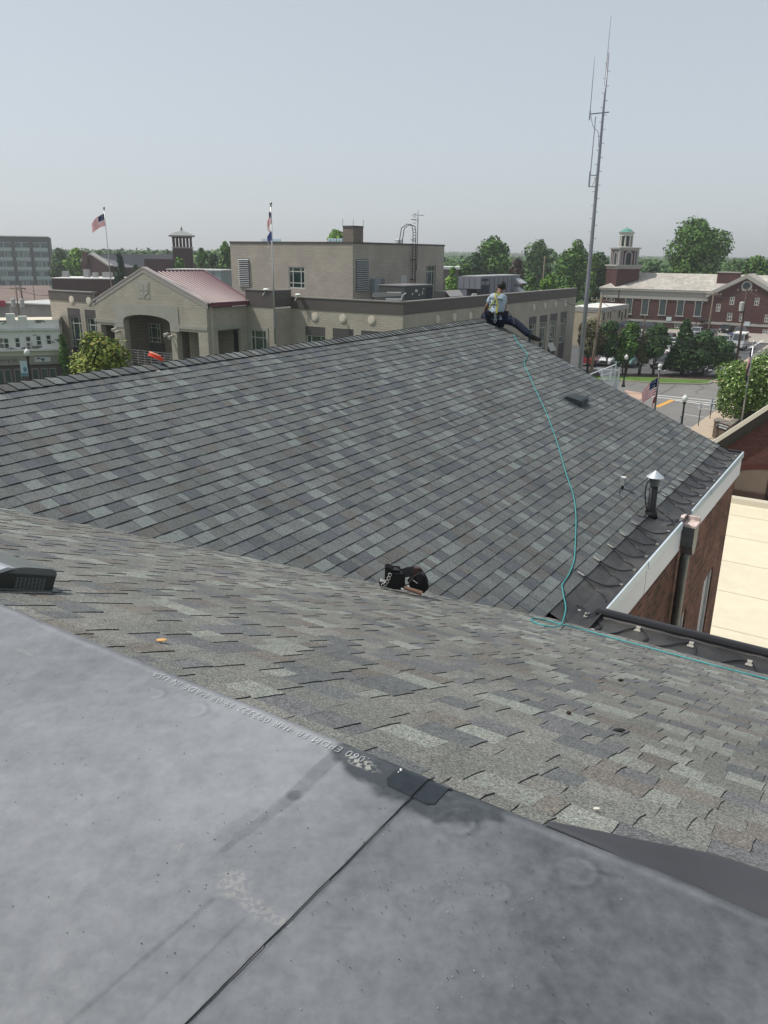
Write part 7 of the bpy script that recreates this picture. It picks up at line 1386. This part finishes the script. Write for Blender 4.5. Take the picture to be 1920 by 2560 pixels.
K = list(J.keys()); rad = {'pelvis': .14, 'waist': .12, 'chest': .135, 'neckb': .07, 'neck': .052, 'head': .082, 'shL': .062, 'shR': .062, 'elL': .043, 'elR': .043, 'waL': .03, 'waR': .03, 'hipL': .095, 'hipR': .095, 'knL': .06, 'anL': .042, 'knR': .062, 'anR': .043, 'toR': .03, 'toL': .03}
ED = [('pelvis', 'waist'), ('waist', 'chest'), ('chest', 'neckb'), ('neckb', 'neck'), ('neck', 'head'), ('neckb', 'shL'), ('shL', 'elL'), ('elL', 'waL'), ('neckb', 'shR'), ('shR', 'elR'), ('elR', 'waR'), ('pelvis', 'hipL'), ('hipL', 'knL'), ('knL', 'anL'), ('anL', 'toL'), ('pelvis', 'hipR'), ('hipR', 'knR'), ('knR', 'anR'), ('anR', 'toR')]
nodes = [(J[k], rad[k]*(.58 if k in ('pelvis', 'waist', 'chest', 'neckb', 'shL', 'shR', 'hipL', 'hipR', 'knL', 'knR') else 1)) for k in K]; edges = [(K.index(a), K.index(b)) for a, b in ED]
hup = np.array([.02, .06, .10]); nodes.append((J['head']+hup, .07)); edges.append((K.index('head'), len(nodes)-1))
for wk, ek in (('waL', 'elL'), ('waR', 'elR')):                        # hands: palm and five curled fingers
    d = J[wk]-J[ek]; d /= np.linalg.norm(d); sd = np.cross(d, [0, 0, 1.0]); sd /= np.linalg.norm(sd); dn2 = np.array([0, 0, -1.0]); pi = len(nodes); nodes.append((J[wk]+d*.06, .022)); edges.append((K.index(wk), pi))
    for k, (o_, ln) in enumerate(((-.033, .062), (-.011, .075), (.011, .080), (.033, .070))):
        a_ = J[wk]+d*.095+sd*o_; nodes.append((a_, .010)); edges.append((pi, len(nodes)-1)); nodes.append((a_+d*ln*.55+dn2*.015, .009)); edges.append((len(nodes)-2, len(nodes)-1)); nodes.append((a_+d*ln*.7+dn2*.045, .008)); edges.append((len(nodes)-2, len(nodes)-1))
    a_ = J[wk]+d*.04-sd*.04; nodes.append((a_, .011)); edges.append((pi, len(nodes)-1)); nodes.append((a_+d*.035-sd*.012+dn2*.02, .009)); edges.append((len(nodes)-2, len(nodes)-1))
skinmesh('body', nodes, edges, skin, man, root=0)
def part(name, ks, eds, mat, grow): nd = [(J[k], rad[k]+grow) for k in ks]; return skinmesh(name, nd, [(ks.index(a), ks.index(b)) for a, b in eds], mat, man)
J['upL'] = J['shL']*.25+J['elL']*.75; J['upR'] = J['shR']*.25+J['elR']*.75; rad['upL'] = rad['upR'] = .052; J['back'] = (J['chest']+J['neckb'])/2+np.array([0, -.02, 0]); rad['back'] = .14; J['ribL'] = J['chest']+np.array([-.085, 0, .02]); J['ribR'] = J['chest']+np.array([.085, 0, .02]); rad['ribL'] = rad['ribR'] = .10; J['low'] = J['waist']*.6+J['pelvis']*.4; rad['low'] = .14; J['lowL'] = J['low']+np.array([-.08, 0, -.01]); J['lowR'] = J['low']+np.array([.08, 0, -.01]); rad['lowL'] = rad['lowR'] = .11
part('tee_shirt', ['waist', 'chest', 'back', 'neckb', 'shL', 'upL', 'shR', 'upR', 'ribL', 'ribR', 'low', 'lowL', 'lowR'], [('low', 'waist'), ('low', 'lowL'), ('low', 'lowR'), ('waist', 'chest'), ('chest', 'back'), ('back', 'neckb'), ('back', 'shL'), ('shL', 'upL'), ('back', 'shR'), ('shR', 'upR'), ('chest', 'ribL'), ('chest', 'ribR')], tee, .028)
part('jeans', ['pelvis', 'waist2', 'hipL', 'knL', 'anL', 'hipR', 'knR', 'anR'] if 0 else ['pelvis', 'hipL', 'knL', 'anL', 'hipR', 'knR', 'anR'], [('pelvis', 'hipL'), ('hipL', 'knL'), ('knL', 'anL'), ('pelvis', 'hipR'), ('hipR', 'knR'), ('knR', 'anR')], jeans, .032)
for s_ in ('R', 'L'):
    a_, t_ = J['an'+s_], J['to'+s_]; skinmesh('boot', [(a_+(J['kn'+s_]-a_)*.22, .066), (a_, .064), ((a_+t_)/2-np.array([0, 0, .01]), .058), (t_+(t_-a_)*.15, .050)], [(0, 1), (1, 2), (2, 3)], boot, man)
hc_ = J['head']; m = MB(); m.ell(hc_+np.array([.012, .0, .055]), (.092, .105, .105), 16); m.build('hair', man, hairm, smooth=True)
m = MB(); m.ell(hc_+np.array([-.085, .03, .0]), (.014, .03, .036), 8); m.build('ear', man, skin, smooth=True); m = MB(); m.ell(hc_+np.array([.105, .03, .0]), (.014, .03, .036), 8); m.build('ear', man, skin, smooth=True)
# face on the far side
fc = hc_+np.array([.04, .085, -.01]); m = MB(); m.ell(fc+np.array([0, .02, -.005]), (.014, .024, .022), 8); m.build('nose', man, skin, smooth=True)
for sx in (-.032, .032): m = MB(); m.ell(fc+np.array([sx, .0, .02]), (.013, .010, .008), 8); m.build('eye', man, M('eye_white', (.6, .6, .6)))
m = MB(); m.ell(fc+np.array([0, .0, -.045]), (.024, .012, .007), 8); m.build('mouth', man, M('lip', (.20, .07, .06)))
# harness
def strapp(pts, wd=.026, name='harness_strap', mat=web):
    P = smooth_path(pts, 5); m = MB(); wd *= .62
    for i in range(len(P)-1):
        d = P[i+1]-P[i]; s_ = np.cross(d, [0, 1, 0]); s_ /= np.linalg.norm(s_)+1e-9; s_ = s_*wd; b_ = np.array([0, .008, 0]); m.quad([P[i]-s_, P[i+1]-s_, P[i+1]+s_, P[i]+s_]); m.quad([P[i]-s_+b_, P[i]+s_+b_, P[i+1]+s_+b_, P[i+1]-s_+b_])
    return m.build(name, man, mat)
yb = -.175
def bp_(x, y, dy): return mp_(*z4(x, y), dy)
strapp([bp_(500, 520, .02), bp_(470, 545, -.04), bp_(435, 580, -.07), bp_(405, 640, -.09), bp_(365, 700, -.09), bp_(350, 730, -.08)]); strapp([bp_(425, 520, .02), bp_(430, 560, -.06), bp_(455, 620, -.09), bp_(462, 690, -.10), bp_(448, 750, -.12), bp_(455, 790, -.13)])
strapp([bp_(425, 522, .03), bp_(460, 512, .02), bp_(500, 522, .03)]); strapp([bp_(365, 680, -.09), bp_(410, 676, -.11), bp_(455, 680, -.11)], .018, 'chest_strap', M('red_black_webbing', (.06, .02, .025)))
m = MB(); c = bp_(433, 570, -.11)
for r2 in (.0,): m.tube([c+np.array([.035*math.cos(a), 0, .05*math.sin(a)]) for a in np.linspace(0, 2*math.pi, 17)], .010, 6, cap=False)
m.box(Fr(c, (1, 0, 0), (0, 1, 0)), -.035, .035, -.01, .01, -.006, .006); m.build('steel_ring', man, galv)
m = MB(); c0 = J['pelvis']+np.array([0, 0, .07]); m.tube([c0+np.array([.185*math.cos(a), .15*math.sin(a), .01*math.sin(3*a)]) for a in np.linspace(0, 2*math.pi, 25)], .028, 8, cap=False); m.build('tool_belt', man, leath, smooth=True)
for (x, y, dy, sx, sz) in ((355, 795, -.12, .035, .05), (400, 840, -.17, .025, .06), (470, 845, -.17, .028, .055), (525, 800, -.10, .022, .05)):
    m = MB(); m.box(Fr(bp_(x, y, dy), (1, 0, 0), (0, 1, 0)), -sx, sx, -.03, .03, -sz, sz); m.build('belt_pouch', man, leath, bevel=.015, merge=True)
m = MB(); c = bp_(428, 905, -.19); m.tube([c+np.array([-.03, 0, .03]), c+np.array([.035, 0, .03]), c+np.array([.0, 0, -.04]), c+np.array([-.03, 0, .03])], .006, 5); m.tube([c+np.array([0, 0, .03]), c+np.array([-.01, 0, .2])], .006, 4); m.build('triangle_ring', man, galv)
m = MB(); m.tube(smooth_path([bp_(555, 775, .05), bp_(610, 785, -.05), bp_(660, 830, -.1), bp_(690, 890, -.2), bp_(697, 950, -.25), onB(*z4(680, 985), .02)], 5), .010, 6); m.build('lanyard', man, M('dark_lanyard', (.04, .045, .045)), smooth=True)
# ================================================================ TOOL BELT LYING IN THE VALLEY
z3_ = lambda x, y: (900+x/7.54, 1380+y/7.54)
Pt = onA(980, 1463, 0); tbt = thing('tool_belt', 'black leather tool belt with pouches lying where the two shingle slopes meet', 'tool belt', Pt)
yt = float(onA(985, 1480)[1]); q3 = lambda x, y, dy=0: at_y(*z3_(x, y), yt+dy)
def poly_bag(pts, thick, name, mat, dy=0.0):
    A = [q3(x, y, dy) for x, y in pts]; B = [p+np.array([0, thick, .0]) for p in A]; m = MB(); m.quad(A); m.quad(B[::-1])
    for i in range(len(A)): j = (i+1) % len(A); m.quad([A[i], A[j], B[j], B[i]])
    return m.build(name, tbt, mat, bevel=.008, merge=True)
poly_bag([(490, 420), (800, 430), (845, 630), (790, 700), (640, 690), (500, 650), (480, 560)], .12, 'large_pouch', leath, .02)
poly_bag([(600, 350), (740, 365), (745, 410), (810, 440), (800, 480), (620, 470)], .10, 'upper_pouch', M('worn_black_leather', (.022, .02, .024), rough=.5), .05)
poly_bag([(485, 310), (520, 292), (560, 310), (610, 350), (600, 420), (490, 400)], .07, 'tool_sheath', leath, .03)
poly_bag([(1040, 470), (1130, 420), (1200, 470), (1250, 560), (1280, 630), (1265, 700), (1200, 760), (1100, 745), (980, 690), (915, 630)], .11, 'round_pouch', leath, .04)
poly_bag([(1120, 430), (1160, 440), (1170, 560), (1110, 600), (1090, 520)], .03, 'pouch_flap', M('worn_black_leather', (.022, .02, .024)), .0)
m = MB(); P = smooth_path([q3(760, 430, .08), q3(880, 385, .14), q3(1010, 372, .17), q3(1110, 372, .16), q3(1180, 430, .12), q3(1240, 540, .08)], 6)
for i in range(len(P)-1): u_ = np.array([0, .03, .033]); m.quad([P[i]-u_, P[i+1]-u_, P[i+1]+u_, P[i]+u_]); m.quad([P[i]-u_+[0, .008, 0], P[i]+u_+[0, .008, 0], P[i+1]+u_+[0, .008, 0], P[i+1]-u_+[0, .008, 0]])
m.build('waist_belt', tbt, leath, smooth=True)
m = MB(); c = q3(1078, 385, .11); m.box(Fr(c, (1, 0, 0), (0, 1, 0)), -.03, .03, -.01, .012, -.05, .045); m.build('belt_buckle', tbt, M('brown_leather_tab', (.10, .06, .05)), bevel=.005, merge=True)
eyl = M('white_eyelet', (.65, .63, .58), rough=.3, metal=.3)
for (x, y) in ((563, 432), (540, 495), (512, 558), (478, 605), (432, 628)): m = MB(); c = q3(x, y, -.012); m.tube([c+np.array([.013*math.cos(a), 0, .015*math.sin(a)]) for a in np.linspace(0, 2*math.pi, 13)], .0032, 5, cap=False); m.build('eyelet', tbt, eyl)
m = MB(); m.tube([q3(372, 530, .02), q3(470, 552, .02)], .017, 8); m.build('steel_tool_end', tbt, M('polished_steel', (.7, .68, .66), rough=.2, metal=.8))
poly_bag([(375, 560), (480, 560), (480, 650), (420, 660), (385, 620)], .05, 'small_pouch', leath, .02)
m = MB(); m.tube([q3(832, 668, -.05), q3(1165, 780, -.08)], [.016, .020], 10); m.build('hammer_handle', tbt, M('worn_wood_handle', (.17, .10, .07), rough=.6, var=.2, vs=20)); m = MB(); m.tube([q3(775, 690, -.03), q3(855, 715, -.04)], .009, 6); m.build('hammer_neck', tbt, galv)
m = MB(); m.tube([q3(905, 625, -.02), q3(925, 670, -.03)], .008, 5); m.tube([q3(1000, 530, .0), q3(1080, 590, .0)], .003, 4); m.build('nail_set', tbt, eyl)
# ================================================================ DISTANT THINGS
P = at_d(997, 604, 640); t = thing('water_tower', 'small pale cylindrical water tank on the skyline behind the hall', 'water tank', (P[0], P[1], GZ)); s_ = 640/2054; m = MB(); m.lathe(np.array([P[0], P[1], 0]), [(10.5*s_, GZ), (10.5*s_, zat(P, 997, 600)), (9*s_, zat(P, 997, 598)), (.3, zat(P, 997, 596.5))], 16); m.build('tank', t, M('pale_tank', (.48, .50, .50))); m = MB(); m.lathe(np.array([P[0], P[1], 0]), [(10.8*s_, zat(P, 997, 600.5)), (10.8*s_, zat(P, 997, 600))], 16); m.build('rim', t, M('tank_rim', (.3, .3, .3)))
a = at_d(1108, 672, 170); b = at_d(1146, 672, 170); f = wall_frame(a, b); t = thing('white_roof_building', 'small brown building with a white roof edge among trees right of the upper block', 'building', (*((a+b)/2)[:2], GZ)); m = MB(); plan_box(m, [a, b, b-f.Y*10, a-f.Y*10], GZ, a[2]-.1); m.build('wall', t, M('brown_wall', (.12, .10, .10))); m = MB(); m.box(f, -.3, f.L+.3, -10, .3, a[2]-.1, a[2]+.4); m.build('roof_edge', t, M('white_roof_sheet', (.66, .65, .62)))
# ================================================================ HAZE
hz = MB(); hz.box(WORLD, -4600, 4600, -700, 9000, GZ-1.5, 60); ho = hz.build('haze', None, []); ho['kind'] = 'stuff'; tag(ho, 'thin pale summer haze over the whole town', 'haze')
hm = bpy.data.materials.new('haze_air'); hm.use_nodes = True; n = hm.node_tree.nodes; n.remove(n['Principled BSDF']); pv = n.new('ShaderNodeVolumePrincipled'); pv.inputs['Color'].default_value = (.965, .985, 1.0, 1); pv.inputs['Density'].default_value = .00042; pv.inputs['Anisotropy'].default_value = .3
hm.node_tree.links.new(pv.outputs[0], n['Material Output'].inputs['Volume']); ho.data.materials.append(hm)
